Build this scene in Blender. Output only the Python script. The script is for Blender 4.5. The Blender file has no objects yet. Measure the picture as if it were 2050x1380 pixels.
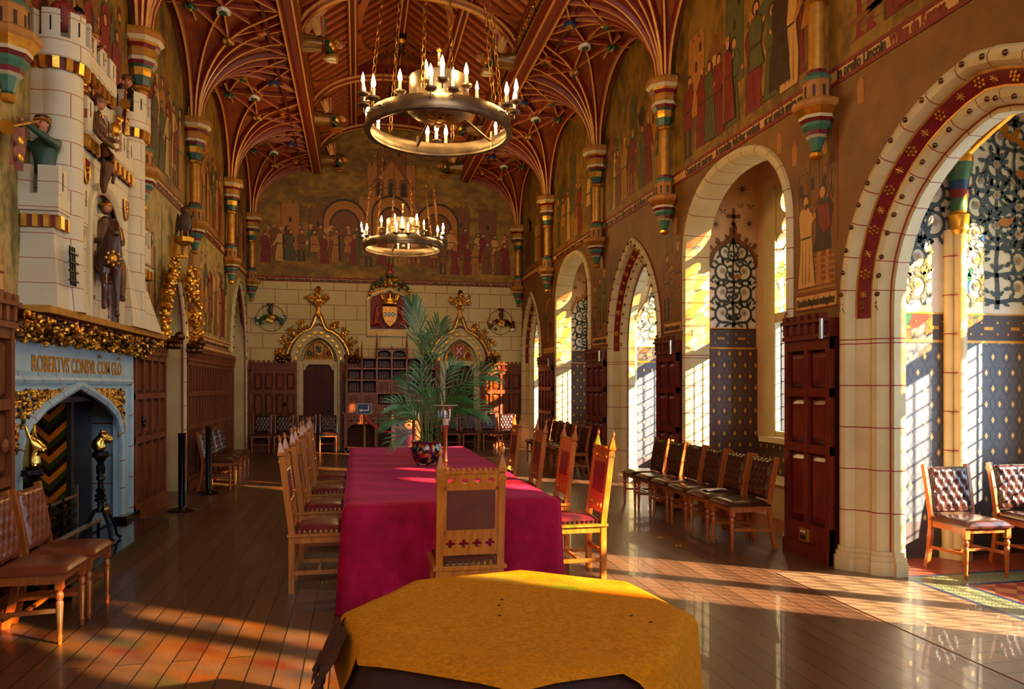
import bpy, math, random
from math import sin, cos, pi, sqrt, radians as R
from mathutils import Vector, Matrix, Quaternion
V = Vector
random.seed(7)
SC = bpy.context.scene
COL = SC.collection
# ---------------------------------------------------------------- camera
cd = bpy.data.cameras.new('camera'); cam = bpy.data.objects.new('camera', cd); COL.objects.link(cam)
cam.location = (0, 0, 1.6); cam.rotation_euler = (R(90), 0, -R(11.83))
cd.sensor_width = 36; cd.lens = 1480/2050*36; cd.shift_y = 83/2050; cd.clip_start = .05
SC.camera = cam
# ---------------------------------------------------------------- exposure
SC.view_settings.view_transform = 'Standard'; SC.view_settings.look = 'None'
SC.view_settings.exposure = 1.4; SC.view_settings.gamma = 1; SC.view_settings.use_curve_mapping = False
SC.cycles.use_denoising = True
SC.cycles.max_bounces = 8; SC.cycles.diffuse_bounces = 5; SC.cycles.glossy_bounces = 3
SC.cycles.transparent_max_bounces = 16; SC.cycles.transmission_bounces = 4
SC.cycles.sample_clamp_indirect = 6; SC.cycles.caustics_reflective = False; SC.cycles.caustics_refractive = False
# ---------------------------------------------------------------- sky and sun
W = bpy.data.worlds.new('sky'); SC.world = W; W.use_nodes = True
bg = W.node_tree.nodes['Background']; bg.inputs[0].default_value = (.62, .80, 1.0, 1); bg.inputs[1].default_value = 4.2
sd = bpy.data.lights.new('sun', 'SUN'); sun = bpy.data.objects.new('sun', sd); COL.objects.link(sun)
SUN_DIR = V((-.82, .57, -.43)); sun.rotation_euler = SUN_DIR.to_track_quat('-Z', 'Y').to_euler(); sun.location = (12, -6, 9)
sd.energy = 26; sd.angle = R(.8); sd.color = (1, .80, .52)
WARM = (1, .64, .24)
def lamp(name, loc, power, radius=.1, color=WARM, parent=None):
    l = bpy.data.lights.new(name, 'POINT'); l.energy = power; l.shadow_soft_size = radius; l.color = color
    o = bpy.data.objects.new(name, l); COL.objects.link(o); o.location = loc
    if parent: o.parent = parent
    return o
def portal(name, loc, rot, sx, sy):
    l = bpy.data.lights.new(name, 'AREA'); l.shape = 'RECTANGLE'; l.size = sx; l.size_y = sy; l.cycles.is_portal = True
    o = bpy.data.objects.new(name, l); COL.objects.link(o); o.location = loc; o.rotation_euler = rot
    return o
# ---------------------------------------------------------------- helpers
def s(r, g, b):
    f = lambda c: (c/255/12.92) if c <= 10 else ((c/255+.055)/1.055)**2.4
    return (f(r), f(g), f(b), 1)
MATS = {}
class NT:
    def __init__(self, name):
        self.m = bpy.data.materials.new(name); self.m.use_nodes = True
        self.t = self.m.node_tree; self.b = self.t.nodes['Principled BSDF']; MATS[name] = self.m
        self.co = None
    def n(self, typ, ins=None, **kw):
        x = self.t.nodes.new(typ)
        for k, v in kw.items(): setattr(x, k, v)
        for k, v in (ins or {}).items():
            if isinstance(v, bpy.types.NodeSocket): self.t.links.new(v, x.inputs[k])
            else: x.inputs[k].default_value = v
        return x
    def obj(self):
        if not self.co: self.co = self.n('ShaderNodeTexCoord')
        return self.co.outputs['Object']
    def math(self, op, a, b=0.0, c=0.0):
        return self.n('ShaderNodeMath', {0: a, 1: b, 2: c}, operation=op).outputs[0]
    def mix(self, f, a, b, mode='MIX'):
        return self.n('ShaderNodeMix', {0: f, 6: a, 7: b}, data_type='RGBA', blend_type=mode).outputs[2]
    def noise(self, scale, detail=4, vec=None, rough=.55):
        return self.n('ShaderNodeTexNoise', {'Vector': vec or self.obj(), 'Scale': scale, 'Detail': detail, 'Roughness': rough}).outputs[0]
    def ramp(self, f, stops):
        x = self.n('ShaderNodeValToRGB', {0: f}); e = x.color_ramp.elements
        while len(e) < len(stops): e.new(.5)
        for i, (p, c) in enumerate(stops): e[i].position = p; e[i].color = c
        return x.outputs[0]
    def bump(self, h, st=.3, d=.01):
        self.t.links.new(self.n('ShaderNodeBump', {'Height': h, 'Strength': st, 'Distance': d}).outputs[0], self.b.inputs['Normal'])
    def set(self, k, v):
        if isinstance(v, bpy.types.NodeSocket): self.t.links.new(v, self.b.inputs[k])
        else: self.b.inputs[k].default_value = v
    def mapv(self, sc=(1, 1, 1), rot=(0, 0, 0), loc=(0, 0, 0)):
        return self.n('ShaderNodeMapping', {'Vector': self.obj(), 'Location': loc, 'Rotation': rot, 'Scale': sc}).outputs[0]
def M(name, c1, c2=None, rough=.5, metal=0, scale=6, stretch=(1, 1, 1), bump=0, bscale=40, coat=0, sheen=0, sheentint=None, emit=0, spec=.5):
    t = NT(name)
    if c2:
        t.set('Base Color', t.ramp(t.noise(scale, 5, t.mapv(stretch)), [(.3, c1), (.7, c2)]))
    else: t.set('Base Color', c1)
    t.set('Roughness', rough); t.set('Metallic', metal); t.set('Coat Weight', coat); t.set('Specular IOR Level', spec)
    if coat: t.set('Coat Roughness', .15)
    if sheen:
        t.set('Sheen Weight', sheen); t.set('Sheen Roughness', .4)
        if sheentint: t.set('Sheen Tint', sheentint)
    if bump: t.bump(t.noise(bscale, 4), bump, .01)
    if emit: t.set('Emission Color', c1); t.set('Emission Strength', emit)
    return t.m
class MB:
    """collects shapes and links them as one mesh object"""
    def __init__(self): self.v = []; self.f = []; self.m = []; self.T = Matrix.Identity(4)
    def add(self, vs, fs, mat):
        o = len(self.v); T = self.T
        self.v += [T @ V(p) for p in vs]
        for i, f in enumerate(fs):
            self.f.append([o+k for k in f]); self.m.append(mat[i] if isinstance(mat, list) else mat)
        return self
    def box(self, a, b, mat, T=None):
        x0, y0, z0 = a; x1, y1, z1 = b
        vs = [V(p) for p in ((x0,y0,z0),(x1,y0,z0),(x1,y1,z0),(x0,y1,z0),(x0,y0,z1),(x1,y0,z1),(x1,y1,z1),(x0,y1,z1))]
        if T: vs = [T @ p for p in vs]
        return self.add(vs, [(0,3,2,1),(4,5,6,7),(0,1,5,4),(1,2,6,5),(2,3,7,6),(3,0,4,7)], mat)
    def bar(self, p, q, w, h, mat, up=V((0,0,1)), w2=None, h2=None):
        p, q = V(p), V(q); d = (q-p).normalized(); sd = d.cross(up)
        if sd.length < 1e-4: sd = d.cross(V((1,0,0)))
        sd.normalize(); u = sd.cross(d); vs = []
        for c, a, b in ((p, w, h), (q, w2 or w, h2 or h)):
            for i, j in ((-1,-1),(1,-1),(1,1),(-1,1)): vs.append(c+sd*(i*a/2)+u*(j*b/2))
        return self.add(vs, [(3,2,1,0),(4,5,6,7),(0,1,5,4),(1,2,6,5),(2,3,7,6),(3,0,4,7)], mat)
    def lathe(self, prof, mat, o=(0,0,0), n=16, T=None, cap=True, ph=0, sx=1, sy=1):
        o = V(o); vs = []; fs = []; ms = []
        for r, z in prof:
            for k in range(n):
                a = 2*pi*k/n+ph; p = V((r*cos(a)*sx, r*sin(a)*sy, z)); vs.append((T @ p if T else p)+o)
        for i in range(len(prof)-1):
            for k in range(n):
                fs.append((i*n+k, i*n+(k+1) % n, (i+1)*n+(k+1) % n, (i+1)*n+k)); ms.append(mat[i] if isinstance(mat, list) else mat)
        if cap:
            fs.append(tuple(range(n))[::-1]); ms.append(ms[0]); fs.append(tuple((len(prof)-1)*n+k for k in range(n))); ms.append(ms[-1])
        return self.add(vs, fs, ms)
    def tube(self, pts, r, mat, n=6, closed=False):
        pts = [V(p) for p in pts]; N = len(pts); vs = []; fs = []; up = None
        for i, p in enumerate(pts):
            a = pts[(i-1) % N] if (closed or i) else p; b = pts[(i+1) % N] if (closed or i < N-1) else p
            d = (b-a).normalized()
            if up is None: up = d.orthogonal().normalized()
            up = (up-d*up.dot(d)).normalized(); sd = d.cross(up); rr = r[i] if isinstance(r, (list, tuple)) else r
            for k in range(n):
                an = 2*pi*k/n; vs.append(p+(up*cos(an)+sd*sin(an))*rr)
        for i in range(N if closed else N-1):
            j = (i+1) % N
            for k in range(n): fs.append((i*n+k, i*n+(k+1) % n, j*n+(k+1) % n, j*n+k))
        if not closed: fs += [tuple(range(n))[::-1], tuple((N-1)*n+k for k in range(n))]
        return self.add(vs, fs, mat)
    def ell(self, c, r, mat, n=10, m=7, T=None):
        c = V(c); rx, ry, rz = (r, r, r) if isinstance(r, (int, float)) else r; vs = []; fs = []
        for i in range(1, m):
            t = pi*i/m
            for k in range(n):
                a = 2*pi*k/n; p = V((rx*sin(t)*cos(a), ry*sin(t)*sin(a), rz*cos(t))); vs.append(c+(T @ p if T else p))
        p = V((0, 0, rz)); vs.append(c+(T @ p if T else p)); vs.append(c-(T @ p if T else p)); a, b = len(vs)-2, len(vs)-1
        for i in range(m-2):
            for k in range(n): fs.append((i*n+k, (i+1)*n+k, (i+1)*n+(k+1) % n, i*n+(k+1) % n))
        for k in range(n): fs.append((a, k, (k+1) % n)); fs.append((b, (m-2)*n+(k+1) % n, (m-2)*n+k))
        return self.add(vs, fs, mat)
    def grid(self, fn, nu, nv, mat, wrap=False):
        vs = [fn(i/nu, j/nv) for j in range(nv+1) for i in range(nu+(0 if wrap else 1))]; w = nu+(0 if wrap else 1); fs = []
        for j in range(nv):
            for i in range(nu): k = (i+1) % w; fs.append((j*w+i, j*w+k, (j+1)*w+k, (j+1)*w+i))
        return self.add(vs, fs, mat)
    def poly(self, pts, mat): return self.add(pts, [tuple(range(len(pts)))], mat)
    def prism(self, pts, ext, mat, side=None):
        n = len(pts); e = V(ext); pts = [V(p) for p in pts]
        return self.add(pts+[p+e for p in pts], [tuple(range(n))[::-1], tuple(range(n, 2*n))]+[(i, (i+1) % n, n+(i+1) % n, n+i) for i in range(n)], [mat, mat]+[side or mat]*n)
    def sweep(self, path, up, prof, mats, joint=0, jmat=None, jset=(), extra=()):
        """sweep profile (inward offset, outward depth) along a path lying in a plane with normal up"""
        path = [V(p) for p in path]; up = V(up); cum = [0]
        for a, b in zip(path, path[1:]): cum.append(cum[-1]+(b-a).length)
        L = cum[-1]; cuts = []
        if joint:
            k = joint*.6
            while k < L-.02: cuts.append(k); k += joint
        cuts += list(extra); ts = [(c, 0) for c in cum]; jw = .005
        for c in cuts: ts += [(c-jw, 1), (c+jw, 1)]
        ts.sort(); seg = 0; vs = []; P = len(prof); rows = []; rt = []
        nrm = [((b-a).normalized()).cross(up) for a, b in zip(path, path[1:])]
        for t, k in ts:
            t = min(max(t, 0), L)
            if k == 0:
                i = cum.index(t); n1 = nrm[max(i-1, 0)]; n2 = nrm[min(i, len(nrm)-1)]; p = path[i]; d = 1+n1.dot(n2); nn = (n1+n2)/max(d, .35)
            else:
                i = 0
                while i < len(nrm)-1 and cum[i+1] < t: i += 1
                f = (t-cum[i])/max(cum[i+1]-cum[i], 1e-9); p = path[i].lerp(path[i+1], f)
                def vn(j):
                    a = nrm[max(j-1, 0)]; b = nrm[min(j, len(nrm)-1)]; return (a+b)/max(1+a.dot(b), .35)
                nn = vn(i).lerp(vn(i+1), f)
            for q, dd in prof: vs.append(p+nn*q+up*dd)
            rt.append(t)
        fs = []; ms = []
        for i in range(len(rt)-1):
            mid = (rt[i]+rt[i+1])/2; isj = any(abs(mid-c) < jw for c in cuts)
            for j in range(P-1):
                fs.append((i*P+j, i*P+j+1, (i+1)*P+j+1, (i+1)*P+j)); m = mats[j] if isinstance(mats, list) else mats
                ms.append(jmat if (isj and (not jset or m in jset)) else m)
        return self.add(vs, fs, ms)
    def build(self, name, parent=None, world=False, smooth=True, ang=40, **props):
        me = bpy.data.meshes.new(name); off = V((0,0,0))
        if world and parent is not None:
            p = parent
            while p is not None: off += p.location; p = p.parent
        me.from_pydata([tuple(v-off) for v in self.v], [], self.f)
        slots = []
        for m in self.m:
            if m not in slots: slots.append(m)
        for m in slots: me.materials.append(MATS[m])
        me.polygons.foreach_set('material_index', [slots.index(m) for m in self.m])
        if smooth:
            me.polygons.foreach_set('use_smooth', [True]*len(me.polygons))
            try: me.set_sharp_from_angle(angle=R(ang))
            except Exception: pass
        me.update()
        o = bpy.data.objects.new(name, me); COL.objects.link(o)
        if parent is not None: o.parent = parent
        for k, v in props.items(): o[k] = v
        return o
def thing(name, label, cat, loc=(0,0,0), rz=0, group=None, kind=None):
    o = bpy.data.objects.new(name, None); COL.objects.link(o); o.location = loc; o.rotation_euler = (0, 0, rz)
    o.empty_display_size = .1; return tag(o, label, cat, group, kind)
def tag(o, label, cat, group=None, kind=None):
    o['label'] = label; o['category'] = cat
    if group: o['group'] = group
    if kind: o['kind'] = kind
    return o
def dup(root, loc, rz, label, group=None):
    def cp(o, par):
        c = o.copy(); COL.objects.link(c)
        if par is not None: c.parent = par
        for ch in list(o.children): cp(ch, c)
        return c
    r = cp(root, None); r.location = loc; r.rotation_euler = (0, 0, rz); r['label'] = label
    if group: r['group'] = group
    return r
def plate(name, outlines, T, depth, mat, parent=None, bevel=0):
    """flat board with holes: outlines in 2-D, first the edge then holes; T maps (x,y,0) to place"""
    cu = bpy.data.curves.new(name, 'CURVE'); cu.dimensions = '2D'; cu.fill_mode = 'BOTH'; cu.extrude = depth/2; cu.bevel_depth = bevel
    for ol in outlines:
        sp = cu.splines.new('POLY'); sp.points.add(len(ol)-1); sp.use_cyclic_u = True
        for i, (x, y) in enumerate(ol): sp.points[i].co = (x, y, 0, 1)
    t = bpy.data.objects.new('tmp', cu); COL.objects.link(t); me = bpy.data.meshes.new_from_object(t)
    bpy.data.objects.remove(t); me.transform(T); me.materials.clear(); me.materials.append(MATS[mat]); me.name = name
    o = bpy.data.objects.new(name, me); COL.objects.link(o)
    if parent is not None: o.parent = parent
    return o
def text(name, body, T, size, mat, parent=None, depth=.004, xs=1.0, space=1.0, width=None, align='CENTER', bold=.0):
    cu = bpy.data.curves.new(name, 'FONT'); cu.body = body; cu.size = size; cu.extrude = depth; cu.align_x = align; cu.space_character = space; cu.offset = bold
    cu.resolution_u = 3
    t = bpy.data.objects.new('tmp', cu); COL.objects.link(t); me = bpy.data.meshes.new_from_object(t); bpy.data.objects.remove(t)
    xsv = [v.co.x for v in me.vertices]; w = max(xsv)-min(xsv)
    k = width/w if width else xs
    me.transform(T @ Matrix.Diagonal((k, 1, 1, 1))); me.materials.clear(); me.materials.append(MATS[mat]); me.name = name
    o = bpy.data.objects.new(name, me); COL.objects.link(o)
    if parent is not None: o.parent = parent
    return o
def frame(o, ex, ey):
    ex, ey = V(ex).normalized(), V(ey).normalized(); ez = ex.cross(ey)
    return Matrix(((ex.x, ey.x, ez.x, o[0]), (ex.y, ey.y, ez.y, o[1]), (ex.z, ey.z, ez.z, o[2]), (0, 0, 0, 1)))
def skin(name, chains, mat, parent, sub=2, smooth=True):
    """one continuous surface grown on a skeleton: chains = lists of (co, radius); a co shared by chains joins them"""
    vs = []; rs = []; es = []; idx = {}
    for ch in chains:
        last = None
        for co, r in ch:
            key = tuple(round(c, 4) for c in co)
            if key not in idx: idx[key] = len(vs); vs.append(V(co)); rs.append(r)
            k = idx[key]
            if last is not None and last != k: es.append((last, k))
            last = k
    me = bpy.data.meshes.new(name); me.from_pydata(vs, es, []); o = bpy.data.objects.new(name, me); COL.objects.link(o)
    if parent is not None: o.parent = parent
    md = o.modifiers.new('skin', 'SKIN'); md.use_smooth_shade = True
    for i, r in enumerate(rs):
        sv = me.skin_vertices[0].data[i]; sv.radius = (r, r) if isinstance(r, (int, float)) else r
    me.skin_vertices[0].data[0].use_root = True
    if sub: sm = o.modifiers.new('sub', 'SUBSURF'); sm.levels = sub; sm.render_levels = sub
    me.materials.append(MATS[mat])
    dg = bpy.context.evaluated_depsgraph_get(); m2 = bpy.data.meshes.new_from_object(o.evaluated_get(dg))
    o.modifiers.clear(); m2.name = name; o.data = m2
    if not m2.materials: m2.materials.append(MATS[mat])
    return o
# ---------------------------------------------------------------- materials
M('cream', s(188,172,128), s(206,192,150), .55, scale=3, bump=.05)
M('joint_red', s(130,38,24), rough=.6)
M('maroon', s(95,12,22), s(120,20,30), .45, scale=20)
M('gold', s(205,140,40), s(235,180,70), .32, metal=.9, scale=12, bump=.2, bscale=60)
M('gold_paint', s(205,150,55), s(170,110,35), .4, metal=.45, scale=10)
M('bronze', s(70,40,22), s(110,70,35), .35, metal=.8, scale=14, bump=.3)
M('dark_wood', s(62,24,12), s(98,42,20), .42, scale=4, stretch=(6,6,.7), spec=.15)
M('panel_wood', s(88,40,15), s(134,70,28), .5, scale=4, stretch=(8,8,.8), coat=.08, spec=.35)
M('pier_wood', s(78,22,16), s(110,34,26), .3, scale=4, stretch=(8,8,.8), coat=.3)
M('oak', s(158,86,24), s(204,126,44), .32, scale=4, stretch=(9,9,.8), coat=.4)
M('chair_wood', s(140,72,26), s(176,98,42), .3, scale=5, stretch=(8,8,1), coat=.4)
M('leather', s(48,20,14), s(66,28,19), .25, scale=9, bump=.12, bscale=140, coat=.25)
M('leather_tan', s(105,48,28), s(130,62,36), .28, scale=9, bump=.12, bscale=140, coat=.25)
M('leather_purple', s(104,20,38), s(124,30,48), .35, scale=9, bump=.1, bscale=150, coat=.15)
M('iron', s(18,18,20), s(34,34,38), .35, metal=.7, scale=12, bump=.2)
M('ring_metal', s(105,90,72), s(160,140,115), .38, metal=.85, scale=6, bump=.1)
M('black_gloss', s(8,8,10), rough=.12, coat=.6)
M('hearth_black', s(14,14,16), s(24,24,26), .1, scale=6, coat=.6)
M('soot', s(10,9,9), s(20,18,18), .8, scale=5)
M('firebox_panel', s(58,64,74), s(78,86,96), .4, scale=3, metal=.3)
M('brass', s(215,185,95), s(190,150,70), .18, metal=1, scale=10)
M('wax', s(235,225,200), rough=.5)
M('flame', (1,.62,.22,1), rough=.5, emit=60)
M('bulb_dim', (1,.72,.4,1), rough=.3, emit=6)
M('soil', s(30,20,14), s(50,36,26), .9, scale=30, bump=.6)
M('palm_green', s(22,78,32), s(60,134,66), .4, scale=5)
M('palm_stem', s(60,92,40), s(120,130,60), .5, scale=8, stretch=(4,4,1))
M('blue_stone', s(150,180,196), s(172,198,210), .5, scale=4, bump=.05)
M('flesh', s(176,104,72), s(190,118,84), .5, scale=8)
M('green_cloth', s(28,58,44), s(46,82,60), .5, scale=20)
M('red_paint', s(140,24,20), s(165,36,26), .42, scale=12)
M('green_paint', s(22,62,48), s(40,84,62), .42, scale=12)
M('black_paint', s(18,14,14), s(34,24,22), .4, scale=12)
M('white_paint', s(232,228,215), rough=.5)
M('blue_paint', s(16,62,120), rough=.4)
M('rope_red', s(200,16,20), s(220,30,30), .6, scale=60, bump=.3, bscale=200)
M('horse_brown', s(58,26,18), s(80,38,26), .35, scale=8, coat=.3)
M('armour', s(120,84,48), s(80,52,34), .35, metal=.6, scale=40, bump=.4, bscale=120)
M('eagle_brown', s(52,32,22), s(96,62,38), .45, scale=60, bump=.8, bscale=90)
M('rib_red', s(104,24,12), s(130,36,16), .5, scale=12)
M('rib_cream', s(206,142,58), s(226,164,74), .45, scale=12)
M('rafter', s(150,70,28), s(180,92,40), .5, scale=6, stretch=(.8,6,6))
M('roof_board', s(70,14,8), s(100,26,12), .6, scale=6, stretch=(1,8,1))
M('beam_red', s(134,38,14), s(112,48,22), .45, scale=5, stretch=(6,1,6))
M('mural_dark', s(44,26,12), s(66,40,18), .6, scale=12)
M('mural_brown', s(110,64,22), s(132,80,30), .6, scale=12)
M('mural_ochre', s(176,116,46), s(160,100,36), .6, scale=10)
M('mural_cream', s(206,158,88), s(190,140,72), .6, scale=10)
M('mural_red', s(132,34,20), s(108,26,16), .6, scale=10)
M('mural_green', s(74,72,34), s(92,86,42), .6, scale=10)
M('mural_flesh', s(196,130,76), rough=.6)
M('leaf_dark', s(34,42,46), s(48,58,58), .6, scale=10)
M('leaf_blue', s(48,66,88), s(64,84,100), .6, scale=10)
M('flower_grey', s(140,140,146), s(166,160,160), .6, scale=10)
M('tree_white', s(208,204,196), s(222,218,208), .6, scale=4)
M('alcove_pink', s(196,158,122), s(208,172,136), .6, scale=3)
M('brown_line', s(110,66,36), rough=.6)
M('tile_red', s(120,48,34), s(150,74,48), .3, scale=9)
M('tile_blue', s(28,40,62), s(38,52,78), .3, scale=9)
M('socket_brass', s(200,150,60), rough=.3, metal=.8)
M('paper', s(225,225,225), rough=.6)
M('dark_void', s(6,5,5), rough=.9)
M('green_band', s(50,96,74), s(66,112,84), .45, scale=12)
M('silver', s(190,186,176), rough=.25, metal=.9)
M('lead', s(40,42,46), rough=.5, metal=.5)
# velvet
t = NT('velvet'); n = t.noise(3.0, 8, t.mapv((1,1.6,.7)), .75)
t.set('Base Color', t.ramp(n, [(.3, s(118,0,34)), (.5, s(160,0,54)), (.7, s(190,14,86))])); t.set('Roughness', .75)
t.set('Sheen Weight', .3); t.set('Sheen Roughness', .3); t.set('Specular IOR Level', .2); t.set('Sheen Tint', s(255,90,170)); t.bump(t.noise(26, 5), .12, .01)
# orange felt
t = NT('felt'); n = t.noise(60, 6, None, .75); n2 = t.noise(5, 3)
t.set('Base Color', t.mix(n2, t.ramp(n, [(.36, s(150,70,0)), (.6, s(236,146,6))]), s(206,116,2))); t.set('Specular IOR Level', .1); t.set('Roughness', .95)
t.set('Sheen Weight', .4); t.set('Sheen Tint', s(255,190,60)); t.bump(t.noise(90, 6, None, .8), .8, .012)
M('felt_under', s(86,26,14), s(110,40,16), .9, scale=30, bump=.4)
# ashlar blocks painted with red joints: bricks in a chosen plane
def ashlar(name, c, axis, bw, bh, mort, jc, ms=.008):
    t = NT(name); sp = t.n('ShaderNodeSeparateXYZ', {0: t.obj()}); a = sp.outputs[axis]
    vec = t.n('ShaderNodeCombineXYZ', {0: a, 1: sp.outputs[2]}).outputs[0]
    b = t.n('ShaderNodeTexBrick', {'Vector': vec, 'Color1': c, 'Color2': c, 'Mortar': jc, 'Scale': 1.0, 'Mortar Size': ms, 'Mortar Smooth': .1, 'Brick Width': bw, 'Row Height': bh})
    var = t.noise(2.5, 4)
    t.set('Base Color', t.mix(t.math('MULTIPLY', var, .35), b.outputs[0], s(190,160,110), 'MULTIPLY')); t.set('Roughness', .55); t.bump(t.noise(30, 4), .06, .01)
ashlar('ashlar_end', s(212,194,138), 0, .56, .36, 1, s(150,80,40))
ashlar('ashlar_castle', s(212,202,172), 1, .34, .2, 1, s(150,84,52), .0035)
ashlar('ashlar_side', s(208,194,158), 1, .6, .3, 1, s(140,56,36))
# faded wall painting ground
def fresco(name, stops, sc, st):
    t = NT(name); n = t.noise(sc, 8, t.mapv(st), .65); n2 = t.noise(sc*4, 5, t.mapv(st), .6)
    v = t.math('ADD', t.math('MULTIPLY', n, .75), t.math('MULTIPLY', n2, .25))
    t.set('Base Color', t.ramp(v, stops)); t.set('Roughness', .6); t.bump(n2, .05, .01)
fresco('fresco_upper', [(.3, s(58,40,10)), (.45, s(110,78,20)), (.55, s(148,106,28)), (.7, s(92,70,24))], 1.6, (1, 1, .6))
fresco('fresco_end', [(.3, s(76,54,10)), (.5, s(132,96,20)), (.62, s(170,128,36)), (.8, s(96,72,18))], 1.2, (1, 1, 1.6))
fresco('fresco_lower', [(.3, s(88,54,14)), (.5, s(120,76,22)), (.7, s(138,90,28))], .9, (1, 1, 1))
fresco('fresco_left', [(.28, s(60,56,26)), (.42, s(120,104,50)), (.52, s(176,150,84)), (.62, s(150,100,48)), (.75, s(86,74,34))], 2.2, (1, 1.4, .7))
fresco('vault_web', [(.3, s(92,36,12)), (.5, s(132,58,18)), (.7, s(156,80,26))], 2.5, (1, 1, 1))
# wallpapers: small gilt drops on a half-drop grid with a faint ogee net
def paper(name, ground, net, gold, axis):
    t = NT(name); sp = t.n('ShaderNodeSeparateXYZ', {0: t.obj()}); a = sp.outputs[axis]; z = sp.outputs[2]
    cw, ch = .15, .15
    u = t.math('DIVIDE', a, cw); v = t.math('DIVIDE', z, ch)
    row = t.math('FLOOR', v); sh = t.math('MULTIPLY', t.math('MODULO', t.math('ABSOLUTE', row), 2.0), .5)
    fu = t.math('SUBTRACT', t.math('FRACT', t.math('ADD', u, sh)), .5); fv = t.math('SUBTRACT', t.math('FRACT', v), .5)
    au = t.math('MULTIPLY', t.math('ABSOLUTE', fu), 7.5); av = t.math('MULTIPLY', t.math('ABSOLUTE', t.math('ADD', fv, .0)), 4.6)
    drop = t.math('LESS_THAN', t.math('ADD', au, av), 1.0)
    w = t.math('MULTIPLY', t.math('SINE', t.math('MULTIPLY', v, pi)), .22)
    f2 = t.math('ABSOLUTE', t.math('SUBTRACT', t.math('FRACT', t.math('ADD', u, w)), .5)); f3 = t.math('ABSOLUTE', t.math('SUBTRACT', t.math('FRACT', t.math('SUBTRACT', u, w)), .5))
    ln = t.math('LESS_THAN', t.math('MINIMUM', f2, f3), .05)
    rr = t.math('SQRT', t.math('ADD', t.math('POWER', fu, 2.0), t.math('POWER', t.math('ABSOLUTE', fv), 2.0)))
    rg = t.math('LESS_THAN', t.math('ABSOLUTE', t.math('SUBTRACT', rr, .34)), .025)
    f = t.math('MULTIPLY', t.math('MAXIMUM', ln, rg), .8)
    t.set('Base Color', t.mix(drop, t.mix(f, ground, net), gold)); t.set('Roughness', .42); t.set('Metallic', t.math('MULTIPLY', drop, .3))
paper('paper_blue', s(80,82,94), s(56,58,72), s(226,190,110), 0)
paper('paper_brown', s(84,58,50), s(56,38,38), s(214,158,62), 0)
paper('paper_brown_side', s(84,58,50), s(56,38,38), s(214,158,62), 1)
paper('paper_blue_side', s(64,64,76), s(42,44,58), s(226,190,110), 1)
# oak floor: boards run the length of the hall, with dark seams
def boards(name, rot, lc):
    t = NT(name); vec = t.mapv((1,1,1), (0,0,rot))
    b = t.n('ShaderNodeTexBrick', {'Vector': vec, 'Color1': (0,0,0,1), 'Color2': (1,1,1,1), 'Mortar': (.5,.5,.5,1), 'Scale': 1.0, 'Mortar Size': .0045, 'Mortar Smooth': .2, 'Bias': 0, 'Brick Width': 2.3, 'Row Height': .15}, offset=.37)
    grain = t.noise(6, 6, t.n('ShaderNodeMapping', {'Vector': vec, 'Scale': (1.5, 22, 1)}).outputs[0], .65); big = t.noise(1.1, 4)
    c = t.mix(b.outputs[0], lc[0], lc[1]); c = t.mix(t.math('MULTIPLY', grain, .75), c, lc[2]); c = t.mix(t.math('MULTIPLY', big, .5), c, lc[3])
    t.set('Base Color', t.mix(b.outputs[1], c, s(18,10,6)))
    t.set('Roughness', t.math('ADD', .2, t.math('MULTIPLY', grain, .3))); t.set('Coat Weight', .15)
    t.bump(t.math('ADD', t.math('MULTIPLY', b.outputs[1], -1.0), t.math('MULTIPLY', grain, .3)), .35, .006)
boards('floor_boards', R(90), (s(84,50,30), s(118,76,48), s(50,28,17), s(96,64,42)))
boards('floor_cross', 0, (s(122,92,66), s(146,112,82), s(84,58,40), s(124,94,68)))
# green encaustic border tile with dark spots
t = NT('tile_green'); vo = t.n('ShaderNodeTexVoronoi', {'Vector': t.obj(), 'Scale': 34.0, 'Randomness': .25})
t.set('Base Color', t.ramp(vo.outputs[0], [(.28, s(36,38,30)), (.42, s(128,130,92))])); t.set('Roughness', .3)
t = NT('tile_field'); ck = t.n('ShaderNodeTexChecker', {'Vector': t.mapv((1,1,1),(0,0,R(45))), 'Color1': s(126,44,34), 'Color2': s(166,104,54), 'Scale': 7.0})
t.set('Base Color', ck.outputs[0]); t.set('Roughness', .3)
# chevron fireback tiles (plane Y-Z at the back and X-Z at the cheek)
def chevron(name, axis):
    t = NT(name); sp = t.n('ShaderNodeSeparateXYZ', {0: t.obj()}); a = t.math('DIVIDE', sp.outputs[axis], .30)
    tri = t.math('MULTIPLY', t.math('ABSOLUTE', t.math('SUBTRACT', t.math('FRACT', a), .5)), .30)
    v = t.math('FRACT', t.math('DIVIDE', t.math('ADD', sp.outputs[2], tri), .2))
    x = t.n('ShaderNodeValToRGB', {0: v}); x.color_ramp.interpolation = 'CONSTANT'; e = x.color_ramp.elements
    e[0].position = 0; e[0].color = s(214,112,18); e[1].position = .34; e[1].color = s(44,16,12); k = e.new(.66); k.color = s(58,60,16)
    t.set('Base Color', x.outputs[0]); t.set('Roughness', .25)
chevron('chevron_tile', 0)
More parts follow.
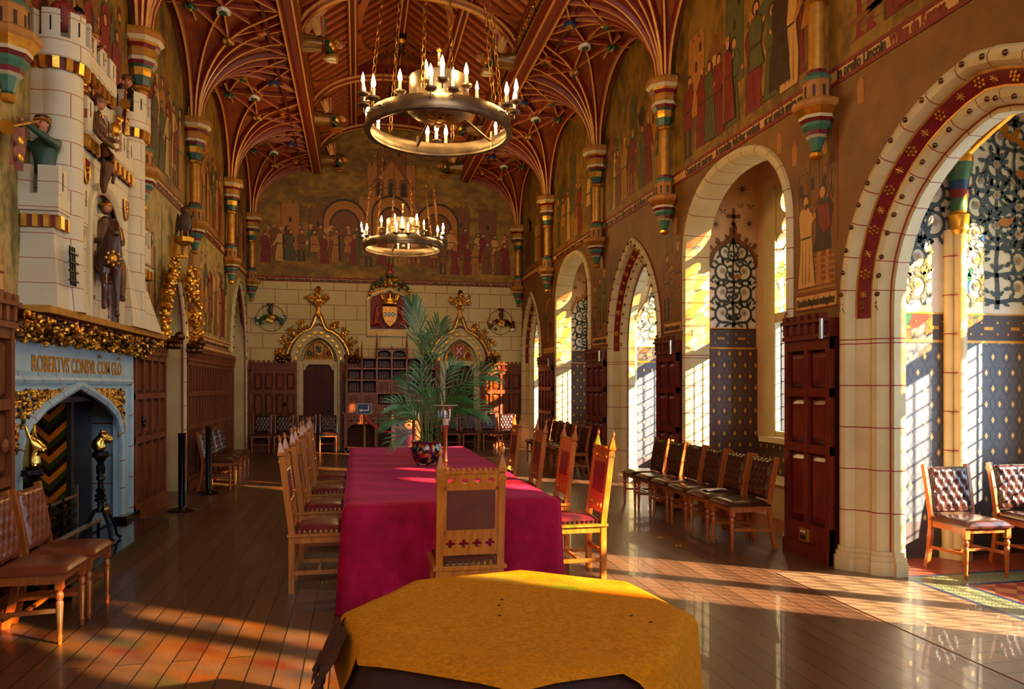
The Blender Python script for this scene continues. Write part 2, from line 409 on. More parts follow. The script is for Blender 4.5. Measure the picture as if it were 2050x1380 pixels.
# porcelain pot
t = NT('porcelain'); vo = t.n('ShaderNodeTexVoronoi', {'Vector': t.obj(), 'Scale': 26.0}); h = t.n('ShaderNodeSeparateColor', {0: vo.outputs['Color']}).outputs[0]
x = t.n('ShaderNodeValToRGB', {0: h}); x.color_ramp.interpolation = 'CONSTANT'; e = x.color_ramp.elements
for i, (p, c) in enumerate([(0, s(24,24,48)), (.3, s(120,30,22)), (.5, s(150,96,44)), (.66, s(30,30,50)), (.9, s(190,160,116))]):
    if i < 2: e[i].position = p; e[i].color = c
    else: k = e.new(p); k.color = c
t.set('Base Color', t.mix(t.math('LESS_THAN', vo.outputs[0], .12), x.outputs[0], s(196,150,80))); t.set('Roughness', .15); t.set('Coat Weight', .5)
# glass
def glassmat(name, kind):
    t = NT(name); tr = t.n('ShaderNodeBsdfTransparent'); gl = t.n('ShaderNodeBsdfGlossy', {'Roughness': .08}); 
    mx = t.n('ShaderNodeMixShader', {0: .09}); t.t.links.new(tr.outputs[0], mx.inputs[1]); t.t.links.new(gl.outputs[0], mx.inputs[2])
    out = t.t.nodes['Material Output']; t.t.links.new(mx.outputs[0], out.inputs[0]); t.t.nodes.remove(t.b)
    if kind == 'clear': tr.inputs[0].default_value = (.94, .96, .98, 1)
    else:
        vo = t.n('ShaderNodeTexVoronoi', {'Vector': t.obj(), 'Scale': 9.0}); h = t.n('ShaderNodeSeparateColor', {0: vo.outputs['Color']}).outputs[0]
        x = t.n('ShaderNodeValToRGB', {0: h}); x.color_ramp.interpolation = 'CONSTANT'; e = x.color_ramp.elements
        for i, (p, c) in enumerate([(0, (.8,.74,.58,1)), (.38, (.85,.45,.07,1)), (.54, (.6,.5,.3,1)), (.72, (.55,.12,.03,1)), (.76, (.6,.45,.12,1)), (.9, (.08,.25,.6,1)), (.95, (.1,.5,.2,1))]):
            if i < 2: e[i].position = p; e[i].color = c
            else: k = e.new(p); k.color = c
        ve = t.n('ShaderNodeTexVoronoi', {'Vector': t.obj(), 'Scale': 9.0}, feature='DISTANCE_TO_EDGE')
        t.t.links.new(t.mix(t.math('LESS_THAN', ve.outputs[0], .035), x.outputs[0], (.01,.01,.01,1)), tr.inputs[0])
glassmat('clear_glass', 'clear'); glassmat('stained_glass', 'stained')
# ---------------------------------------------------------------- room dimensions
XL, XR, YE, YB = -2.6, 4.2, 18.8, -4.2          # wall planes, end and rear
XA = 4.5                                        # alcove side of the right wall
CY = [18.72, 15.7, 12.3, 9.4, 6.0, 2.8, -.5, -3.8]  # column lines
BZ, BL, BR = 6.85, -1.02, 2.76                  # longitudinal beams
def round_arch(c, h, sp, ri, n=24, e=2.25):
    return [(c-h*(abs(cos(pi*k/n))**(2/e))*(1 if cos(pi*k/n) >= 0 else -1), sp+ri*abs(sin(pi*k/n))**(2/e)) for k in range(n+1)]
def pointed_arch(c, h, sp, ri, n=10):
    Rr = (h*h+ri*ri)/(2*h); a1 = math.asin(min(1, ri/Rr)); a1 = a1 if Rr >= h-1e-6 and ri <= Rr else pi/2
    lf = [(c-h+Rr-Rr*cos(a1*k/n), sp+Rr*sin(a1*k/n)) for k in range(n+1)]
    return lf+[(2*c-x, z) for x, z in lf[::-1][1:]]
def ogee(c, h, sp, ri, n=10, tip=.3):
    """ogee half = convex part then concave flick to the tip"""
    lf = []
    for k in range(n+1):
        a = (pi/2*.78)*k/n; lf.append((c-h*cos(a), sp+(ri*.62)*sin(a)/sin(pi/2*.78)))
    x0, z0 = lf[-1]
    for k in range(1, 7):
        f = k/6; lf.append((x0+(c-x0)*(1-(1-f)**1.6) if False else x0+(c-x0)*(f**.75), z0+(sp+ri-z0)*f**1.7))
    return lf+[(2*c-x, z) for x, z in lf[::-1][1:]]
def wall_open(mb, P, a0, a1, z0, z1, ops, mat, nz=None):
    """wall with single-valued openings; P(a,z) -> point; ops = [(outline, sill)] sorted by a"""
    cur = a0
    for ol, sill in sorted(ops, key=lambda o: min(p[0] for p in o[0])):
        ol = sorted(ol); l, r = ol[0][0], ol[-1][0]
        if l > cur: mb.poly([P(cur, z0), P(l, z0), P(l, z1), P(cur, z1)], mat)
        for (x0, t0), (x1, t1) in zip(ol, ol[1:]):
            if x1-x0 > 1e-6: mb.poly([P(x0, t0), P(x1, t1), P(x1, z1), P(x0, z1)], mat)
        if sill > z0: mb.poly([P(l, z0), P(r, z0), P(r, sill), P(l, sill)], mat)
        cur = r
    mb.poly([P(cur, z0), P(a1, z0), P(a1, z1), P(cur, z1)], mat)
def inset(ol, d):
    c = (ol[0][0]+ol[-1][0])/2; h = abs(ol[-1][0]-ol[0][0])/2; k = (h-d)/h
    return [(c+(a-c)*k, z-d*((z-ol[0][1])/max(max(p[1] for p in ol)-ol[0][1], 1e-6))) for a, z in ol]
# arches of the right wall: kind, centre, half width, spring, rise, bay depth
ARCH = [('R', 17.65, 1.02, 2.3, 1.62, 6.0), ('W', 14.2, 1.22, 3.2, 1.08, 5.2), ('P', 10.86, 1.12, 2.3, 1.62, 6.0), ('W', 7.8, 1.25, 3.2, 1.08, 5.2),
        ('P', 4.38, 1.42, 2.3, 1.62, 6.45), ('W', .75, 1.2, 3.2, 1.08, 5.2), ('W', -2.3, 1.3, 3.2, 1.08, 5.2)]
def outl(a):
    k, c, h, sp, ri, xo = a
    return (round_arch(c, h, sp, ri) if k == 'W' else pointed_arch(c, h, sp, ri)) 
# ---- floor
mb = MB(); mb.poly([(XL-.5, YB, 0), (XR+.3 if False else 4.44, YB, 0), (4.44, YE+.8, 0), (XL-.5, YE+.8, 0)], 'floor_boards')
fl = mb.build('floor', smooth=False); tag(fl, 'dark polished oak board floor running the length of the hall', 'floor', kind='structure')
mb = MB(); mb.box((3.5, 2.6, 0), (4.43, 5.72, .004), 'floor_cross'); mb.build('board_strip', fl, smooth=False)
mb = MB(); mb.poly([(4.44, YB, .0), (6.8, YB, .0), (6.8, YE+.4, .0), (4.44, YE+.4, .0)], 'tile_red'); mb.build('alcove_floor', fl, smooth=False)
mb = MB()
Z0 = .004
for a, b, m in (((4.43,2.7),(4.48,5.9),'tile_blue'), ((4.48,2.7),(4.74,5.34),'tile_green'), ((4.74,5.08),(6.4,5.34),'tile_green'), ((4.74,2.7),(4.79,5.08),'tile_blue'),
                ((4.79,5.03),(6.4,5.08),'tile_blue'), ((4.79,2.7),(6.4,5.03),'tile_field'), ((4.48,5.34),(6.4,5.39),'tile_blue')):
    mb.box((a[0], a[1], 0), (b[0], b[1], Z0), m)
mb.build('tile_border', fl, smooth=False)
# ---- right wall
wr = MB(); P = lambda a, z: V((XR, a, z))
ops = [(outl(a), 0) for a in ARCH]
wall_open(wr, P, YB, YE, 0, 4.28, [(o, s_) for o, s_ in ops], 'fresco_lower')
wr.poly([P(YB, 4.28), P(YE, 4.28), P(YE, 9.3), P(YB, 9.3)], 'fresco_upper')
P2 = lambda a, z: V((XA, a, z))
def holeof(a): return inset(outl(a), .40 if a[0] != 'W' else .13)
wall_open(wr, P2, YB, YE+.4, 0, 5.2, [(holeof(a), 0) for a in ARCH], 'alcove_pink')
for a in ARCH:      # close the wall thickness over the openings
    o = holeof(a)
WR = wr.build('wall_right', smooth=False); tag(WR, 'painted right wall of the hall with a row of open arches', 'wall', kind='structure')
# ---- end wall, left wall, rear wall
mb = MB(); P = lambda a, z: V((a, YE, z))
DOORS = [-.93, 2.57]; DH = .36
def door_ol(c, h=DH, sp=2.12, ri=.72): return pointed_arch(c, h, sp, ri, 8)
wall_open(mb, P, XL, XR, 0, 4.16, [(door_ol(c, .47, 2.16, .62), 0) for c in DOORS], 'ashlar_end')
mb.poly([P(XL, 4.16), P(XR, 4.16), P(XR, 9.3), P(XL, 9.3)], 'fresco_end')
WE = mb.build('wall_end', smooth=False); tag(WE, 'far end wall, cream blocks below a crowded mural', 'wall', kind='structure')
LD = [(11.42, .58, 2.2, 1.1), (17.4, .98, 2.3, 1.62)]      # left wall doorways
mb = MB(); P = lambda a, z: V((XL, a, z)); P2 = lambda a, z: V((XL-.5, a, z))
fire = [(6.3, 1.7), (8.84, 1.7)]
lops = [([(a, z-.12 if .98 < z else z-.0) for a, z in fire], 0)]+[(pointed_arch(*d), 0) for d in LD]
wall_open(mb, P, YB, YE, 0, 2.5, [(fire, 0)]+[([(c-h, 2.5), (c+h, 2.5)], 0) for c, h, _, _ in LD], 'fresco_left')
wall_open(mb, P, YB, YE, 2.5, 4.2, [([(max(min(a, 99), -99), max(z, 2.5)) for a, z in pointed_arch(*d)], 2.5) for d in LD], 'fresco_left')
mb.poly([P(YB, 4.2), P(YE, 4.2), P(YE, 9.3), P(YB, 9.3)], 'fresco_upper')
WL = mb.build('wall_left', smooth=False); tag(WL, 'painted left wall of the hall with fireplace and doorways', 'wall', kind='structure')
mb = MB(); P = lambda a, z: V((a, YB, z))
RW = [([(c-.6, 5.8), (c-.5, 6.3), (c, 6.9), (c+.5, 6.3), (c+.6, 5.8)], 3.6) for c in (-1.2, .8, 2.8)]  # unseen windows, added high up to let in fill light
wall_open(mb, P, XL, XR, 0, 9.3, RW, 'ashlar_end')
w = mb.build('wall_rear', smooth=False); tag(w, 'rear wall behind the viewer with three tall windows added for fill light', 'wall', kind='structure')
for k, c in enumerate((-1.2, .8, 2.8)): portal('window_light_portal', (c, YB-.02, 5.25), (R(90), 0, 0), 1.2, 3.4)
# ---- closed roof shell
mb = MB(); mb.box((XL-.6, YB-.1, 9.25), (XR+3, YE+.8, 9.4), 'roof_board'); mb.box((4.26, YB-.1, 4.95), (7, YE+.6, 5.1), 'alcove_pink')
mb.box((XR+.06, YB-.1, 4.9), (XR+.3, YE+.5, 9.3), 'fresco_lower'); mb.box((XL-1.3, YB-.1, 0), (XL-1.2, YE+.8, 9.3), 'soot'); mb.box((XL-1.3, YE+.7, 0), (XR+3, YE+.8, 9.3), 'soot')
mb.box((XL-1.3, YB-.2, -.1), (7, YE+.8, -.01), 'soot'); mb.box((XL-1.3, YB-.1, 0), (XL, YB-.05, 9.3), 'soot'); mb.box((XL-1.3, YB-.1, 9.25), (XL, YE+.8, 9.4), 'soot')
w = mb.build('ceiling', smooth=False); CEIL = tag(w, 'dark boarded roof closing the hall above its ribs', 'ceiling', kind='structure')
# ---- text bands (gold-edged strips between mural and dado)
def wallT(side, a, z, off=.0):
    if side == 'R': return frame((XR-off, a, z), (0,-1,0), (0,0,1))
    if side == 'L': return frame((XL+off, a, z), (0,1,0), (0,0,1))
    return frame((a, YE-off, z), (1,0,0), (0,0,1))
def band(side, a0, a1, z0, z1, parent):
    mb = MB(); mb.T = wallT(side, 0, 0) if side == 'E' else (Matrix.Translation((0,0,0)))
    def Q(a, z, d):
        return (XR-d, a, z) if side == 'R' else (XL+d, a, z) if side == 'L' else (a, YE-d, z)
    mb.T = Matrix.Identity(4)
    mb.prism([Q(a0,z0,0),Q(a1,z0,0),Q(a1,z1,0),Q(a0,z1,0)], V(Q(0,0,.006))-V(Q(0,0,0)), 'mural_cream')
    for z in (z0, z1): mb.prism([Q(a0,z-.018,0),Q(a1,z-.018,0),Q(a1,z+.018,0),Q(a0,z+.018,0)], V(Q(0,0,.012))-V(Q(0,0,0)), 'mural_red')
    return mb.build('text_band', parent, smooth=False)
band('R', YB, YE, 4.31, 4.44, WR); band('L', YB, YE, 4.24, 4.37, WL); band('E', XL, XR, 4.17, 4.26, WE)
def wtext(side, body, a, z, size, width, parent, mat='mural_dark'):
    return text('lettering', body, wallT(side, a, z, .009), size, mat, parent, .001, width=width, bold=.006)
wtext('R', 'Robertus & Quaenda ad castrum', 8.35, 4.335, .115, 1.75, WR); wtext('R', 'Arundeliæ feliciter veniunt et ad amicis amice recipiunt.', 6.83, 4.335, .115, 1.25, WR) if False else None
wtext('R', 'et ad amicis amice recipiunt.', 6.62, 4.335, .13, .9, WR)
wtext('R', 'Arundeliæ feliciter veniunt', 7.65, 4.335, .13, 1.0, WR); wtext('R', 'Quaenda ad castrum', 8.6, 4.335, .13, .75, WR) 
bpy.data.objects.remove(bpy.data.objects['lettering'])
wtext('R', 'in prelio Lincoln', 5.55, 4.335, .135, .62, WR); wtext('R', 'Willus de Kaynes.', 4.9, 4.335, .135, .6, WR, 'mural_red'); wtext('R', 'galea Stephanum', 4.15, 4.335, .135, .7, WR)
wtext('R', 'Robertus Comes Glocestriae ducit filiam suam Matildam', 10.9, 4.335, .115, 2.5, WR); wtext('R', 'Imperatrix in castro Arundel recepta cum fratre suo', 14.0, 4.335, .115, 2.7, WR)
wtext('E', 'Robertus Glocestriæ Comes et Rex Henricus Rege, coram suos Robertum Robertus fit Dominus, tenens Comitem', -.95, 4.185, .075, 3.0, WE)
wtext('E', 'quod est Rege Suum Castellum Rotundum et contra magnam Sed quod Imp. Henricus venit ad Rob', 2.6, 4.185, .075, 2.9, WE)
for c, w_, b in ((10.9, 2.4, 'Comes Robertus pacem fecit cum Rege Stephano'), (13.9, 2.6, 'Matildis Imperatrix ad castrum Walingford fugit'), (8.2, 1.8, 'castrum de Kardif')): wtext('L', b, c, 4.26, .11, w_, WL)
# ---- columns: capital, shaft and pendant corbel, octagonal
nt = 0
def column(x, y, side):
    global nt; nt += 1
    r = thing('trim_%d' % nt, '%s wall shaft with painted capital and corbel, %s' % ('right' if side > 0 else 'left', ['next to the end wall','second from the end wall','third from the end wall','fourth from the end wall','fifth from the end wall','sixth from the end wall','seventh from the end wall','by the rear wall'][CY.index(y)]), 'wall shaft', (x, y, 3.6), kind='structure')
    ph = pi/8
    m = MB(); m.lathe([(.24,5.74),(.25,5.70),(.25,5.64),(.21,5.60),(.205,5.57),(.17,5.53),(.165,5.44),(.17,5.43),(.175,5.38),(.15,5.34),(.13,5.31),(.12,5.22),(.085,5.12),(.105,5.10),(.105,5.07),(.07,5.05)][::-1],
        ['gold','gold','maroon','green_paint','gold','green_paint','maroon','cream','maroon','gold_paint','maroon','gold','cream','mural_ochre','gold_paint'], n=8, o=(x, y, 0), ph=ph); m.build('capital', r, world=True, ang=25)
    m = MB(); m.lathe([(.072,4.42),(.072,5.06)], 'gold_paint', n=12, o=(x, y, 0)); m.build('shaft', r, world=True)
    m = MB(); m.lathe([(.04,3.66),(.055,3.68),(.055,3.71),(.04,3.73),(.075,3.84),(.10,3.86),(.10,3.90),(.13,3.94),(.13,3.97),(.155,4.0),(.155,4.03),(.20,4.09),(.215,4.11),(.215,4.15),(.19,4.17),(.12,4.18),(.12,4.34),(.13,4.35),(.13,4.38),(.09,4.42),(.09,4.45),(.072,4.46)],
        ['gold','gold','green_paint','green_band','cream','maroon','green_band','green_band','maroon','cream','gold','mural_ochre','mural_ochre','mural_ochre','cream','mural_ochre','mural_ochre','green_band','green_band','maroon','gold','gold'], n=8, o=(x, y, 0), ph=ph)
    for k in range(8):
        a = k*pi/4+pi/4; c = V((x+.113*cos(a), y+.113*sin(a), 4.25)); t = V((-sin(a), cos(a), 0))
        m.bar(c-V((0,0,.05)), c+V((0,0,.05)), .022, .01, 'mural_dark', up=V((cos(a), sin(a), 0)))
    m.build('corbel', r, world=True, ang=25)
    return r
for y in CY:
    column(XR-.12, y, 1); column(XL+.12, y, -1)
# ---- fan vault: webs, ribs and bosses on both sides
def vz(sx, y):
    """height of the web at distance sx from the wall"""
    r = min(sqrt((sx-.1)**2+(y-c)**2) for c in CY); f = min(max(r-.05, 0)/1.42, 1)
    return 5.72+(BZ+.07-5.72)*(1-(1-f)**2.3)**(1/1.9)
RIB = [(-.045,0), (-.035,.05), (-.016,.075), (.016,.075), (.035,.05), (.045,0)]; RIBM = ['rib_red','rib_red','rib_cream','rib_red','rib_red']
def rib(mb, pts, w=1.0, dn=V((0,0,-1)), mats=RIBM):
    P_ = [V(p) for p in pts]; n = len(P_); vs = []; fs = []; ms = []
    for i, p in enumerate(P_):
        d = (P_[min(i+1, n-1)]-P_[max(i-1, 0)]).normalized(); sd = d.cross(dn)
        if sd.length < .05: sd = getattr(rib, 'last', V((1,0,0)))
        sd.normalize(); rib.last = sd; u = sd.cross(d)
        if u.dot(dn) < 0: u = -u
        for a, b in RIB: vs.append(p+sd*a*w+u*b*w)
    k = len(RIB)
    for i in range(n-1):
        for j in range(k-1): fs.append((i*k+j, i*k+j+1, (i+1)*k+j+1, (i+1)*k+j)); ms.append(mats[j])
    mb.add(vs, fs, ms)
BOSSM = ['gold','green_paint','white_paint','red_paint','gold_paint','blue_paint']
for side in (-1, 1):
    xw = XL if side < 0 else XR; W_ = abs((BL if side < 0 else BR)-xw)
    X = lambda sx: xw+sx if side < 0 else xw-sx
    wb = MB(); ys = [YB+(YE-YB)*k/230 for k in range(231)]
    wb.grid(lambda u, v: V((X(u*W_), YB+v*(YE-YB), vz(u*W_, YB+v*(YE-YB)))), 12, 230, 'vault_web'); wb.build('vault_web', CEIL)
    for ci, c in enumerate(CY):
        if c < 2: continue
        fan = MB()
        lo = (CY[ci+1]+c)/2 if ci < len(CY)-1 else YB; hi = (CY[ci-1]+c)/2 if ci else YE
        for dg in (2, 26, 45, 58, 72, 90, 108, 122, 135, 154, 178):
            a = R(dg); dy, dx = -cos(a), sin(a)
            tmax = min((W_-.1)/dx if dx > .05 else 9, ((hi-c) if dy > 0 else (c-lo))/abs(dy) if abs(dy) > .05 else 9)
            if tmax < .1: continue
            pts = []
            for k in range(15):
                t_ = .05+(tmax-.05)*(k/14)**1.3; yy = c+dy*t_; sx = .1+dx*t_; pts.append((X(max(sx, .02)), yy, vz(sx, yy)-.005))
            rib(fan, [(pts[0][0], pts[0][1], 5.7)]+pts, 1.0 if dg in (2, 178, 90, 45, 135) else .8)
        fan.build('rib_fan', CEIL)
    li = MB(); bs = []
    for ci in range(len(CY)-1):
        y0, y1 = CY[ci+1], CY[ci]; mid = (y0+y1)/2
        if y1 < 2: continue
        hh = (y1-y0)/2
        q = lambda sx, yy: (X(sx), yy, vz(sx, yy)-.01)
        line = lambda a, b: rib(li, [q(a[0]+(b[0]-a[0])*k/6, a[1]+(b[1]-a[1])*k/6) for k in range(7)], .75)
        line((.05, mid), (W_, mid)); C_ = (.78, mid)
        for sg in (-1, 1):
            A = (.72, mid+sg*hh*.55); B = (1.2, mid+sg*hh*.42); D = (.35, mid+sg*hh*.28)
            line(C_, A); line(C_, B); line(A, B); line(B, (W_, mid+sg*.25)); line(D, (.35, mid)); line(B, (W_, mid+sg*hh*.8)); line(A, (W_, c if False else mid+sg*hh)); line((.35, mid), A)
            for p in (A, B): bs.append(q(*p))
        bs.append(q(*C_)); bs.append(q(.35, mid))
    li.build('lierne_ribs', CEIL)
    for k, p in enumerate(bs):
        if p[1] < 4: continue
        b = MB(); m1 = BOSSM[k*5 % 6]; m2 = BOSSM[(k*3+1) % 6]; sh = k % 3
        if sh == 0: b.lathe([(.03,-.03),(.085,-.07),(.085,-.10),(.05,-.12),(.045,-.14),(.0,-.145)], [m1,'gold',m1,m2,m2], n=8, cap=False)
        elif sh == 1: b.prism([(x*.09, y*.09, -.09) for x, y in ((-1,1),(1,1),(1,0),(.6,-.7),(0,-1.1),(-.6,-.7),(-1,0))], (0,0,-.04), m1); b.prism([(x*.05, y*.05, -.12) for x, y in ((-1,1),(1,1),(1,0),(.6,-.7),(0,-1.1),(-.6,-.7),(-1,0))], (0,0,-.03), m2)
        else:
            for a in range(4): b.ell((.05*cos(a*pi/2+.4), .05*sin(a*pi/2+.4), -.1), .045, m1, 8, 5)
            b.ell((0,0,-.12), .04, m2, 8, 5)
        o = b.build('vault_boss', CEIL); o.location = p
    # longitudinal beam with gilt lines and pierced parapet above it
    bx = BL if side < 0 else BR; dm = 1 if side < 0 else -1
    m = MB(); m.box((min(bx-.05*dm, bx+.17*dm), YB, BZ-.03), (max(bx-.05*dm, bx+.17*dm), YE, BZ+.2), 'beam_red')
    for o_, w_ in ((-.04, .02), (.03, .03), (.15, .02)):
        m.box((bx+o_*dm-.012, YB, BZ-.05), (bx+o_*dm+.012, YE, BZ-.02), 'rib_cream' if o_ != .03 else 'maroon')
    m.build('ceiling_beam', CEIL, smooth=False)
    m = MB(); x = bx+.14*dm; k = YB
    m.box((x-.03, 2, BZ+.2), (x+.03, YE, BZ+.25), 'gold_paint'); m.box((x-.03, 2, BZ+.62), (x+.03, YE, BZ+.68), 'rib_red'); m.box((x-.02, 2, BZ+.42), (x+.02, YE, BZ+.45), 'gold')
    y = 2.0; i = 0
    while y < YE:
        m.bar((x, y, BZ+.22), (x, y, BZ+.64), .02, .02, 'gold' if i % 3 else 'bronze'); m.ell((x, y, BZ+.33), (.03, .045, .05), 'bronze', 6, 4); m.ell((x, y+.07, BZ+.53), (.03, .045, .05), 'gold', 6, 4)
        y += .14; i += 1
    m.build('pierced_parapet', CEIL)
# ---- central timber roof: pitched boards, rafters, purlins, arched trusses
CX = (BL+BR)/2; HX = (BR-BL)/2; EAV, RID = 7.45, 8.95
rz_ = lambda x: RID-(RID-EAV)*abs(x-CX)/(HX+.2)
m = MB()
for sg in (-1, 1):
    e = CX+sg*(HX+.25); m.poly([(e, YB, rz_(e)+.02), (CX, YB, RID+.02), (CX, YE, RID+.02), (e, YE, rz_(e)+.02)], 'roof_board')
    m.box((min(e, e+.05*sg), YB, BZ), (max(e, e+.05*sg), YE, EAV+.1), 'roof_board')
m.build('roof_boards', CEIL, smooth=False)
m = MB(); y = 4.0
while y < YE:
    for sg in (-1, 1):
        m.bar((CX, y, RID-.06), (CX+sg*(HX+.2), y, EAV-.04), .11, .11, 'rafter')
    y += .27
m.build('rafters', CEIL, smooth=False)
m = MB()
for px in (CX-.95, CX, CX+.95):
    z = rz_(px)-.2
    m.box((px-.09, 3, z-.04), (px+.09, YE, z+.14), 'rib_red')
    for o_ in (-.05, .05): m.box((px+o_-.014, 3, z-.055), (px+o_+.014, YE, z-.03), 'rib_cream')
    m.box((px-.016, 3, z-.065), (px+.016, YE, z-.03), 'roof_board')
m.build('purlins', CEIL, smooth=False)
m = MB()
for i in range(len(CY)-1):
    y0, y1 = CY[i+1], CY[i]
    if y1 < 5: continue
    mid = (y0+y1)/2
    for sg in (-1, 1):
        for e, y_ in ((1, y1-.1), (-1, y0+.1)):
            for (xa, xb) in ((.12, .85), (1.05, HX+.05)):
                pts = []
                for k in range(9):
                    a = k/8*pi/2; t_ = xa+(xb-xa)*sin(a); yy = y_-e*(1-cos(a))*(abs(y1-y0)/2-.25); x = CX+sg*t_; pts.append((x, yy, rz_(x)-.13))
                for a, b in zip(pts, pts[1:]): m.bar(a, b, .13, .05, 'rafter')
m.build('wind_braces', CEIL)
for i, c in enumerate(CY):
    if c < 2: continue
    m = MB(); pts = [(CX-HX*abs(cos(pi*k/28))**.82*(1 if k < 14 else -1), c if i else c-.08, BZ+.1+1.15*sin(pi*k/28)**.9) for k in range(29)]
    pr = [(0,-.1),(.0,.1),(.05,.1),(.08,.05),(.08,-.05),(.05,-.1),(0,-.1),(-.22,-.06),(-.22,.06),(0,.1)]
    m.sweep(pts, (0,-1,0), pr, ['rib_red','rib_cream','rib_red','rib_cream','rib_red','rib_cream','rib_red','rib_red','rib_red'])
    m.build('truss_arch', CEIL)
    b = MB(); b.lathe([(.02,-.5),(.05,-.46),(.03,-.4),(.09,-.34),(.14,-.28),(.1,-.2),(.12,-.1),(.08,0)], ['black_paint','gold','black_paint','gold','black_paint','black_paint','black_paint'], n=8); o = b.build('ridge_pendant', CEIL); o.location = (CX, c-.6, RID-.1)
# ---------------------------------------------------------------- arch mouldings on the right wall
STONE = ['cream']
PW = [(0,.0), (.015,-.03), (.06,-.045), (.10,-.02), (.12,.03), (.13,.06), (.13,.30)]
MW = ['cream']*6
PP = [(0,.01), (0,-.02), (.02,-.045), (.06,-.06), (.10,-.045), (.125,-.01), (.13,.03), (.15,.035), (.235,.10), (.25,.10), (.27,.085), (.315,.10), (.345,.14), (.355,.19), (.365,.20), (.40,.20), (.40,.31)]
MP = ['joint_red','cream','cream','cream','cream','cream','gold_paint','maroon','gold_paint','cream','cream','cream','cream','joint_red','cream','cream']
MPJ = ['joint_red','cream','cream','cream','cream','cream','cream','cream','cream','cream','cream','cream','cream','joint_red','cream','cream']
PWD = {'P': 'pointed', 'R': 'pointed', 'W': 'round-headed'}
def jamb_arch(par, a, P3, up, prof, mats, jmats, ol, flip=False):
    """moulded arch from floor to floor; jambs below the impost band keep plain stone"""
    sp = ol[0][1]
    full = [(ol[0][0], 0)]+ol+[(ol[-1][0], 0)]
    if flip: full = full[::-1]
    pts = [P3(x, z) for x, z in full]
    low = 2.18
    i0 = next(i for i, p in enumerate(full[:-1]) if full[i+1][1] >= low)
    L0 = [pts[0], P3(full[0][0], low)]; L1 = [P3(full[-1][0], low), pts[-1]]
    up_pts = [P3(full[0][0], low)]+pts[1:-1]+[P3(full[-1][0], low)]
    if abs(full[1][1]-low) < .02: up_pts = up_pts[1:-1]
    m = MB(); m.sweep(up_pts, up, prof, mats, .30, 'joint_red', ('cream',)); m.build('archivolt', par, world=True, ang=30)
    m = MB()
    for seg in (L0, L1): m.sweep(seg, up, prof, jmats, .36, 'joint_red', ('cream',), extra=(.02, 2.0) if seg is L0 else (.18, 2.16))
    m.build('jamb', par, world=True, ang=30)
    return up_pts
def path_at(pts, d):
    for a, b in zip(pts, pts[1:]):
        l = (b-a).length
        if d <= l: return a.lerp(b, d/l), (b-a).normalized()
        d -= l
    return pts[-1], (pts[-1]-pts[-2]).normalized()
def beads_and_roses(par, pts, up, rows, rose_off, step=.21, sc=1.0):
    L = sum((b-a).length for a, b in zip(pts, pts[1:])); m = MB(); g = MB(); up = V(up); k = 0; d = step*.6
    while d < L-.05:
        p, t = path_at(pts, d); nn = t.cross(up)
        for off, dep in rows:
            m.ell(p+nn*off+up*dep, .021*sc, 'bronze', 7, 5)
        if rose_off:
            c = p+nn*rose_off[0]+up*rose_off[1]; u2 = (nn*.8+up*.6).normalized()
            if k % 2 == 0:
                for q in range(6): an = q*pi/3; g.ell(c+(t*cos(an)+u2*sin(an))*.032*sc, .014*sc, 'gold', 6, 4)
                g.ell(c, .013*sc, 'gold', 6, 4)
            else:
                for q in range(4): an = q*pi/4; e = (t*cos(an)+u2*sin(an))*.032*sc; g.bar(c-e, c+e, .006*sc, .006*sc, 'gold_paint')
        k += 1; d += step
    m.build('bead_row', par, world=True)
    if rose_off: g.build('rosettes', par, world=True)
ORD = {0: 'beside the end wall', 1: 'second from the end wall', 2: 'in the middle of the row', 3: 'with the stained window inside', 4: 'nearest the viewer, above the tiled bay', 5: 'beside the viewer', 6: 'at the rear'}
for i, a in enumerate(ARCH):
    k, c, h, sp, ri, xo = a; ol = outl(a)
    r = thing('trim_%d' % (20+i), 'cream %s stone arch with red joints, %s' % (PWD[k], ORD[i]), 'arch', (XR, c, 0), kind='structure')
    P3 = lambda y, z: V((XR, y, z))
    up = jamb_arch(r, a, P3, (1,0,0), PW if k == 'W' else PP, MW if k == 'W' else MP, MW if k == 'W' else MPJ, ol)
    if k != 'W' and i > 0: beads_and_roses(r, up, (1,0,0), [(.06,-.06), (.315,.10)], (.19,.062), .2)
    elif k != 'W': beads_and_roses(r, up, (1,0,0), [(.06,-.06), (.315,.10)], (.19,.062), .26)
    # moulded plinths
    m = MB()
    for sg in (-1, 1):
        y = c+sg*h; pr = (PW if k == 'W' else PP)
        for e, z0, z1 in ((.045, 0, .12), (.03, .12, .16), (.015, .16, .2)):
            pts = [(XR+.3, y+.02*sg)]+[(XR+d-(e if q < .3 else e*.3), y-sg*(q+(e if q > .1 else -e*.4))) for q, d in pr]+[(XR+.3, y-sg*(pr[-1][0]+e))]
            pts = [(px, py, z0) for px, py in pts]; m.prism(pts if sg > 0 else pts[::-1], (0,0,z1-z0), 'cream')
    m.build('plinth', r, world=True, ang=30)
    # painted impost band: little scrolls between red lines
    m = MB()
    for sg in (-1, 1):
        y = c+sg*h
        for q in range(2 if k == 'W' else 3):
            off = .05+.12*q; d = [-.05, .105, .10][q] if k != 'W' else [-.045, .04][q]
            if k != 'W' and q == 1: off, d = .19, .055
            cc = V((XR+d-.004, y-sg*off, 2.29))
            for w in range(5): an = w*1.257; m.ell(cc+V((0, cos(an)*.022, sin(an)*.03)), (.003,.012,.014), 'brown_line', 6, 4)
            m.bar(cc-V((0,.045*sg,.05)), cc+V((0,.02*sg,.05)), .004, .004, 'brown_line', up=V((1,0,0)))
    m.build('impost_scrolls', r, world=True)
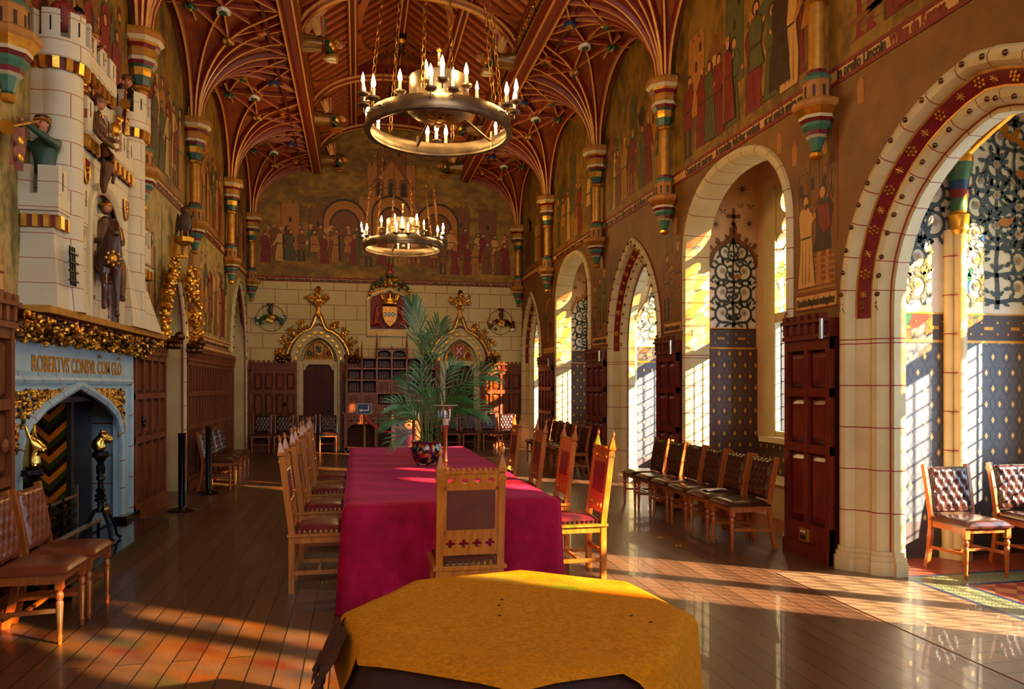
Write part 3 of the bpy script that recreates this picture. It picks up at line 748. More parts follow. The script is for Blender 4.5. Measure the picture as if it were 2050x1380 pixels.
# ---------------------------------------------------------------- bays behind the arches
def tree_mural(par, P, cx, w, z0, z1, leaf, ground=True, seed=3, dens=1.0):
    """painted scrolling tree inside an ogee panel; P(x,z,d) -> point, d = height off the wall"""
    rnd = random.Random(seed); m = MB(); h = z1-z0
    if ground:
        og = ogee(cx, w/2, z0+h*.62, h*.38); m.poly([P(x, z, .004) for x, z in [(cx-w/2, z0)]+og+[(cx+w/2, z0)]], 'tree_white')
    def stroke(pts, wd, mat, d=.008):
        for (a, b), (w0, w1) in zip(zip(pts, pts[1:]), zip(wd, wd[1:])):
            dx, dz = b[0]-a[0], b[1]-a[1]; l = max(sqrt(dx*dx+dz*dz), 1e-6); nx, nz = -dz/l, dx/l
            m.poly([P(a[0]-nx*w0, a[1]-nz*w0, d), P(b[0]-nx*w1, b[1]-nz*w1, d), P(b[0]+nx*w1, b[1]+nz*w1, d), P(a[0]+nx*w0, a[1]+nz*w0, d)], mat)
    def leaf_at(x, z, an, L, mat, d=.010):
        pts = []
        for t_, ww in ((0,0),(.25,.18),(.35,.1),(.55,.26),(.65,.14),(.8,.16),(1,0),(.8,-.16),(.65,-.12),(.5,-.26),(.35,-.1),(.2,-.18)):
            pts.append(P(x+L*(t_*cos(an)-ww*sin(an)), z+L*(t_*sin(an)+ww*cos(an)), d))
        m.poly(pts, mat)
    stroke([(cx+.01*sin(k*1.4), z0+.03+h*.86*k/12) for k in range(13)], [.024-.014*k/12 for k in range(13)], leaf)
    rows = int(4*dens+.5) if dens > 1 else 4
    for r_ in range(rows):
        zc = z0+h*(.08+.62*r_/(rows-1)); R0 = min(w*.2, h*.6/rows*.62)*(1 if r_ < rows-1 else .8)
        for sg in (-1, 1):
            ccx = cx+sg*(w*.24 if r_ < rows-1 else w*.18); ccz = zc+R0*.9
            pts = [(cx, zc-R0*.3)]; n = 16
            for k in range(n+1):
                an = -pi/2+sg*(-.4)+sg*(k/n)*2*pi*.95; rr = R0*(1-.55*k/n); pts.append((ccx+rr*cos(an), ccz+rr*sin(an)*1.05))
            stroke(pts, [.02-.01*k/len(pts) for k in range(len(pts))], leaf)
            for k in range(3, len(pts), 2):
                x, z = pts[k]; an = math.atan2(z-ccz, x-ccx)+rnd.uniform(-.5, .5); leaf_at(x, z, an, R0*.8, leaf)
            for q in range(6): a2 = q*pi/3; m.poly([P(ccx+R0*(.22*cos(a2)+.13*cos(b)), ccz+R0*(.22*sin(a2)+.13*sin(b)), .012) for b in [k*pi/4 for k in range(8)]], 'flower_grey')
            m.poly([P(ccx+R0*.12*cos(b), ccz+R0*.12*sin(b), .015) for b in [k*pi/4 for k in range(8)]], 'mural_ochre')
            leaf_at(cx, zc+R0*.1, pi/2+sg*.9, R0*.8, leaf); leaf_at(cx+sg*R0*.5, zc-R0*.3, -sg*.4+(pi if sg < 0 else 0), R0*.7, leaf); leaf_at(ccx+sg*R0*1.0, ccz+R0*.9, sg*.7+(pi if sg < 0 else 0)*1, R0*.6, leaf)
    for an in (.5, 1.2, pi/2, 1.94, 2.64): leaf_at(cx, z0+h*.84, an, h*.09, leaf)
    # a small bird
    bx_, bz = cx+w*.08, z0+h*.52; m.poly([P(bx_+.09*w*x, bz+.09*w*z, .017) for x, z in ((-1,0),(-.4,.5),(.6,.4),(1.3,.8),(1,.1),(.4,-.5),(-.5,-.4))], 'mural_ochre')
    m.build('painted_tree', par, smooth=False)
def ogee_border(par, P, cx, w, z0, z1, mat, cross=True):
    h = z1-z0; og = ogee(cx, w/2, z0+h*.62, h*.38); m = MB()
    for (a, b) in zip(og, og[1:]):
        dx, dz = b[0]-a[0], b[1]-a[1]; l = max(sqrt(dx*dx+dz*dz), 1e-6); nx, nz = -dz/l*.03, dx/l*.03
        m.poly([P(a[0]-nx, a[1]-nz, .012), P(b[0]-nx, b[1]-nz, .012), P(b[0]+nx, b[1]+nz, .012), P(a[0]+nx, a[1]+nz, .012)], mat)
    for k in range(2, len(og)-2, 3):
        x, z = og[k]; sx = (x-cx); l = max(abs(sx), .02); nx = sx/w*1.2; m.poly([P(x+nx*.06-.02, z+.03, .014), P(x+nx*.16-.02, z+.10, .014), P(x+nx*.16+.03, z+.08, .014), P(x+nx*.06+.03, z+.01, .014)], mat)
    if cross:
        for dx, dz, a, b in ((-.02, 0, .04, .26), (-.10, .13, .20, .05), (-.035, .04, .07, .035)): m.poly([P(cx+dx, z1+dz, .014), P(cx+dx+a, z1+dz, .014), P(cx+dx+a, z1+dz+b, .014), P(cx+dx, z1+dz+b, .014)], mat)
    m.build('ogee_border', par, smooth=False)
def suns(par, P, pts):
    m = MB()
    for x, z, s_ in pts:
        if s_ > 0:
            m.poly([P(x+s_*.3*cos(a), z+s_*.3*sin(a), .006) for a in [k*pi/6 for k in range(12)]], 'brown_line')
            for k in range(12):
                a = k*pi/6; m.poly([P(x+s_*.38*cos(a-.1), z+s_*.38*sin(a-.1), .006), P(x+s_*cos(a), z+s_*sin(a), .006), P(x+s_*.38*cos(a+.1), z+s_*.38*sin(a+.1), .006)], 'brown_line')
        else:
            for sg in (-1, 1):
                m.poly([P(x, z, .006), P(x-s_*sg, z-s_*.6, .006), P(x-s_*sg*.9, z, .006)], 'brown_line'); m.poly([P(x, z, .006), P(x-s_*sg*.7, z+s_*.5, .006), P(x-s_*sg*.3, z+s_*.7, .006)], 'brown_line')
    m.build('painted_suns', par, smooth=False)
def dado_border(par, a, b, z, y, axis='y'):
    m = MB()
    def bx(u0, u1, z0, z1, d, mat): m.box((u0, y-d, z0), (u1, y, z1), mat)
    bx(a, b, z, z+.26, .004, 'paper_edge'); bx(a, b, z-.015, z+.01, .008, 'gold_paint'); bx(a, b, z+.25, z+.265, .008, 'gold_paint')
    u = a+.1
    while u < b-.1:
        bx(u, u+.1, z+.11, z+.14, .008, 'gold_paint')
        for q in (-.04, .14):
            for w in (.06, .17): bx(u+q, u+q+.02, z+w, z+w+.02, .008, 'gold_paint')
        u += .3
    m.build('dado_border', par, smooth=False)
M('paper_edge', s(62,50,52), s(72,60,62), .5)
def window_unit(idx, y0, y1, xo, z0, zt, z1, label, par=None):
    """leaded lights below a transom, cusped stained lights above, in the outer wall at x = xo"""
    r = thing('window_%d' % idx, label, 'window', (xo, (y0+y1)/2, z0), kind='structure')
    c = (y0+y1)/2; n = max(2, round((y1-y0)/.95)); w = (y1-y0)/n
    f = MB()
    f.box((xo-.03, y0-.01, z0-.02), (xo+.16, y0+.08, z1), 'cream'); f.box((xo-.03, y1-.08, z0-.02), (xo+.16, y1+.01, z1), 'cream')
    f.box((xo-.02, y0, zt-.06), (xo+.16, y1, zt+.06), 'cream'); f.box((xo-.14, y0-.12, z0-.09), (xo+.16, y1+.12, z0-.02), 'cream'); f.box((xo-.02, y0, z0-.02), (xo+.16, y1, z0+.05), 'cream')
    for k in range(1, n): mw = .12 if xo < 5.5 and idx < 6 else .05; f.box((xo-.02, y0+w*k-mw, z0), (xo+.16, y0+w*k+mw, z1), 'cream')  # alcove mullions widened to keep the sun off the far table chair
    if xo < 5.5:
        for sg, yy in ((1, y1), (-1, y0)): f.box((xo-.02, min(yy, yy+.2*sg), z0-.02), (xo+.02, max(yy, yy+.2*sg), z1+.15), 'cream')
    f.build('window_frame', r, world=True, ang=30)
    g = MB(); st = MB(); l = MB()
    for k in range(n):
        a, b = y0+w*k+.07, y0+w*(k+1)-.07; m_ = (a+b)/2
        g.poly([(xo+.08, a, z0+.04), (xo+.08, b, z0+.04), (xo+.08, b, zt-.05), (xo+.08, a, zt-.05)], 'clear_glass')
        st.poly([(xo+.08, a, zt+.05), (xo+.08, b, zt+.05), (xo+.08, b, z1), (xo+.08, a, z1)], 'stained_glass')
        u = a; q = 0
        while u < b+.001: l.box((xo+.07, u-.004, z0+.04), (xo+.09, u+.004, zt-.05), 'lead'); u += (b-a)/6
        z = z0+.04
        while z < zt-.04: l.box((xo+.07, a, z-.004), (xo+.09, b, z+.004), 'lead'); z += .16
        l.box((xo+.06, a-.0, z0+.04), (xo+.1, a+.02, zt-.05), 'lead'); l.box((xo+.06, b-.02, z0+.04), (xo+.1, b, zt-.05), 'lead'); l.box((xo+.06, a, z0+.04), (xo+.1, b, z0+.06), 'lead')
        # cusped head plate with trefoil opening and roundel
        hh = z1-zt; zs = zt+hh*.50; R_ = (b-a)/2
        hole = [(-R_*.98, zt+.06), (-R_*.98, zs)]
        for (cx_, cz_, rr, a0, a1) in ((-R_*.45, zs+.10, R_*.52, 200, 80), (0, zs+.30, R_*.50, 200, -20), (R_*.45, zs+.10, R_*.52, 100, -20)):
            for q in range(7): an = R(a0+(a1-a0)*q/6); hole.append((cx_+rr*cos(an), cz_+rr*sin(an)))
        hole += [(R_*.98, zs), (R_*.98, zt+.06)]
        hole = [(m_+p, q) for p, q in hole]
        rd = [(m_+w/2*(0 if n == 1 else (1 if k < n-1 else -1)) *.0+.15*cos(t_*pi/8), z1-.2+.15*sin(t_*pi/8)) for t_ in range(16)]
        edge = [(a-.02, zt+.03), (b+.02, zt+.03), (b+.02, z1), (a-.02, z1)]
        plate('tracery', [edge, hole, rd], frame((xo+.04, 0, 0), (0,1,0), (0,0,1)), .09, 'cream', None)
        o = bpy.context.collection.objects[-1]; o.parent = r; o.data.transform(Matrix.Translation(-r.location))
    g.build('clear_pane', r, world=True, smooth=False); st.build('stained_pane', r, world=True, smooth=False); l.build('leading', r, world=True, smooth=False)
    portal('window_light_portal', (xo+.3, c, (z0+z1)/2), (0, R(90), 0), z1-z0+.1, y1-y0+.1)
    return r
for i, a in enumerate(ARCH):
    k, c, h, sp, ri, xo = a; ol = outl(a)
    B = thing('wall_bay_%d' % (i+1), 'papered window bay behind the %s arch %s' % (PWD[k], ORD[i]), 'bay', (XA, c, 0), kind='structure')
    paper_x = 'paper_brown' if k == 'W' else 'paper_blue'; pz = 'paper_brown_side' if k == 'W' else 'paper_blue_side'
    yn, yf = c-h+(.12 if k == 'W' else -.12), c+h-(.11 if k == 'W' else -.11); ZT = 4.45
    if k == 'P' and i == 4: yf = 5.95; yn = 2.0
    m = MB(); zc = 2.1 if k == 'W' else 2.02
    for y, fc in ((yf, 1), (yn, -1)):
        m.box((XA, min(y, y+.09*fc), 0), (xo, max(y, y+.09*fc), .34), 'dark_void' if False else 'paper_edge'); m.box((XA, min(y, y+.09*fc), .34), (xo, max(y, y+.09*fc), zc), paper_x)
        m.box((XA, min(y, y+.09*fc), zc), (xo, max(y, y+.09*fc), 4.96), 'alcove_pink' if k == 'W' else 'tree_white')
    wy0, wy1 = (c-h+.72, c+h-.5) if k == 'W' else (yn+.15, yf-.35)
    if i >= 5: wy0, wy1 = c-h+.15, c+h-.2
    z0, zt, z1 = (.98, 2.46, 4.1) if k == 'W' else (.8, 2.5, 4.0)
    P = lambda y, z: V((xo, y, z))
    wall_open(m, P, yn, yf, 0, z0-.05, [], pz); wall_open(m, P, yn, yf, z0-.05, 4.96, [([(wy0, z1), (wy1, z1)], z0-.05)], 'alcove_pink' if k == 'W' else 'cream')
    m.box((xo+.17, yn-.3, 0), (xo+.2, wy0, 4.96), 'cream'); m.box((xo+.17, wy1, 0), (xo+.2, yf+.3, 4.96), 'cream'); m.box((xo+.17, yn, 0), (xo+.2, yf, z0-.05), 'cream'); m.box((xo+.17, yn, z1), (xo+.2, yf, 4.96), 'cream')
    m.build('bay_lining', B, world=True, smooth=False)
    window_unit(i+1, wy0, wy1, xo, z0, zt, z1, 'tall stained window with leaded lights in the bay %s' % ORD[i])
    if i in (5, 6): continue
    Q = lambda x, z, d: V((x, yf-d, z)); L_ = xo-XA
    B0 = B
    class _P:  # local parent shim
        pass
    def fix(names_before):
        for o in list(COL.objects)[names_before:]:
            if o.parent is B: pass
    nb = len(COL.objects)
    loc = B.location.copy()
    Ql = lambda x, z, d: V((x, yf-d, z))-loc
    if k == 'W':
        tree_mural(B, Ql, XA+L_*.5, L_-.06, 2.34, 3.68, 'leaf_dark', True, i); ogee_border(B, Ql, XA+L_*.5, L_-.04, 2.34, 3.68, 'brown_line' if i == 3 else 'mural_ochre')
        suns(B, Ql, [(XA+.12,4.12,.13),(XA+.48,4.2,.13),(XA+.58,3.75,.12),(XA+.1,3.72,.1),(XA+.3,4.32,-.05),(XA+.6,3.98,-.05),(XA+.2,3.9,-.05),(XA+.45,3.98,-.04)])
    else:
        xs = [(XA+.04, XA+.78), (XA+.98, xo)] if i == 4 else [(XA+.04, xo-.02)]
        for q, (x0, x1) in enumerate(xs):
            tree_mural(B, Ql, (x0+x1)/2, x1-x0, 2.3, 3.95 if i == 4 else 4.0, 'leaf_blue', False, i+q, 1.25)
            tree_mural(B, Ql, (x0+x1)/2+.2, (x1-x0)*.9, 2.9, 4.3, 'leaf_blue', False, i+q+9, 1.0) if i == 4 else None
        ogee_border(B, Ql, (xs[-1][0]+xs[-1][1])/2, .8, 3.0, 4.15, 'gold_paint')
    nb2 = MB()
    dado_border(B, XA+.02, xo-.02, zc, yf); COL.objects[-1].data.transform(Matrix.Translation(-loc))
    # slender jamb shaft with capital, and the curved bracket above it
    if k != 'W':
        m = MB(); x, y = XA+.16, yf-.1
        m.lathe([(.09,0),(.09,.1),(.065,.14),(.065,.2),(.045,.24),(.045,2.62),(.06,2.64),(.05,2.67),(.06,2.74),(.10,2.82),(.11,2.86)], ['cream']*7+['green_band','mural_ochre','cream'], n=10, o=(x, y, 0)); m.build('jamb_shaft', B, world=True)
        m = MB(); pts = [(XA+.02, 2.86), (XA+.14, 2.88), (XA+.3, 3.12), (XA+.37, 3.4), (XA+.5, 3.52), (XA+.56, 3.7), (XA+.56, 3.95), (XA+.5, 4.3), (XA+.02, 4.3)]
        m.prism([(px, yf-.2, pz_) for px, pz_ in pts], (0,.19,0), 'cream')
        for o_ in (.03, .07): m.tube([(px+o_*.7, yf-.2, pz_-o_*.3) for px, pz_ in pts[1:6]], .016, 'mural_ochre' if o_ > .05 else 'cream', 6)
        m.build('bracket_stone', B, world=True, ang=25)
        m = MB(); xb = XA+.58; m.lathe([(.03,3.56),(.06,3.6),(.05,3.66),(.07,3.72),(.05,3.74),(.05,3.86),(.052,3.98),(.055,4.1),(.06,4.5)], ['gold','gold','gold','gold','green_band','maroon','green_band','gold'], n=10, o=(xb, yf-.13, 0)); m.build('bracket_colonnette', B, world=True)
    if i == 4:   # clustered shaft on the bay wall, with coloured capital, and gilt vault ribs
        m = MB(); x, y = 5.47, yf-.06
        for dx, dy, rr in ((0, -.03, .055), (-.07, .02, .045), (.07, .02, .045)):
            m.lathe([(rr*1.9,0),(rr*1.9,.06),(rr*1.3,.1),(rr*1.5,.5),(rr*1.25,.54),(rr*1.5,.58),(rr,.62),(rr,3.05)], 'cream', n=10, o=(x+dx, y+dy, 0))
        for z in (1.0, 1.36, 1.72, 2.08, 2.44, 2.8): m.lathe([(.118, z),(.118, z+.008)], 'joint_red', n=12, o=(x, y+.02, 0), sy=.8)
        m.build('cluster_shaft', B, world=True)
        m = MB(); m.lathe([(.06,3.0),(.09,3.04),(.08,3.1),(.1,3.18),(.07,3.22),(.07,3.34),(.075,3.42),(.085,3.5),(.12,3.66),(.12,3.72)], ['gold','gold','gold','gold','green_band','maroon','blue_paint','green_band','gold'], n=10, o=(x, y-.02, 0)); m.build('cluster_capital', B, world=True)
        m = MB()
        for (q0, q1, q2) in (((x, y-.05, 3.7), (5.0, 5.2, 4.35), (4.6, 4.3, 4.5)), ((x, y-.05, 3.7), (5.3, 5.3, 4.3), (5.1, 4.3, 4.6)), ((x, y-.05, 3.7), (5.9, 5.5, 4.3), (6.3, 4.5, 4.6)), ((4.6, yf-.15, 3.6), (4.62, 5.4, 4.2), (4.7, 4.3, 4.5))):
            q0, q1, q2 = V(q0), V(q1), V(q2); m.tube([q0*(1-t_)**2+q1*2*t_*(1-t_)+q2*t_*t_ for t_ in [n_/10 for n_ in range(11)]], .04, 'gold', 7)
        m.build('gilt_rib', B, world=True)
    if i == 3:
        m = MB(); m.box((4.9, 6.7, .42), (5.2, 8.6, .47), 'white_paint'); m.box((4.95, 6.75, 0), (5.2, 8.55, .42), 'cream'); m.build('window_seat', B, world=True, smooth=False)
# ---------------------------------------------------------------- wainscot, doors
def panel_relief(m, x0, x1, y0, y1, mat, style):
    """raised field inside a frame, local x along, y up, z outward"""
    w, h = x1-x0, y1-y0
    if style == 'linen':
        n = max(2, int(w/.035)); 
        for k in range(n):
            a = x0+w*(.14+.72*k/n); b = a+w*.72/n*.62
            m.box((a, y0+h*.1, 0), (b, y1-h*.1, .03), mat)
        m.box((x0+w*.1, y0+h*.06, 0), (x1-w*.1, y1-h*.06, .010), mat)
    else:
        b = .03
        o = [(x0+.012, y0+.012, .002), (x1-.012, y0+.012, .002), (x1-.012, y1-.012, .002), (x0+.012, y1-.012, .002)]
        i = [(x0+b+.02, y0+b+.04, .03), (x1-b-.02, y0+b+.04, .03), (x1-b-.02, y1-b-.04, .03), (x0+b+.02, y1-b-.04, .03)]
        m.add(o+i, [(4,5,6,7)]+[(k, (k+1) % 4, 4+(k+1) % 4, 4+k) for k in range(4)], mat)
def framed(m, mf, W_, rows, cols, mat, style, st=.05, th=.035, y0=0, y1=None):
    """mf frame board builder; rows = [(y0,y1)], equal columns"""
    cw = (W_-st)/cols; top = y1 if y1 else rows[-1][1]+st
    ys = [y0]
    for a, b in rows: ys += [a, b]
    ys.append(top)
    for k in range(0, len(ys), 2): mf.box((0, ys[k], 0), (W_, ys[k+1], th), mat)
    for c in range(cols+1):
        mf.box((c*cw, y0, 0), (c*cw+st, top, th+.004), mat)
    for a, b in rows:
        for c in range(cols): panel_relief(m, c*cw+st, (c+1)*cw, a, b, mat, style)
M('recess_shade_wood', s(44,16,8), s(66,26,12), .5, scale=6); M('pier_recess_shade', s(40,12,10), s(58,18,14), .4, scale=6)  # darker copies of the panel woods, recess shade put into the colour
def wainscot(label, o, ex, width, rows, cols, mat='panel_wood', style='linen', depth=.07, H=2.16, crest=True, door=None, group='wainscot panelling'):
    T = frame(o, ex, (0,0,1)); r = thing('wainscot_panelling', label, 'wall panelling', o, group=None)
    m = MB(); m.T = T; m.box((0,0,0), (width, H-.16, depth-.05), 'pier_recess_shade' if mat == 'pier_wood' else 'recess_shade_wood')
    f = MB(); f.T = T @ Matrix.Translation((0,0,depth-.05)); p = MB(); p.T = f.T
    framed(p, f, width, rows, cols, mat, style, st=.055, th=.05, y0=0, y1=H-.16)
    m.box((0,0,0), (width, .13, depth+.025), mat)
    m.build('backboard', r, world=True, smooth=False); f.build('frame', r, world=True, smooth=False); p.build('panel_field', r, world=True, smooth=False)
    c = MB(); c.T = T; c.box((0, H-.17, 0), (width, H-.13, depth+.03), mat); c.box((0, H-.13, 0), (width, H-.02, depth+.01), mat); c.box((-.0, H-.02, 0), (width, H+.01, depth+.05), mat)
    if crest:
        n = max(1, int(width/.11))
        for k in range(n): a = (k+.2)*width/n; c.box((a, H-.12, depth), (a+.05, H-.02, depth+.035), mat); c.box((a, H+.01, depth+.0), (a+width/n*.55, H+.06, depth+.04), mat)
    c.build('cornice', r, world=True, smooth=False)
    return r, T
R3 = [(.2, .92), (.99, 1.44), (1.51, 1.92)]
wainscot('near left wall panelling with carved rosettes beside the fireplace', (-2.32, 5.68, 0), (0,-1,0), 2.2, R3, 6) if False else None
# the fireplace-side section projects into the room
r, T = wainscot('wainscot block standing forward at the left edge, nearest the fireplace hearth', (-2.6, 3.2, 0), (0,1,0), 2.46, R3, 9, depth=.30)
m = MB(); m.T = T
for k in (7.5, 8.5): m.ell((k*.27+.0, 1.2, .31), (.05,.05,.02), 'panel_wood', 8, 5)
m.build('carved_rosette', r, world=True)
r, T = wainscot('narrow linenfold wainscot between the fireplace and the crocketed left doorway', (-2.6, 9.34, 0), (0,1,0), 1.42, R3, 4)
m = MB(); m.T = T; m.lathe([(.02,0),(.045,.01),(.05,.03),(.02,.05)], 'iron', n=8, o=(.16, 1.2, .09)); m.ell((.16,1.15,.12), (.025,.05,.02), 'iron', 8, 5); m.build('door_knob', r, world=True)
wainscot('long linenfold wainscot on the left wall behind the row of leather chairs', (-2.6, 12.06, 0), (0,1,0), 4.3, R3, 18)
wainscot('short wainscot in the far left corner of the left wall', (-2.6, 18.42, 0), (0,1,0), .36, R3, 2)
r, T = wainscot('end wall wainscot left of the left doorway, with a ring handle', (-2.5, 18.8, 0), (1,0,0), 1.06, [(.2,.78), (.88,1.40), (1.5,1.9)], 4, style='raised')
m = MB(); m.T = T; m.ell((.78, 1.16, .1), (.035,.05,.03), 'iron', 8, 5); m.build('ring_handle', r, world=True)
wainscot('end wall wainscot behind the tall cabinet, between both doorways', (-.42, 18.8, 0), (1,0,0), 2.48, [(.2,.78), (.86,1.42), (1.5,1.9)], 8)
wainscot('end wall wainscot right of the right doorway, dappled with sun', (3.08, 18.8, 0), (1,0,0), 1.12, [(.2,.78), (.88,1.40), (1.5,1.9)], 4, style='raised')
PR = [(.32, .98), (1.06, 1.5), (1.58, 1.93)]
for y0, y1, lab, cols in ((5.84, 6.54, 'glossy red-brown panel pier between the nearest arch and the stained window arch', 2), (9.07, 9.72, 'panelled pier behind the far end of the near chair row', 2),
                    (12.0, 12.96, 'panelled pier at the near end of the far right chair row', 3), (15.44, 16.6, 'last panelled pier on the right wall before the end wall', 4)):
    r, T = wainscot(lab, (4.2, y1, 0), (0,-1,0), y1-y0, PR, cols, 'pier_wood', 'raised', .10, 2.2)
    m = MB(); m.T = T; m.tube([(y1-y0-.03, 2.02, .16), (y1-y0-.03, 2.2, .16)], .022, 'silver', 8); m.tube([(y1-y0-.03, 2.04, .1), (y1-y0-.03, 2.04, .17)], .01, 'silver', 6); m.build('metal_bracket', r, world=True)
    if y0 < 6:
        m = MB(); m.T = T; m.box((.28, .15, .1), (.40, .27, .125), 'socket_brass'); m.box((.30, .17, .125), (.34, .21, .13), 'black_paint'); m.box((.35, .17, .125), (.38, .21, .13), 'black_paint'); m.box((.31, .235, .125), (.33, .25, .135), 'white_paint'); m.box((.35, .235, .125), (.37, .25, .135), 'white_paint'); o = m.build('socket_plate', r, world=True, smooth=False); o['label'] = 'brass double socket plate'
# ---------------------------------------------------------------- gilt crockets (curled leaf clusters)
def crocket(m, p, d, up, sc=1.0, mat='gold', seed=0):
    sc *= 1.25
    rnd = random.Random(seed); p, d, up = V(p), V(d).normalized(), V(up); sd = d.cross(up)
    for k in range(26):
        f = .12+.88*rnd.random(); w = .095*sc*(.35+.65*sin(pi*min(f+.1, 1)*.8)); c = p+d*f*.26*sc+sd*rnd.uniform(-w, w)+up*rnd.uniform(.01, .07)*sc
        m.ell(c, (rnd.uniform(.02,.034)*sc, rnd.uniform(.016,.03)*sc, rnd.uniform(.016,.03)*sc), mat, 7, 4, T=Matrix.Rotation(rnd.uniform(0, 3), 3, V((rnd.random(), rnd.random(), .3)).normalized()))
    m.bar(p, p+d*.16*sc, .04*sc, .04*sc, mat, up=up, w2=.02*sc)
# ---------------------------------------------------------------- end wall doorways
ODR = {0: 'left', 1: 'right'}
for q, c in enumerate(DOORS):
    r = thing('door_%d' % (q+1), '%s end wall doorway under a gilded ogee hood with leafy crockets' % ODR[q], 'doorway', (c, YE, 0), kind='structure')
    m = MB(); yb = YE+.22
    m.box((c-.5, yb, 0), (c+.5, yb+.03, 2.95), 'cream'); m.box((c-.47, YE, 0), (c-.37, yb, 2.2), 'cream'); m.box((c+.37, YE, 0), (c+.47, yb, 2.2), 'cream'); m.build('door_recess', r, world=True, smooth=False)
    d = MB(); d.T = frame((c-.37, yb-.03, 0), (1,0,0), (0,0,1)); f = MB(); f.T = d.T
    framed(d, f, .74, [(.15,.9),(.98,1.5),(1.57,2.0)], 4, 'dark_wood', 'linen', .04, .03, 0, 2.12); d.box((0,0,-.02),(.74,2.12,0.001),'dark_wood'); lf = d.build('door_leaf', r, world=True, smooth=False); f.build('door_frame', r, world=True, smooth=False)
    m = MB(); m.ell((c+.24, yb-.1, .98), (.035,.02,.035), 'iron', 8, 5); m.build('door_handle', r, world=True)
    # cream jambs, lintel with shouldered corners
    ol = pointed_arch(c, .47, 2.16, .66, 8); full = [(c-.47, 0)]+ol+[(c+.47, 0)]
    m = MB(); pth = [(x, YE, z) for x, z in full[::-1]]
    prof = [(-.02,0),(-.02,.04),(0,.06),(.04,.05),(.05,.0),(.06,-.03),(.09,-.04),(.11,-.02),(.13,-.08),(.13,-.2)]
    m.sweep(pth[::-1] if False else pth, (0,-1,0), [(-a if False else a, b) for a, b in prof], 'cream', .3, 'joint_red', ('cream',))
    m.box((c-.38, YE+.05, 2.13), (c+.38, YE+.15, 2.24), 'cream')
    for sg in (-1, 1): m.prism([(c+sg*.36, YE+.05, 2.13), (c+sg*.36, YE+.05, 1.98), (c+sg*.32, YE+.05, 2.0), (c+sg*.29, YE+.05, 2.08), (c+sg*.24, YE+.05, 2.13)], (0,.1,0), 'cream')
    m.build('stone_jamb', r, world=True, ang=30)
    # tympanum: cusped gilt tracery, shield
    m = MB(); pa = pointed_arch(c, .35, 2.24, .5, 8); m.poly([(x, YE+.16, z) for x, z in pa], 'mural_ochre')
    m.tube([(x, YE+.13, z) for x, z in pa], .012, 'gold', 6); m.tube([(c-.35, YE+.13, 2.3), (c+.35, YE+.13, 2.3)], .012, 'gold', 6)
    for dx in (-.12, .12): m.tube([(c+dx, YE+.13, 2.26), (c+dx, YE+.13, 2.66)], .009, 'gold', 6)
    for dx in (-.23, .23):
        m.tube([(c+dx-.09, YE+.13, 2.3), (c+dx-.08, YE+.13, 2.42), (c+dx, YE+.13, 2.5), (c+dx+.08, YE+.13, 2.42), (c+dx+.09, YE+.13, 2.3)], .009, 'gold', 6)
        m.ell((c+dx, YE+.16, 2.4), (.06,.02,.07), 'green_paint' if dx < 0 else 'mural_red', 8, 5)
    k = -.33
    while k < .33: m.box((c+k, YE+.1, 2.24), (c+k+.03, YE+.14, 2.29), 'gold_paint'); k += .06
    m.build('tympanum', r, world=True)
    sh = [(-.11,.13),(.11,.13),(.11,-.0),(.07,-.1),(0,-.16),(-.07,-.1),(-.11,0)]
    m = MB(); m.prism([(c+x, YE+.1, 2.5+z) for x, z in sh], (0,.04,0), 'mural_cream' if q == 0 else 'red_paint')
    if q == 0:
        for e in ((-.03,.05,.045,.05), (.02,-.02,.04,.06), (.04,.06,.02,.03), (-.05,-.04,.02,.04)): m.ell((c+e[0], YE+.09, 2.5+e[1]), (e[2],.015,e[3]), 'green_paint', 8, 5)
    else:
        for e in (-1, 1): m.bar((c-.07, YE+.095, 2.5-.08*e), (c+.07, YE+.095, 2.5+.09*e), .02, .03, 'white_paint', up=V((0,-1,0)))
    m.build('shield', r, world=True)
    # voussoir ring with red panels and gold blocks
    m = MB(); ring = pointed_arch(c, .62, 2.2, .82, 12); pts = [(x, YE, z) for x, z in ring[::-1]]
    m.sweep(pts, (0,-1,0), [(0,0),(0,.05),(.05,.05),(.055,.03),(.115,.03),(.12,.06),(.16,.06),(.16,0)], ['cream','cream','gold_paint','maroon','gold_paint','cream','cream'])
    L = [V(p) for p in pts]
    for k in range(1, len(L)-1, 2):
        p = L[k]; cc = V((c, YE, 2.2)); dr = (cc-p).normalized(); m.box((-.035,-.022,0), (.035,.022,.05), 'gold', T=Matrix.Translation(p+dr*.085+V((0,-.02,0))) @ frame((0,0,0), (dr.z,0,-dr.x), (dr.x,0,dr.z)))
    for k in range(0, 18): 
        a = pi*k/17; m.ell((c-.40*cos(a), YE+.01, 2.22+.58*sin(a)**.9), .014, 'bronze', 6, 4)
    m.build('voussoir_ring', r, world=True)
    # gilded ogee hood
    og = ogee(c, .72, 2.17, 1.23, 12); pts = [(x, YE, z) for x, z in og[::-1]]
    m = MB(); m.sweep(pts, (0,-1,0), [(-.0,0),(0,.10),(.02,.12),(.05,.12),(.065,.08),(.075,.08),(.085,.10),(.10,.06),(.10,0)], ['gold_paint','gold','gold','gold_paint','maroon','maroon','cream','cream']); m.build('ogee_hood', r, world=True, ang=30)
    m = MB(); k = 0
    for (f_) in (2, 5, 8, 11):
        for pt, sg in ((og[f_], -1), (og[-1-f_], 1)):
            v = V((pt[0]-c, 0, pt[1]-2.05)).normalized(); crocket(m, (pt[0], YE-.04, pt[1]), v, (0,-1,0), .98, 'gold', k+q*20); k += 1
    m.build('crockets', r, world=True)
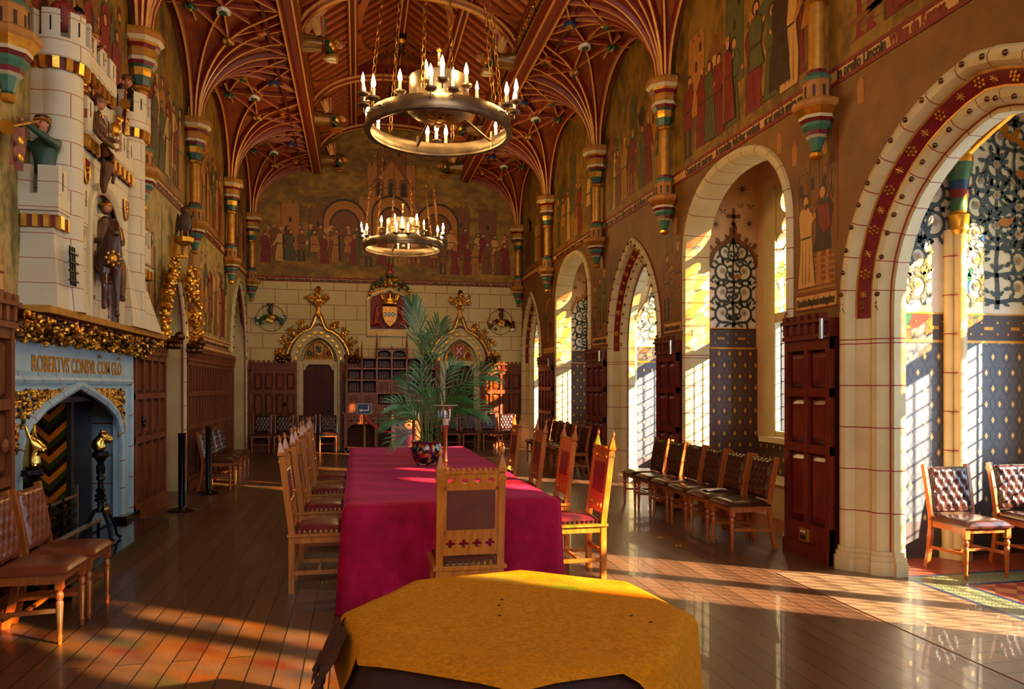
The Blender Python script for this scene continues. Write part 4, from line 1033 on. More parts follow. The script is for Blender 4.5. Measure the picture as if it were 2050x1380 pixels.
    m = MB(); zt = 3.38; m.lathe([(.10,-.08),(.05,.04),(.045,.16),(.10,.20),(.11,.235),(.06,.26),(.04,.3),(.05,.36)], ['gold_paint','gold_paint','gold','gold','gold','gold','gold'], n=8, o=(c, YE-.08, zt), sy=.7)
    for sg in (-1, 1, 0): crocket(m, (c, YE-.08, zt+.3), (sg*.8, 0, .45 if sg else 1), (0,-1,0), .95, 'gold', 50+sg+q)
    m.lathe([(.03,.55),(.06,.58),(.06,.62),(.03,.66)], 'bronze', n=8, o=(c, YE-.1, zt)); m.build('leaf_finial', r, world=True)
    # carved beast stops at the hood feet
    for sg in (-1, 1):
        m = MB(); rnd = random.Random(q*3+sg)
        for k in range(12): m.ell((c+sg*(.68+.32*k/12)+rnd.uniform(-.02,.02), YE-.10, 2.2+rnd.uniform(-.0,.15)), (.06,.07,.06), 'bronze', 7, 5)
        m.ell((c+sg*.70, YE-.16, 2.28), (.07,.08,.07), 'bronze', 8, 6); m.build('carved_beast_stop', r, world=True)
# ---------------------------------------------------------------- left wall doorways
for q, d in enumerate(LD):
    c, h, sp, ri = d; r = thing('door_%d' % (q+3), ['left wall doorway with tall gilded crockets, beside the fireplace', 'far left pointed doorway near the end wall'][q], 'doorway', (XL, c, 0), kind='structure')
    m = MB(); m.box((XL-.45, c-h-.1, 0), (XL-.42, c+h+.1, 4.1), 'cream'); m.box((XL-.45, c-h-.04, 0), (XL, c-h-.02, 4.1), 'cream'); m.box((XL-.45, c+h+.02, 0), (XL, c+h+.04, 4.1), 'cream')
    m.build('door_recess', r, world=True, smooth=False)
    dl = MB(); dl.T = frame((XL-.41, c-h+.2, 0), (0,1,0), (0,0,1)); f = MB(); f.T = dl.T; w = 2*h-.4
    framed(dl, f, w, [(.15,.9),(.98,1.5),(1.57,2.0)], 4, 'dark_wood', 'linen', .04, .03, 0, 2.12); f.build('door_frame', r, world=True, smooth=False); dl.build('door_leaf', r, world=True, smooth=False)
    ol = pointed_arch(*d); full = ([(c-h, 0)]+ol+[(c+h, 0)]); pth = [V((XL, y, z)) for y, z in full[::-1]]
    prof = [(a*(.62 if q == 0 else .8), -b*(1.0) if False else -b) for a, b in PP]; prof = [(a, b) for a, b in prof]
    m = MB(); m.sweep([V((XL, y, z)) for y, z in full], (1,0,0), [(-a, b) for a, b in [(-x, y) for x, y in prof]], 'cream') if False else None
    arch_m = ['joint_red','cream','cream','cream','cream','cream','gold_paint','maroon' if q else 'cream','gold_paint','cream','cream','cream','cream','joint_red','cream','cream']
    up_ = [V((XL, y, z)) for y, z in full[::-1]]
    i1 = [p for p in up_ if p.z >= 2.19]
    m = MB(); m.sweep(i1, (1,0,0), prof, arch_m, .3, 'joint_red', ('cream',)); m.build('archivolt', r, world=True, ang=30)
    m = MB()
    for seg in ([up_[0], V((XL, c+h, 2.2))], [V((XL, c-h, 2.2)), up_[-1]]): m.sweep(seg, (1,0,0), prof, MPJ, .36, 'joint_red', ('cream',))
    m.build('jamb', r, world=True, ang=30)
    beads_and_roses(r, i1, (1,0,0), [(.05, .06), (.25 if q else .19, -.09)], (.15, -.06) if q else None, .22)
    if q == 0:   # gilded ogee hood, crockets, eagle perched on the finial
        og = ogee(c, h+.12, 2.25, 1.4, 12); pts = [(XL, y, z) for y, z in og[::-1]]
        m = MB(); m.sweep(pts, (1,0,0), [(0,0),(0,.04),(.02,.065),(.05,.065),(.065,.03),(.075,.03),(.085,.05),(.11,.03),(.12,0)], ['gold_paint','gold','gold','gold_paint','maroon','maroon','gold','gold_paint']); m.build('ogee_hood', r, world=True, ang=30)
        m = MB(); k = 0
        for f_ in (1, 3, 5, 7, 9, 11):
            for pt in (og[f_], og[-1-f_]):
                v = V((.12, (pt[0]-c)*1.0, (pt[1]-2.6)*.6+.15)).normalized(); crocket(m, (XL+.04, pt[0]+(.04 if pt[0] > c else -.04), pt[1]), v, (1,0,0), 1.15, 'gold', k); k += 1
        m.build('crockets', r, world=True)
        for sg in (-1, 1):
            m = MB(); m.ell((XL+.16, c+sg*(h+.12), 2.2), (.13,.13,.08), 'bronze', 9, 6); m.ell((XL+.25, c+sg*(h+.12), 2.27), (.07,.07,.07), 'bronze', 8, 6)
            for k in range(8): a = k*.8; m.ell((XL+.15+.09*cos(a), c+sg*(h+.12)+.1*sin(a), 2.14), .045, 'bronze', 7, 5)
            m.build('carved_beast_stop', r, world=True)
        m = MB(); m.lathe([(.05,3.45),(.045,3.6),(.07,3.64),(.12,3.68),(.13,3.74),(.06,3.76)], ['gold_paint','gold','gold','gold','gold'], n=8, o=(XL+.16, c, 0)); m.build('finial_shaft', r, world=True)
# ---------------------------------------------------------------- fireplace
FX = -2.55; FC = 7.57
fp = thing('stone_fireplace', 'pale blue stone fireplace with gilt foliage mantel on the left wall', 'fireplace', (-2.6, FC, 0))
Pf = lambda y, z, d=0: V((FX+d, y, z))
arch_in = [(FC-.96, .86), (FC-.93, .98), (FC-.84, 1.09), (FC-.6, 1.22), (FC-.32, 1.31), (FC, 1.38), (FC+.32, 1.31), (FC+.6, 1.22), (FC+.84, 1.09), (FC+.93, .98), (FC+.96, .86)]
arch_out = [(FC+(y-FC)*1.27, z+.17 if abs(y-FC) > .01 else z+.19) for y, z in arch_in]; arch_out[0] = (FC-1.24, .98); arch_out[-1] = (FC+1.24, .98)
m = MB()
wall_open(m, lambda a, z: V((FX, a, z)), 5.9, 9.33, 0, 1.58, [([(y, z) for y, z in arch_out], 0)], 'blue_stone')
m.poly([(FX, 5.9, 1.58), (FX, 9.33, 1.58), (FX, 9.33, 2.0), (FX, 5.9, 2.0)], 'blue_stone')
m.box((-2.62, 5.9, 0), (FX-.002, FC-1.26, 2.0), 'blue_stone'); m.box((-2.62, FC+1.26, 0), (FX-.002, 9.33, 2.0), 'blue_stone'); m.box((-2.62, 5.9, 1.62), (FX-.002, 9.33, 2.0), 'blue_stone')
m.build('surround', fp, world=True, smooth=False)
m = MB(); full = [(FC-1.24, 0)]+arch_out+[(FC+1.24, 0)]
pr = [(0,0),(.0,.03),(.035,.05),(.07,.045),(.09,.0),(.11,-.03),(.16,-.02),(.19,-.05),(.2,-.10),(.25,-.12),(.28,-.16),(.28,-.4)]
m.sweep([V((FX, y, z)) for y, z in full[::-1]], (1,0,0), pr, 'blue_stone', .3, 'joint_red'); m.build('moulded_arch', fp, world=True, ang=30)
m = MB(); m.sweep([V((FX, y, z)) for y, z in [(9.15, 0), (9.15, 1.62), (6.05, 1.62), (6.05, 0)]], (1,0,0), [(0,0),(.0,.03),(.03,.045),(.055,.03),(.06,.01),(.09,.02),(.10,0)], 'blue_stone', .35, 'joint_red'); m.build('label_mould', fp, world=True, ang=30)
m = MB(); rnd = random.Random(4)     # gilt foliage spandrels
for sg in (-1, 1):
    m = MB()
    for k in range(260):
        y = FC+sg*(.1+1.28*rnd.random()**.6); zl = 1.6-(.0 if abs(y-FC) < .3 else 0); f = abs(y-FC)/1.24
        lo = 1.56-.10*f-.27*f**3; lo = min(lo, 1.53)
        z = rnd.uniform(lo+.02, 1.56) if f < .97 else rnd.uniform(1.05, 1.56)
        m.ell((FX+.012, y, z), (.016, rnd.uniform(.015,.035), rnd.uniform(.012,.03)), 'gold' if rnd.random() < .7 else 'bronze', 6, 4)
    m.build('gilt_spandrel', fp, world=True)
text('lettering', 'ROBERTVS CONSVL COM GLO', wallT('L', 7.72, 1.735, -.052) if False else frame((FX+.003, 7.72, 1.72), (0,1,0), (0,0,1)), .19, 'gold_paint', None, .004, width=2.3, bold=.003)
o = COL.objects[-1]; o.parent = fp; o.data.transform(Matrix.Translation(-fp.location))
m = MB()
for y in (8.02, 8.62): m.tube([(FX+.01, y+.13-.05, 1.885), (FX+.01, y+.13, 1.91), (FX+.01, y+.18, 1.885)], .008, 'gold_paint', 5)
m.build('lettering_marks', fp, world=True)
m = MB()   # cove crowded with gilt leaves, and the mantel shelf
m.prism([(FX, 5.9, 1.98), (FX+.03, 5.9, 1.98), (-2.36, 5.9, 2.16), (-2.6, 5.9, 2.16)], (0, 3.75, 0), 'bronze'); m.build('mantel_cove', fp, world=True, smooth=False)
m = MB(); rnd = random.Random(9)
for k in range(760):
    y = rnd.uniform(5.95, 9.62); f = rnd.random(); x = FX+.05+.15*f; z = 1.96+.16*f
    m.ell((x+rnd.uniform(0,.05), y, z+rnd.uniform(-.03,.02)), (rnd.uniform(.012,.035), rnd.uniform(.012,.04), rnd.uniform(.01,.03)), 'gold' if rnd.random() < .62 else 'bronze', 6, 4, T=Matrix.Rotation(rnd.uniform(0, 3), 3, V((rnd.random(), rnd.random(), rnd.random()+.01)).normalized()))
m.build('mantel_foliage', fp, world=True)
m = MB(); m.box((-2.6, 6.26-.05, 2.16), (-2.28, 9.72, 2.215), 'gold_paint'); m.box((-2.6, 6.2, 2.13), (-2.36, 9.66, 2.15), 'maroon'); m.build('mantel_shelf', fp, world=True, smooth=False)
m = MB()   # firebox
m.box((-3.35, FC-1.0, 0), (-3.3, FC+1.0, 1.5), 'soot'); m.box((-3.3, FC+.98, 0), (-2.75, FC+1.02, 1.5), 'firebox_panel')
m.prism([(-2.78, FC+.96, 0), (-3.3, FC+.66, 0), (-3.3, FC+.70, 0), (-2.78, FC+1.0, 0)], (0,0,1.5), 'chevron_tile') if False else None
m.box((-3.3, FC-1.02, 0), (-2.75, FC-.98, 1.5), 'firebox_panel'); m.box((-3.3, FC-1.0, 1.45), (-2.6, FC+1.0, 1.5), 'soot'); m.box((-3.3, FC-1.0, .10), (-2.6, FC+1.0, .13), 'hearth_black')
m.build('firebox', fp, world=True, smooth=False)
# the tiled cheek stands square to the wall, facing the viewer
m = MB(); m.box((-3.28, FC+.30, .13), (-2.74, FC+.34, 1.45), 'chevron_tile'); m.box((-2.74, FC+.28, .13), (-2.70, FC+.36, 1.45), 'soot'); m.build('tiled_cheek', fp, world=True, smooth=False)
m = MB(); m.box((-2.6, FC-1.5, 0), (-2.08, 8.95, .11), 'hearth_black'); m.box((-2.62, FC-1.5, .0), (-2.09, 8.94, .115), 'hearth_black')
m.build('hearth_slab', fp, world=True, smooth=False)
m = MB(); m.box((-2.6, 9.0-.02, 0), (-2.48, 9.33, .16), 'hearth_black'); m.box((-2.6, 8.78, .11), (-2.47, 9.0, .17), 'hearth_black'); m.build('black_plinth', fp, world=True, smooth=False)
# grate
g = thing('fire_grate', 'black iron fire grate with polished bars inside the blue fireplace', 'grate', (-2.85, 7.25, .13))
m = MB()
for z in (.16, .25, .34, .43): m.bar((-2.62, 6.8, z+.13), (-2.62, 7.75, z+.13), .02, .025, 'silver' if z > .4 else 'iron')
for y in (6.8, 7.1, 7.4, 7.75): m.bar((-2.62, y, .13), (-2.62, y, .66 if y in (6.8, 7.75) else .58), .03, .03, 'silver' if y > 7.6 else 'iron')
m.build('front_bars', g, world=True)
m = MB(); m.box((-3.1, 6.85, .26), (-2.66, 7.7, .29), 'iron'); m.box((-3.12, 6.8, .13), (-3.08, 7.75, .8), 'iron'); m.build('fire_basket', g, world=True)
m = MB(); rnd = random.Random(2)
for k in range(26): m.ell((rnd.uniform(-3.03,-2.7), rnd.uniform(6.9,7.65), rnd.uniform(.31,.5)), (.06,.07,.05), 'soot' if k % 3 else 'ash', 7, 5)
M('ash', s(60,58,56), s(90,86,82), .8)
m.build('coals', g, world=True)
m = MB(); m.tube([(-2.45, 6.7, .30), (-2.45, 7.85, .30)], .025, 'silver', 8); m.tube([(-2.45, 7.82, .12), (-2.45, 7.82, .30)], .016, 'iron', 6); m.tube([(-2.45, 6.75, .12), (-2.45, 6.75, .30)], .016, 'iron', 6); tag(m.build('fender_rail', None), 'polished steel fender rail lying before the black grate', 'fender')
# andirons with gilt animal heads
def andiron(x, y, kind, label):
    a = thing('andiron', label, 'andiron', (x, y, .115), group=None)
    m = MB(); m.lathe([(.05,.34),(.05,.38),(.035,.4),(.04,.46),(.07,.47),(.07,.49),(.035,.51),(.045,.58),(.06,.6),(.035,.62),(.03,.7),(.05,.72),(.05,.75),(.035,.77),(.035,.92),(.05,.94),(.085,.99),(.095,1.0),(.095,1.04),(.06,1.05)], 'iron', n=8)
    for k in range(8): an = k*pi/4; m.ell((.045*cos(an), .045*sin(an), .53), .02, 'iron', 6, 4); m.ell((.04*cos(an), .04*sin(an), .84), (.012,.012,.06), 'iron', 6, 4); m.ell((.08*cos(an), .08*sin(an), 1.0), .02, 'iron', 6, 4)
    m.build('standard', a)
    for sx, sy in ((.16,-.12), (.16,.12), (-.2,0)):
        m = MB(); m.tube([(0,0,.38), (sx*.3, sy*.4, .36), (sx*.75, sy*.85, .2), (sx*.9, sy, .05), (sx*1.15, sy*1.15, .015)], [.026,.022,.018,.016,.022], 'iron', 7); m.build('leg', a)
    m = MB(); m.ell((.06, 0, .36), (.03,.06,.07), 'brass', 8, 6)
    for k in range(8): an = k*pi/4; m.ell((.07, .055*cos(an), .36+.07*sin(an)), .02, 'brass', 6, 4)
    m.build('brass_badge', a)
    if kind == 'horse':
        skin('animal_head', [[((0,0,1.04),(.09,.08)), ((-.01,-.0,1.10),(.085,.075)), ((-.01,.02,1.17),.07), ((.03,.03,1.215),.065), ((.085,.03,1.18),.05), ((.125,.03,1.15),.04)], [((-.01,.02,1.17),.07), ((-.07,0,1.15),.03), ((-.09,-.0,1.08),.02)],
              [((.03,.03,1.215),.065), ((.01,.0,1.30),.018)], [((.03,.03,1.215),.065), ((.01,.06,1.30),.018)]], 'brass', a, 2)
    else:
        skin('animal_head', [[((0,0,1.04),(.09,.08)), ((.0,0,1.12),(.085,.075)), ((.0,.0,1.20),.065), ((.02,0,1.27),.06), ((.08,0,1.24),.045), ((.12,0,1.20),.035)], [((.02,0,1.27),.06), ((-.01,-.05,1.35),.02), ((-.03,-.08,1.46),.014)], [((.02,0,1.27),.06), ((0,.05,1.35),.02), ((-.01,.08,1.46),.014)]], 'brass', a, 2)
    a.scale = (.8,.8,.82)
    return a
andiron(-2.40, 7.72, 'horse', 'right black andiron topped by a gold horse head')
andiron(-2.40, 6.2, 'stag', 'left black andiron topped by a gold stag head')
# ---------------------------------------------------------------- castle overmantel
cs = thing('castle_overmantel', 'cream carved castle with towers and battlements standing on the gilt mantel', 'overmantel', (-2.6, 7.57, 2.215))
CZ = 2.215; XF = -2.36; ST = 'ashlar_castle'
def corbel_band(m, y0, y1, z, xf, x0=None):
    """gilt and crimson corbel course along a straight face"""
    m.box((-2.6, y0, z), (xf+.035, y1, z+.03), ST); m.box((-2.6, y0, z-.10), (xf+.012, y1, z), 'maroon')
    n = max(2, int((y1-y0)/.13)); w = (y1-y0)/n
    for k in range(n): m.box((-2.6, y0+w*(k+.2), z-.10), (xf+.045, y0+w*(k+.7), z), 'gold')
def merlons(m, y0, y1, z, h, xf, th=.08, w=.17, g=.08):
    y = y0
    while y+.05 < y1: m.box((xf-th, y, z), (xf, min(y+w, y1), z+h), ST); m.box((xf, y+w/2-.006, z+h*.2), (xf+.003, y+w/2+.006, z+h*.85), 'dark_void'); y += w+g
def round_tower(m, x, y, r, z0, z1, mh=.24, nm=6, flare=.04, band=True):
    m.lathe([(r*1.12, z0), (r*1.02, z0+.25), (r, z0+.4), (r, z1)], ST, n=24, o=(x, y, 0))
    if band:
        m.lathe([(r+.012, z1-.01), (r+.012, z1+.08)], 'maroon', n=24, o=(x, y, 0), cap=False)
        for k in range(14): a = k*2*pi/14; m.bar((x+(r+.02)*cos(a), y+(r+.02)*sin(a), z1-.01), (x+(r+.028)*cos(a), y+(r+.028)*sin(a), z1+.08), .05, .05, 'gold', up=V((cos(a), sin(a), 0)))
    R2 = r+flare+.02; m.lathe([(R2-.01, z1+.08), (R2, z1+.09), (R2, z1+.24), (R2-.05, z1+.24), (R2-.05, z1+.16), (0.01, z1+.16)], ST, n=24, o=(x, y, 0))
    for k in range(nm):   # curved merlons
        a0 = 2*pi*k/nm; n = 4; vs = []
        for q in range(n+1):
            a = a0+q/n*2*pi/nm*.66
            for rr in (R2-.05, R2):
                for z in (z1+.24, z1+.24+mh): vs.append((x+rr*cos(a), y+rr*sin(a), z))
        fs = [(0,1,3,2), (n*4, n*4+2, n*4+3, n*4+1)]
        for q in range(n): b = q*4; fs += [(b+2, b+3, b+7, b+6), (b, b+4, b+5, b+1), (b+1, b+5, b+7, b+3), (b, b+2, b+6, b+4)]
        m.add(vs, fs, ST)
        a = a0+2*pi/nm*.33; m.bar((x+R2*cos(a), y+R2*sin(a), z1+.28), (x+R2*cos(a), y+R2*sin(a), z1+.2+mh*.9), .012, .006, 'dark_void', up=V((cos(a), sin(a), 0)))
    return R2
# great round tower at the left
m = MB(); round_tower(m, -2.44, 6.84, .175, CZ, 4.2, .22, 7); m.box((-2.6, 6.68, CZ), (-2.5, 7.0, 4.28), ST); m.build('great_tower', cs, world=True, ang=30)
# square bastion with battered foot in front of it
m = MB(); y0, y1 = 6.5, 7.08
m.add([(-2.6, y0-.06, CZ), (-2.31, y0-.06, CZ), (-2.31, y1+.10, CZ), (-2.6, y1+.10, CZ), (-2.6, y0, CZ+.55), (-2.36, y0, CZ+.55), (-2.36, y1, CZ+.55), (-2.6, y1, CZ+.55)], [(0,3,2,1),(4,5,6,7),(0,1,5,4),(1,2,6,5),(2,3,7,6),(3,0,4,7)], ST)
m.box((-2.6, y0, CZ+.55), (-2.36, y1, 2.99), ST); corbel_band(m, y0-.01, y1+.01, 2.96, -2.36); m.box((-2.62, y0-.04, 2.99), (-2.315, y1+.04, 3.12), ST)
for k in range(3): m.box((-2.58+.08*k, y0-.045, 2.86), (-2.54+.08*k, y0, 2.96), 'gold')
merlons(m, y0-.04, y1+.04, 3.12, .22, -2.315, .07, .19, .07); merl = [(-2.6, -2.52), (-2.46, -2.315)]
for a, b in merl: m.box((a, y0-.044, 3.118), (b+.004, y0+.03, 3.344), ST)
m.build('bastion', cs, world=True, smooth=False)
m = MB()
for k in range(3): m.bar((-2.275, 6.62+k*.045, 2.42), (-2.285, 6.62+k*.045, 2.74), .014, .014, 'iron')
for k in range(4): m.bar((-2.272, 6.57, 2.46+k*.075), (-2.272, 6.76, 2.46+k*.075), .014, .014, 'iron')
m.build('window_grille', cs, world=True)
# curtain wall high up behind, with crimson corbels and shields
m = MB(); m.box((-2.6, 6.95, CZ), (-2.42, 8.7, 4.40), ST); corbel_band(m, 6.95, 8.05, 4.46, -2.40); m.box((-2.6, 6.92, 4.49), (-2.36, 8.07, 4.6), ST); merlons(m, 7.0, 8.05, 4.6, .2, -2.36, .06, .2, .09)
m.box((-2.42, 7.04, 4.1), (-2.415, 7.12, 4.34), 'dark_void'); m.build('upper_curtain_wall', cs, world=True, smooth=False)
shp = [(-.5,.6),(.5,.6),(.5,0),(.3,-.4),(0,-.65),(-.3,-.4),(-.5,0)]
def shield(y, z, w, x, f1='maroon', par=cs):
    m = MB(); m.prism([(x, y+a*w, z+b*w*1.3) for a, b in shp], (.02,0,0), f1); m.tube([(x+.02, y+a*w, z+b*w*1.3) for a, b in shp], .008, 'gold', 5, True)
    for dz in (.25, -.05): m.ell((x+.022, y, z+dz*w), (.01, .2*w, .12*w), 'gold', 7, 4); m.ell((x+.022, y+.2*w, z+dz*w+.05*w), (.01, .06*w, .12*w), 'gold', 7, 4)
    m.build('heraldic_shield', par, world=True)
shield(7.24, 4.2, .17, -2.40); shield(7.55, 4.2, .17, -2.40)
# gatehouse front with the arched niche
m = MB(); ya, yb = 7.06, 8.45; nc, nh = 7.70, .48
nol = round_arch(nc, nh, 3.05, .46, 14, 2.1)
wall_open(m, lambda a, z: V((XF, a, z)), ya, yb, CZ, 3.72, [(nol, CZ)], ST); m.box((-2.6, ya, CZ), (XF-.002, nc-nh, 3.7), ST); m.box((-2.6, nc+nh, CZ), (XF-.002, yb, 3.7), ST); m.box((-2.6, ya, 3.54), (XF-.002, yb, 3.7), ST)
corbel_band(m, ya-.02, yb+.02, 3.80, XF+.02); m.box((-2.6, ya-.02, 3.83), (XF+.06, yb+.02, 3.93), ST); merlons(m, ya, yb, 3.93, .2, XF+.06, .07, .16, .08); m.build('gatehouse', cs, world=True, smooth=False)
m = MB(); m.sweep([(XF, y, z) for y, z in ([(nc-nh, CZ)]+nol+[(nc+nh, CZ)])[::-1]], (1,0,0), [(-.10,0),(-.10,.012),(-.075,.012),(-.06,.03),(-.02,.045),(.0,.03),(.01,-.0),(.012,-.24)], ['maroon','maroon','cream','cream','cream','cream','soot']); m.poly([(-2.59, nc-nh-.02, CZ), (-2.59, nc+nh+.02, CZ), (-2.59, nc+nh+.02, 3.6), (-2.59, nc-nh-.02, 3.6)], 'dark_void')
rnd = random.Random(5)
for k in range(16): m.ell((-2.575, rnd.uniform(7.3, 8.1), rnd.uniform(2.9, 3.45)), .012, 'gold', 5, 3)
m.build('niche_arch', cs, world=True, ang=30)
shield(7.18, 3.50, .13, XF+.0); shield(8.32, 3.42, .13, XF+.0)
# battered foot to the right of the niche
m = MB(); m.add([(-2.6, 8.24, CZ), (-2.25, 8.24, CZ), (-2.25, 8.62, CZ), (-2.6, 8.7, CZ), (-2.45, 8.44, 2.95), (-2.37, 8.44, 2.95)], [(0,1,2,3),(0,4,5,1),(1,5,2),(2,5,4,3),(0,3,4)], ST); m.build('battered_buttress', cs, world=True, smooth=False)
# right round tower and small far turret
m = MB(); round_tower(m, -2.42, 8.66, .165, CZ, 4.26, .22, 6, .035); m.build('trumpeter_tower', cs, world=True, ang=30)
m = MB(); m.box((-2.6, 8.62, 3.0), (-2.36, 9.32, 3.18), ST); corbel_band(m, 8.6, 9.32, 2.92, -2.36); merlons(m, 8.62, 9.32, 3.18, .2, -2.36, .06, .15, .06); m.box((-2.6, 8.58, CZ), (-2.40, 9.3, 2.9), ST)
m.add([(-2.6, 8.5, CZ), (-2.25, 8.5, CZ), (-2.25, 9.38, CZ), (-2.6, 9.38, CZ), (-2.6, 8.6, 2.7), (-2.39, 8.6, 2.7), (-2.39, 9.3, 2.7), (-2.6, 9.3, 2.7)], [(0,3,2,1),(4,5,6,7),(0,1,5,4),(1,2,6,5),(2,3,7,6),(3,0,4,7)], ST); m.build('far_turret', cs, world=True, smooth=False)
# ---------------------------------------------------------------- painted sculptures
def bust(name, label, loc, rz, h=.42, tunic='green_cloth', hat='bronze', arms=None, hatkind='cap', trim=None, lean=0, hair='mural_dark', cat='statuette'):
    """half figure: torso from the waist up, head with face, arms given as hand targets (local)"""
    r = thing(name, label, cat, loc, rz, 'carved figures on the castle'); k = h/.42
    sh = .30*k; hx = .03*k+lean*.8; L = lean
    P = lambda *a: tuple(c*k for c in a)
    body = [[(P(0,0,0), .075*k), (P(.0+L*.4,0,.1), .065*k), (P(L,0,.2), (.085*k)), (P(L,0,.25), .075*k), (P(L+.01,0,.29), .032*k), (P(L+.015,0,.32), .03*k)]]
    hands = arms or [((.05,-.13,.08)), ((.05,.13,.08))]
    for sg, hd in zip((-1, 1), hands):
        s0 = (L, sg*.085, .24); el = ((s0[0]+hd[0])/2-.02, (s0[1]+hd[1])/2+sg*.055, (s0[2]+hd[2])/2-.045)
        body.append([(P(L,0,.25), .075*k), (P(*s0), .036*k), (P(*el), .028*k), (P(hd[0]*.92+el[0]*.08, hd[1]*.92+el[1]*.08, hd[2]*.92+el[2]*.08), .02*k)])
    skin('tunic', body, tunic, r, 2)
    m = MB(); hc = V(P(L+.025,0,.375)); m.ell(hc, (.045*k, .038*k, .055*k), 'flesh', 14, 10); m.ell(hc+V(P(.045,0,-.005)), (.010*k,.008*k,.014*k), 'flesh', 6, 5); m.ell(hc+V(P(.015,0,-.04)), (.026*k,.022*k,.018*k), 'flesh', 8, 5)
    for sg in (-1, 1): m.ell(hc+V(P(.04,sg*.016,.008)), (.005*k,.008*k,.005*k), 'black_paint', 6, 4); m.ell(hc+V(P(0,sg*.038,0)), (.010*k,.006*k,.014*k), 'flesh', 6, 4)
    m.ell(hc+V(P(.042,0,-.027)), (.004*k,.012*k,.004*k), 'red_paint', 6, 4); m.build('head', r)
    m = MB(); m.ell(hc+V(P(-.014,0,.006)), (.042*k,.043*k,.056*k), hair, 12, 8); m.build('hair', r)
    m = MB()
    if hatkind == 'cap': m.ell(hc+V(P(-.005,0,.045)), (.058*k,.052*k,.03*k), hat, 12, 7); m.tube([hc+V(P(.052*cos(a),.047*sin(a),.03)) for a in [i*pi/6 for i in range(12)]], .009*k, trim or 'gold', 5, True)
    elif hatkind == 'helm': m.ell(hc+V(P(-.004,0,.02)), (.054*k,.047*k,.055*k), hat, 12, 8); m.ell(hc+V(P(-.01,0,.075)), (.01*k,.01*k,.02*k), hat, 6, 4)
    else: m.lathe([(.046*k,0),(.046*k,.02*k),(.05*k,.045*k)], 'gold', o=tuple(hc+V(P(0,0,.03))), n=10, cap=False)
    m.build('hat', r)
    for sg, hd in zip((-1, 1), hands):
        m = MB(); q = V(P(*hd)); m.ell(q, (.018*k,.014*k,.016*k), 'flesh', 8, 6)
        for f in range(4): a = q+V(P(.008,(f-1.5)*.008,.006)); m.tube([a, a+V(P(.014,0,.004)), a+V(P(.016,0,-.01))], .0042*k, 'flesh', 5)
        m.tube([q, q+V(P(.004,-sg*.016,.010))], .005*k, 'flesh', 5); m.build('hand', r)
    if trim:
        m = MB()
        for i in range(10): a = i*2*pi/10; m.ell(P(L+.05*cos(a), .065*sin(a), .262), .010*k, trim, 6, 4)
        m.build('collar', r)
    return r
def trumpet(name, label, p, q, flag=True):
    p, q = V(p), V(q); d = (q-p).normalized(); L = (q-p).length; m = MB(); r = thing(name, label, 'trumpet', p)
    m.tube([p, p+d*L*.5, p+d*L*.86, p+d*L*.94, q], [.009,.011,.014,.025,.055], 'gold', 10); m.ell(p+d*L*.4, .018, 'gold', 8, 5); m.build('horn', r, world=True)
    if flag:
        f = MB(); a, b = p+d*L*.45, p+d*L*.88; f.grid(lambda u, v: a.lerp(b, u)+V((.02*sin(u*6+v*3), -.05*v+.015*sin(v*7), -.02-.36*v*(1-.25*u))), 8, 8, 'maroon')
        for v_ in (.35, .7): c = a.lerp(b, .5)+V((.03,-.02,-.36*v_)); f.ell(c, (.012,.045,.035), 'gold', 8, 4)
        f.build('banner', r, world=True)
bust('trumpeter_figure', 'carved trumpeter in green sleeves blowing a horn over the left bastion', (-2.47, 6.62, 3.27), R(-105), .48, 'green_cloth', 'bronze', [(.15,-.05,.35), (.26,.02,.33)], 'cap', None)
trumpet('long_trumpet', 'gold trumpet with crimson banner blown from the left bastion', (-2.47, 6.50, 3.70), (-2.49, 6.0, 3.48))
bust('trumpeter_figure', 'carved trumpeter in dark robe with gold collar on the right round tower', (-2.42, 8.64, 4.45), R(-80), .46, 'black_paint', 'bronze', [(.12,-.03,.33), (.2,.03,.28)], 'cap', 'gold', hair='bronze')
trumpet('long_trumpet', 'slim copper trumpet blown downward from the right round tower', (-2.40, 8.52, 4.80), (-2.30, 8.12, 4.45))
bust('onlooker_figure', 'hooded carved head with a wide brown hat looking over the highest battlements', (-2.46, 7.0, 4.58), R(-20), .44, 'mural_red', 'bronze', None, 'cap', 'bronze')
bust('onlooker_figure', 'carved onlooker in a dark helmet behind the upper curtain wall', (-2.46, 7.26, 4.56), R(0), .40, 'black_paint', 'iron', [(.1,-.1,.25), (.1,.1,.2)], 'helm')
bust('onlooker_figure', 'small carved figure with raised gold hand on the upper curtain wall', (-2.44, 7.62, 4.54), R(10), .36, 'bronze', 'gold', [(.12,-.05,.3), (.1,.1,.2)], 'cap')
bust('knight_figure', 'carved knight in mail leaning out over the gatehouse corbels', (-2.42, 7.34, 3.76), R(0), .46, 'armour', 'armour', [(.26,-.04,-.02), (.22,.12,.1)], 'helm', 'gold', lean=.09)
bust('knight_figure', 'small mailed figure standing in the slot window of the right tower', (-2.36, 8.2, 3.86), R(0), .26, 'armour', 'gold', None, 'helm')
bust('knight_figure', 'red armoured carved figure behind the small far turret', (-2.44, 8.98, 3.14), R(-10), .38, 'mural_red', 'armour', None, 'helm')
m = MB(); g = thing('gilt_griffin', 'small gilded griffin held out above the gatehouse battlements', 'carving', (-2.2, 7.62, 3.98)); 
m.ell((-2.24,7.62,4.03), (.05,.06,.07), 'gold', 8, 6); m.ell((-2.2,7.58,4.12), (.03,.035,.035), 'gold', 8, 6)
for k in range(7): m.ell((-2.24,7.64+.03*k,4.08+.02*k), (.015,.03,.03), 'gold', 6, 4)
m.build('body', g, world=True)
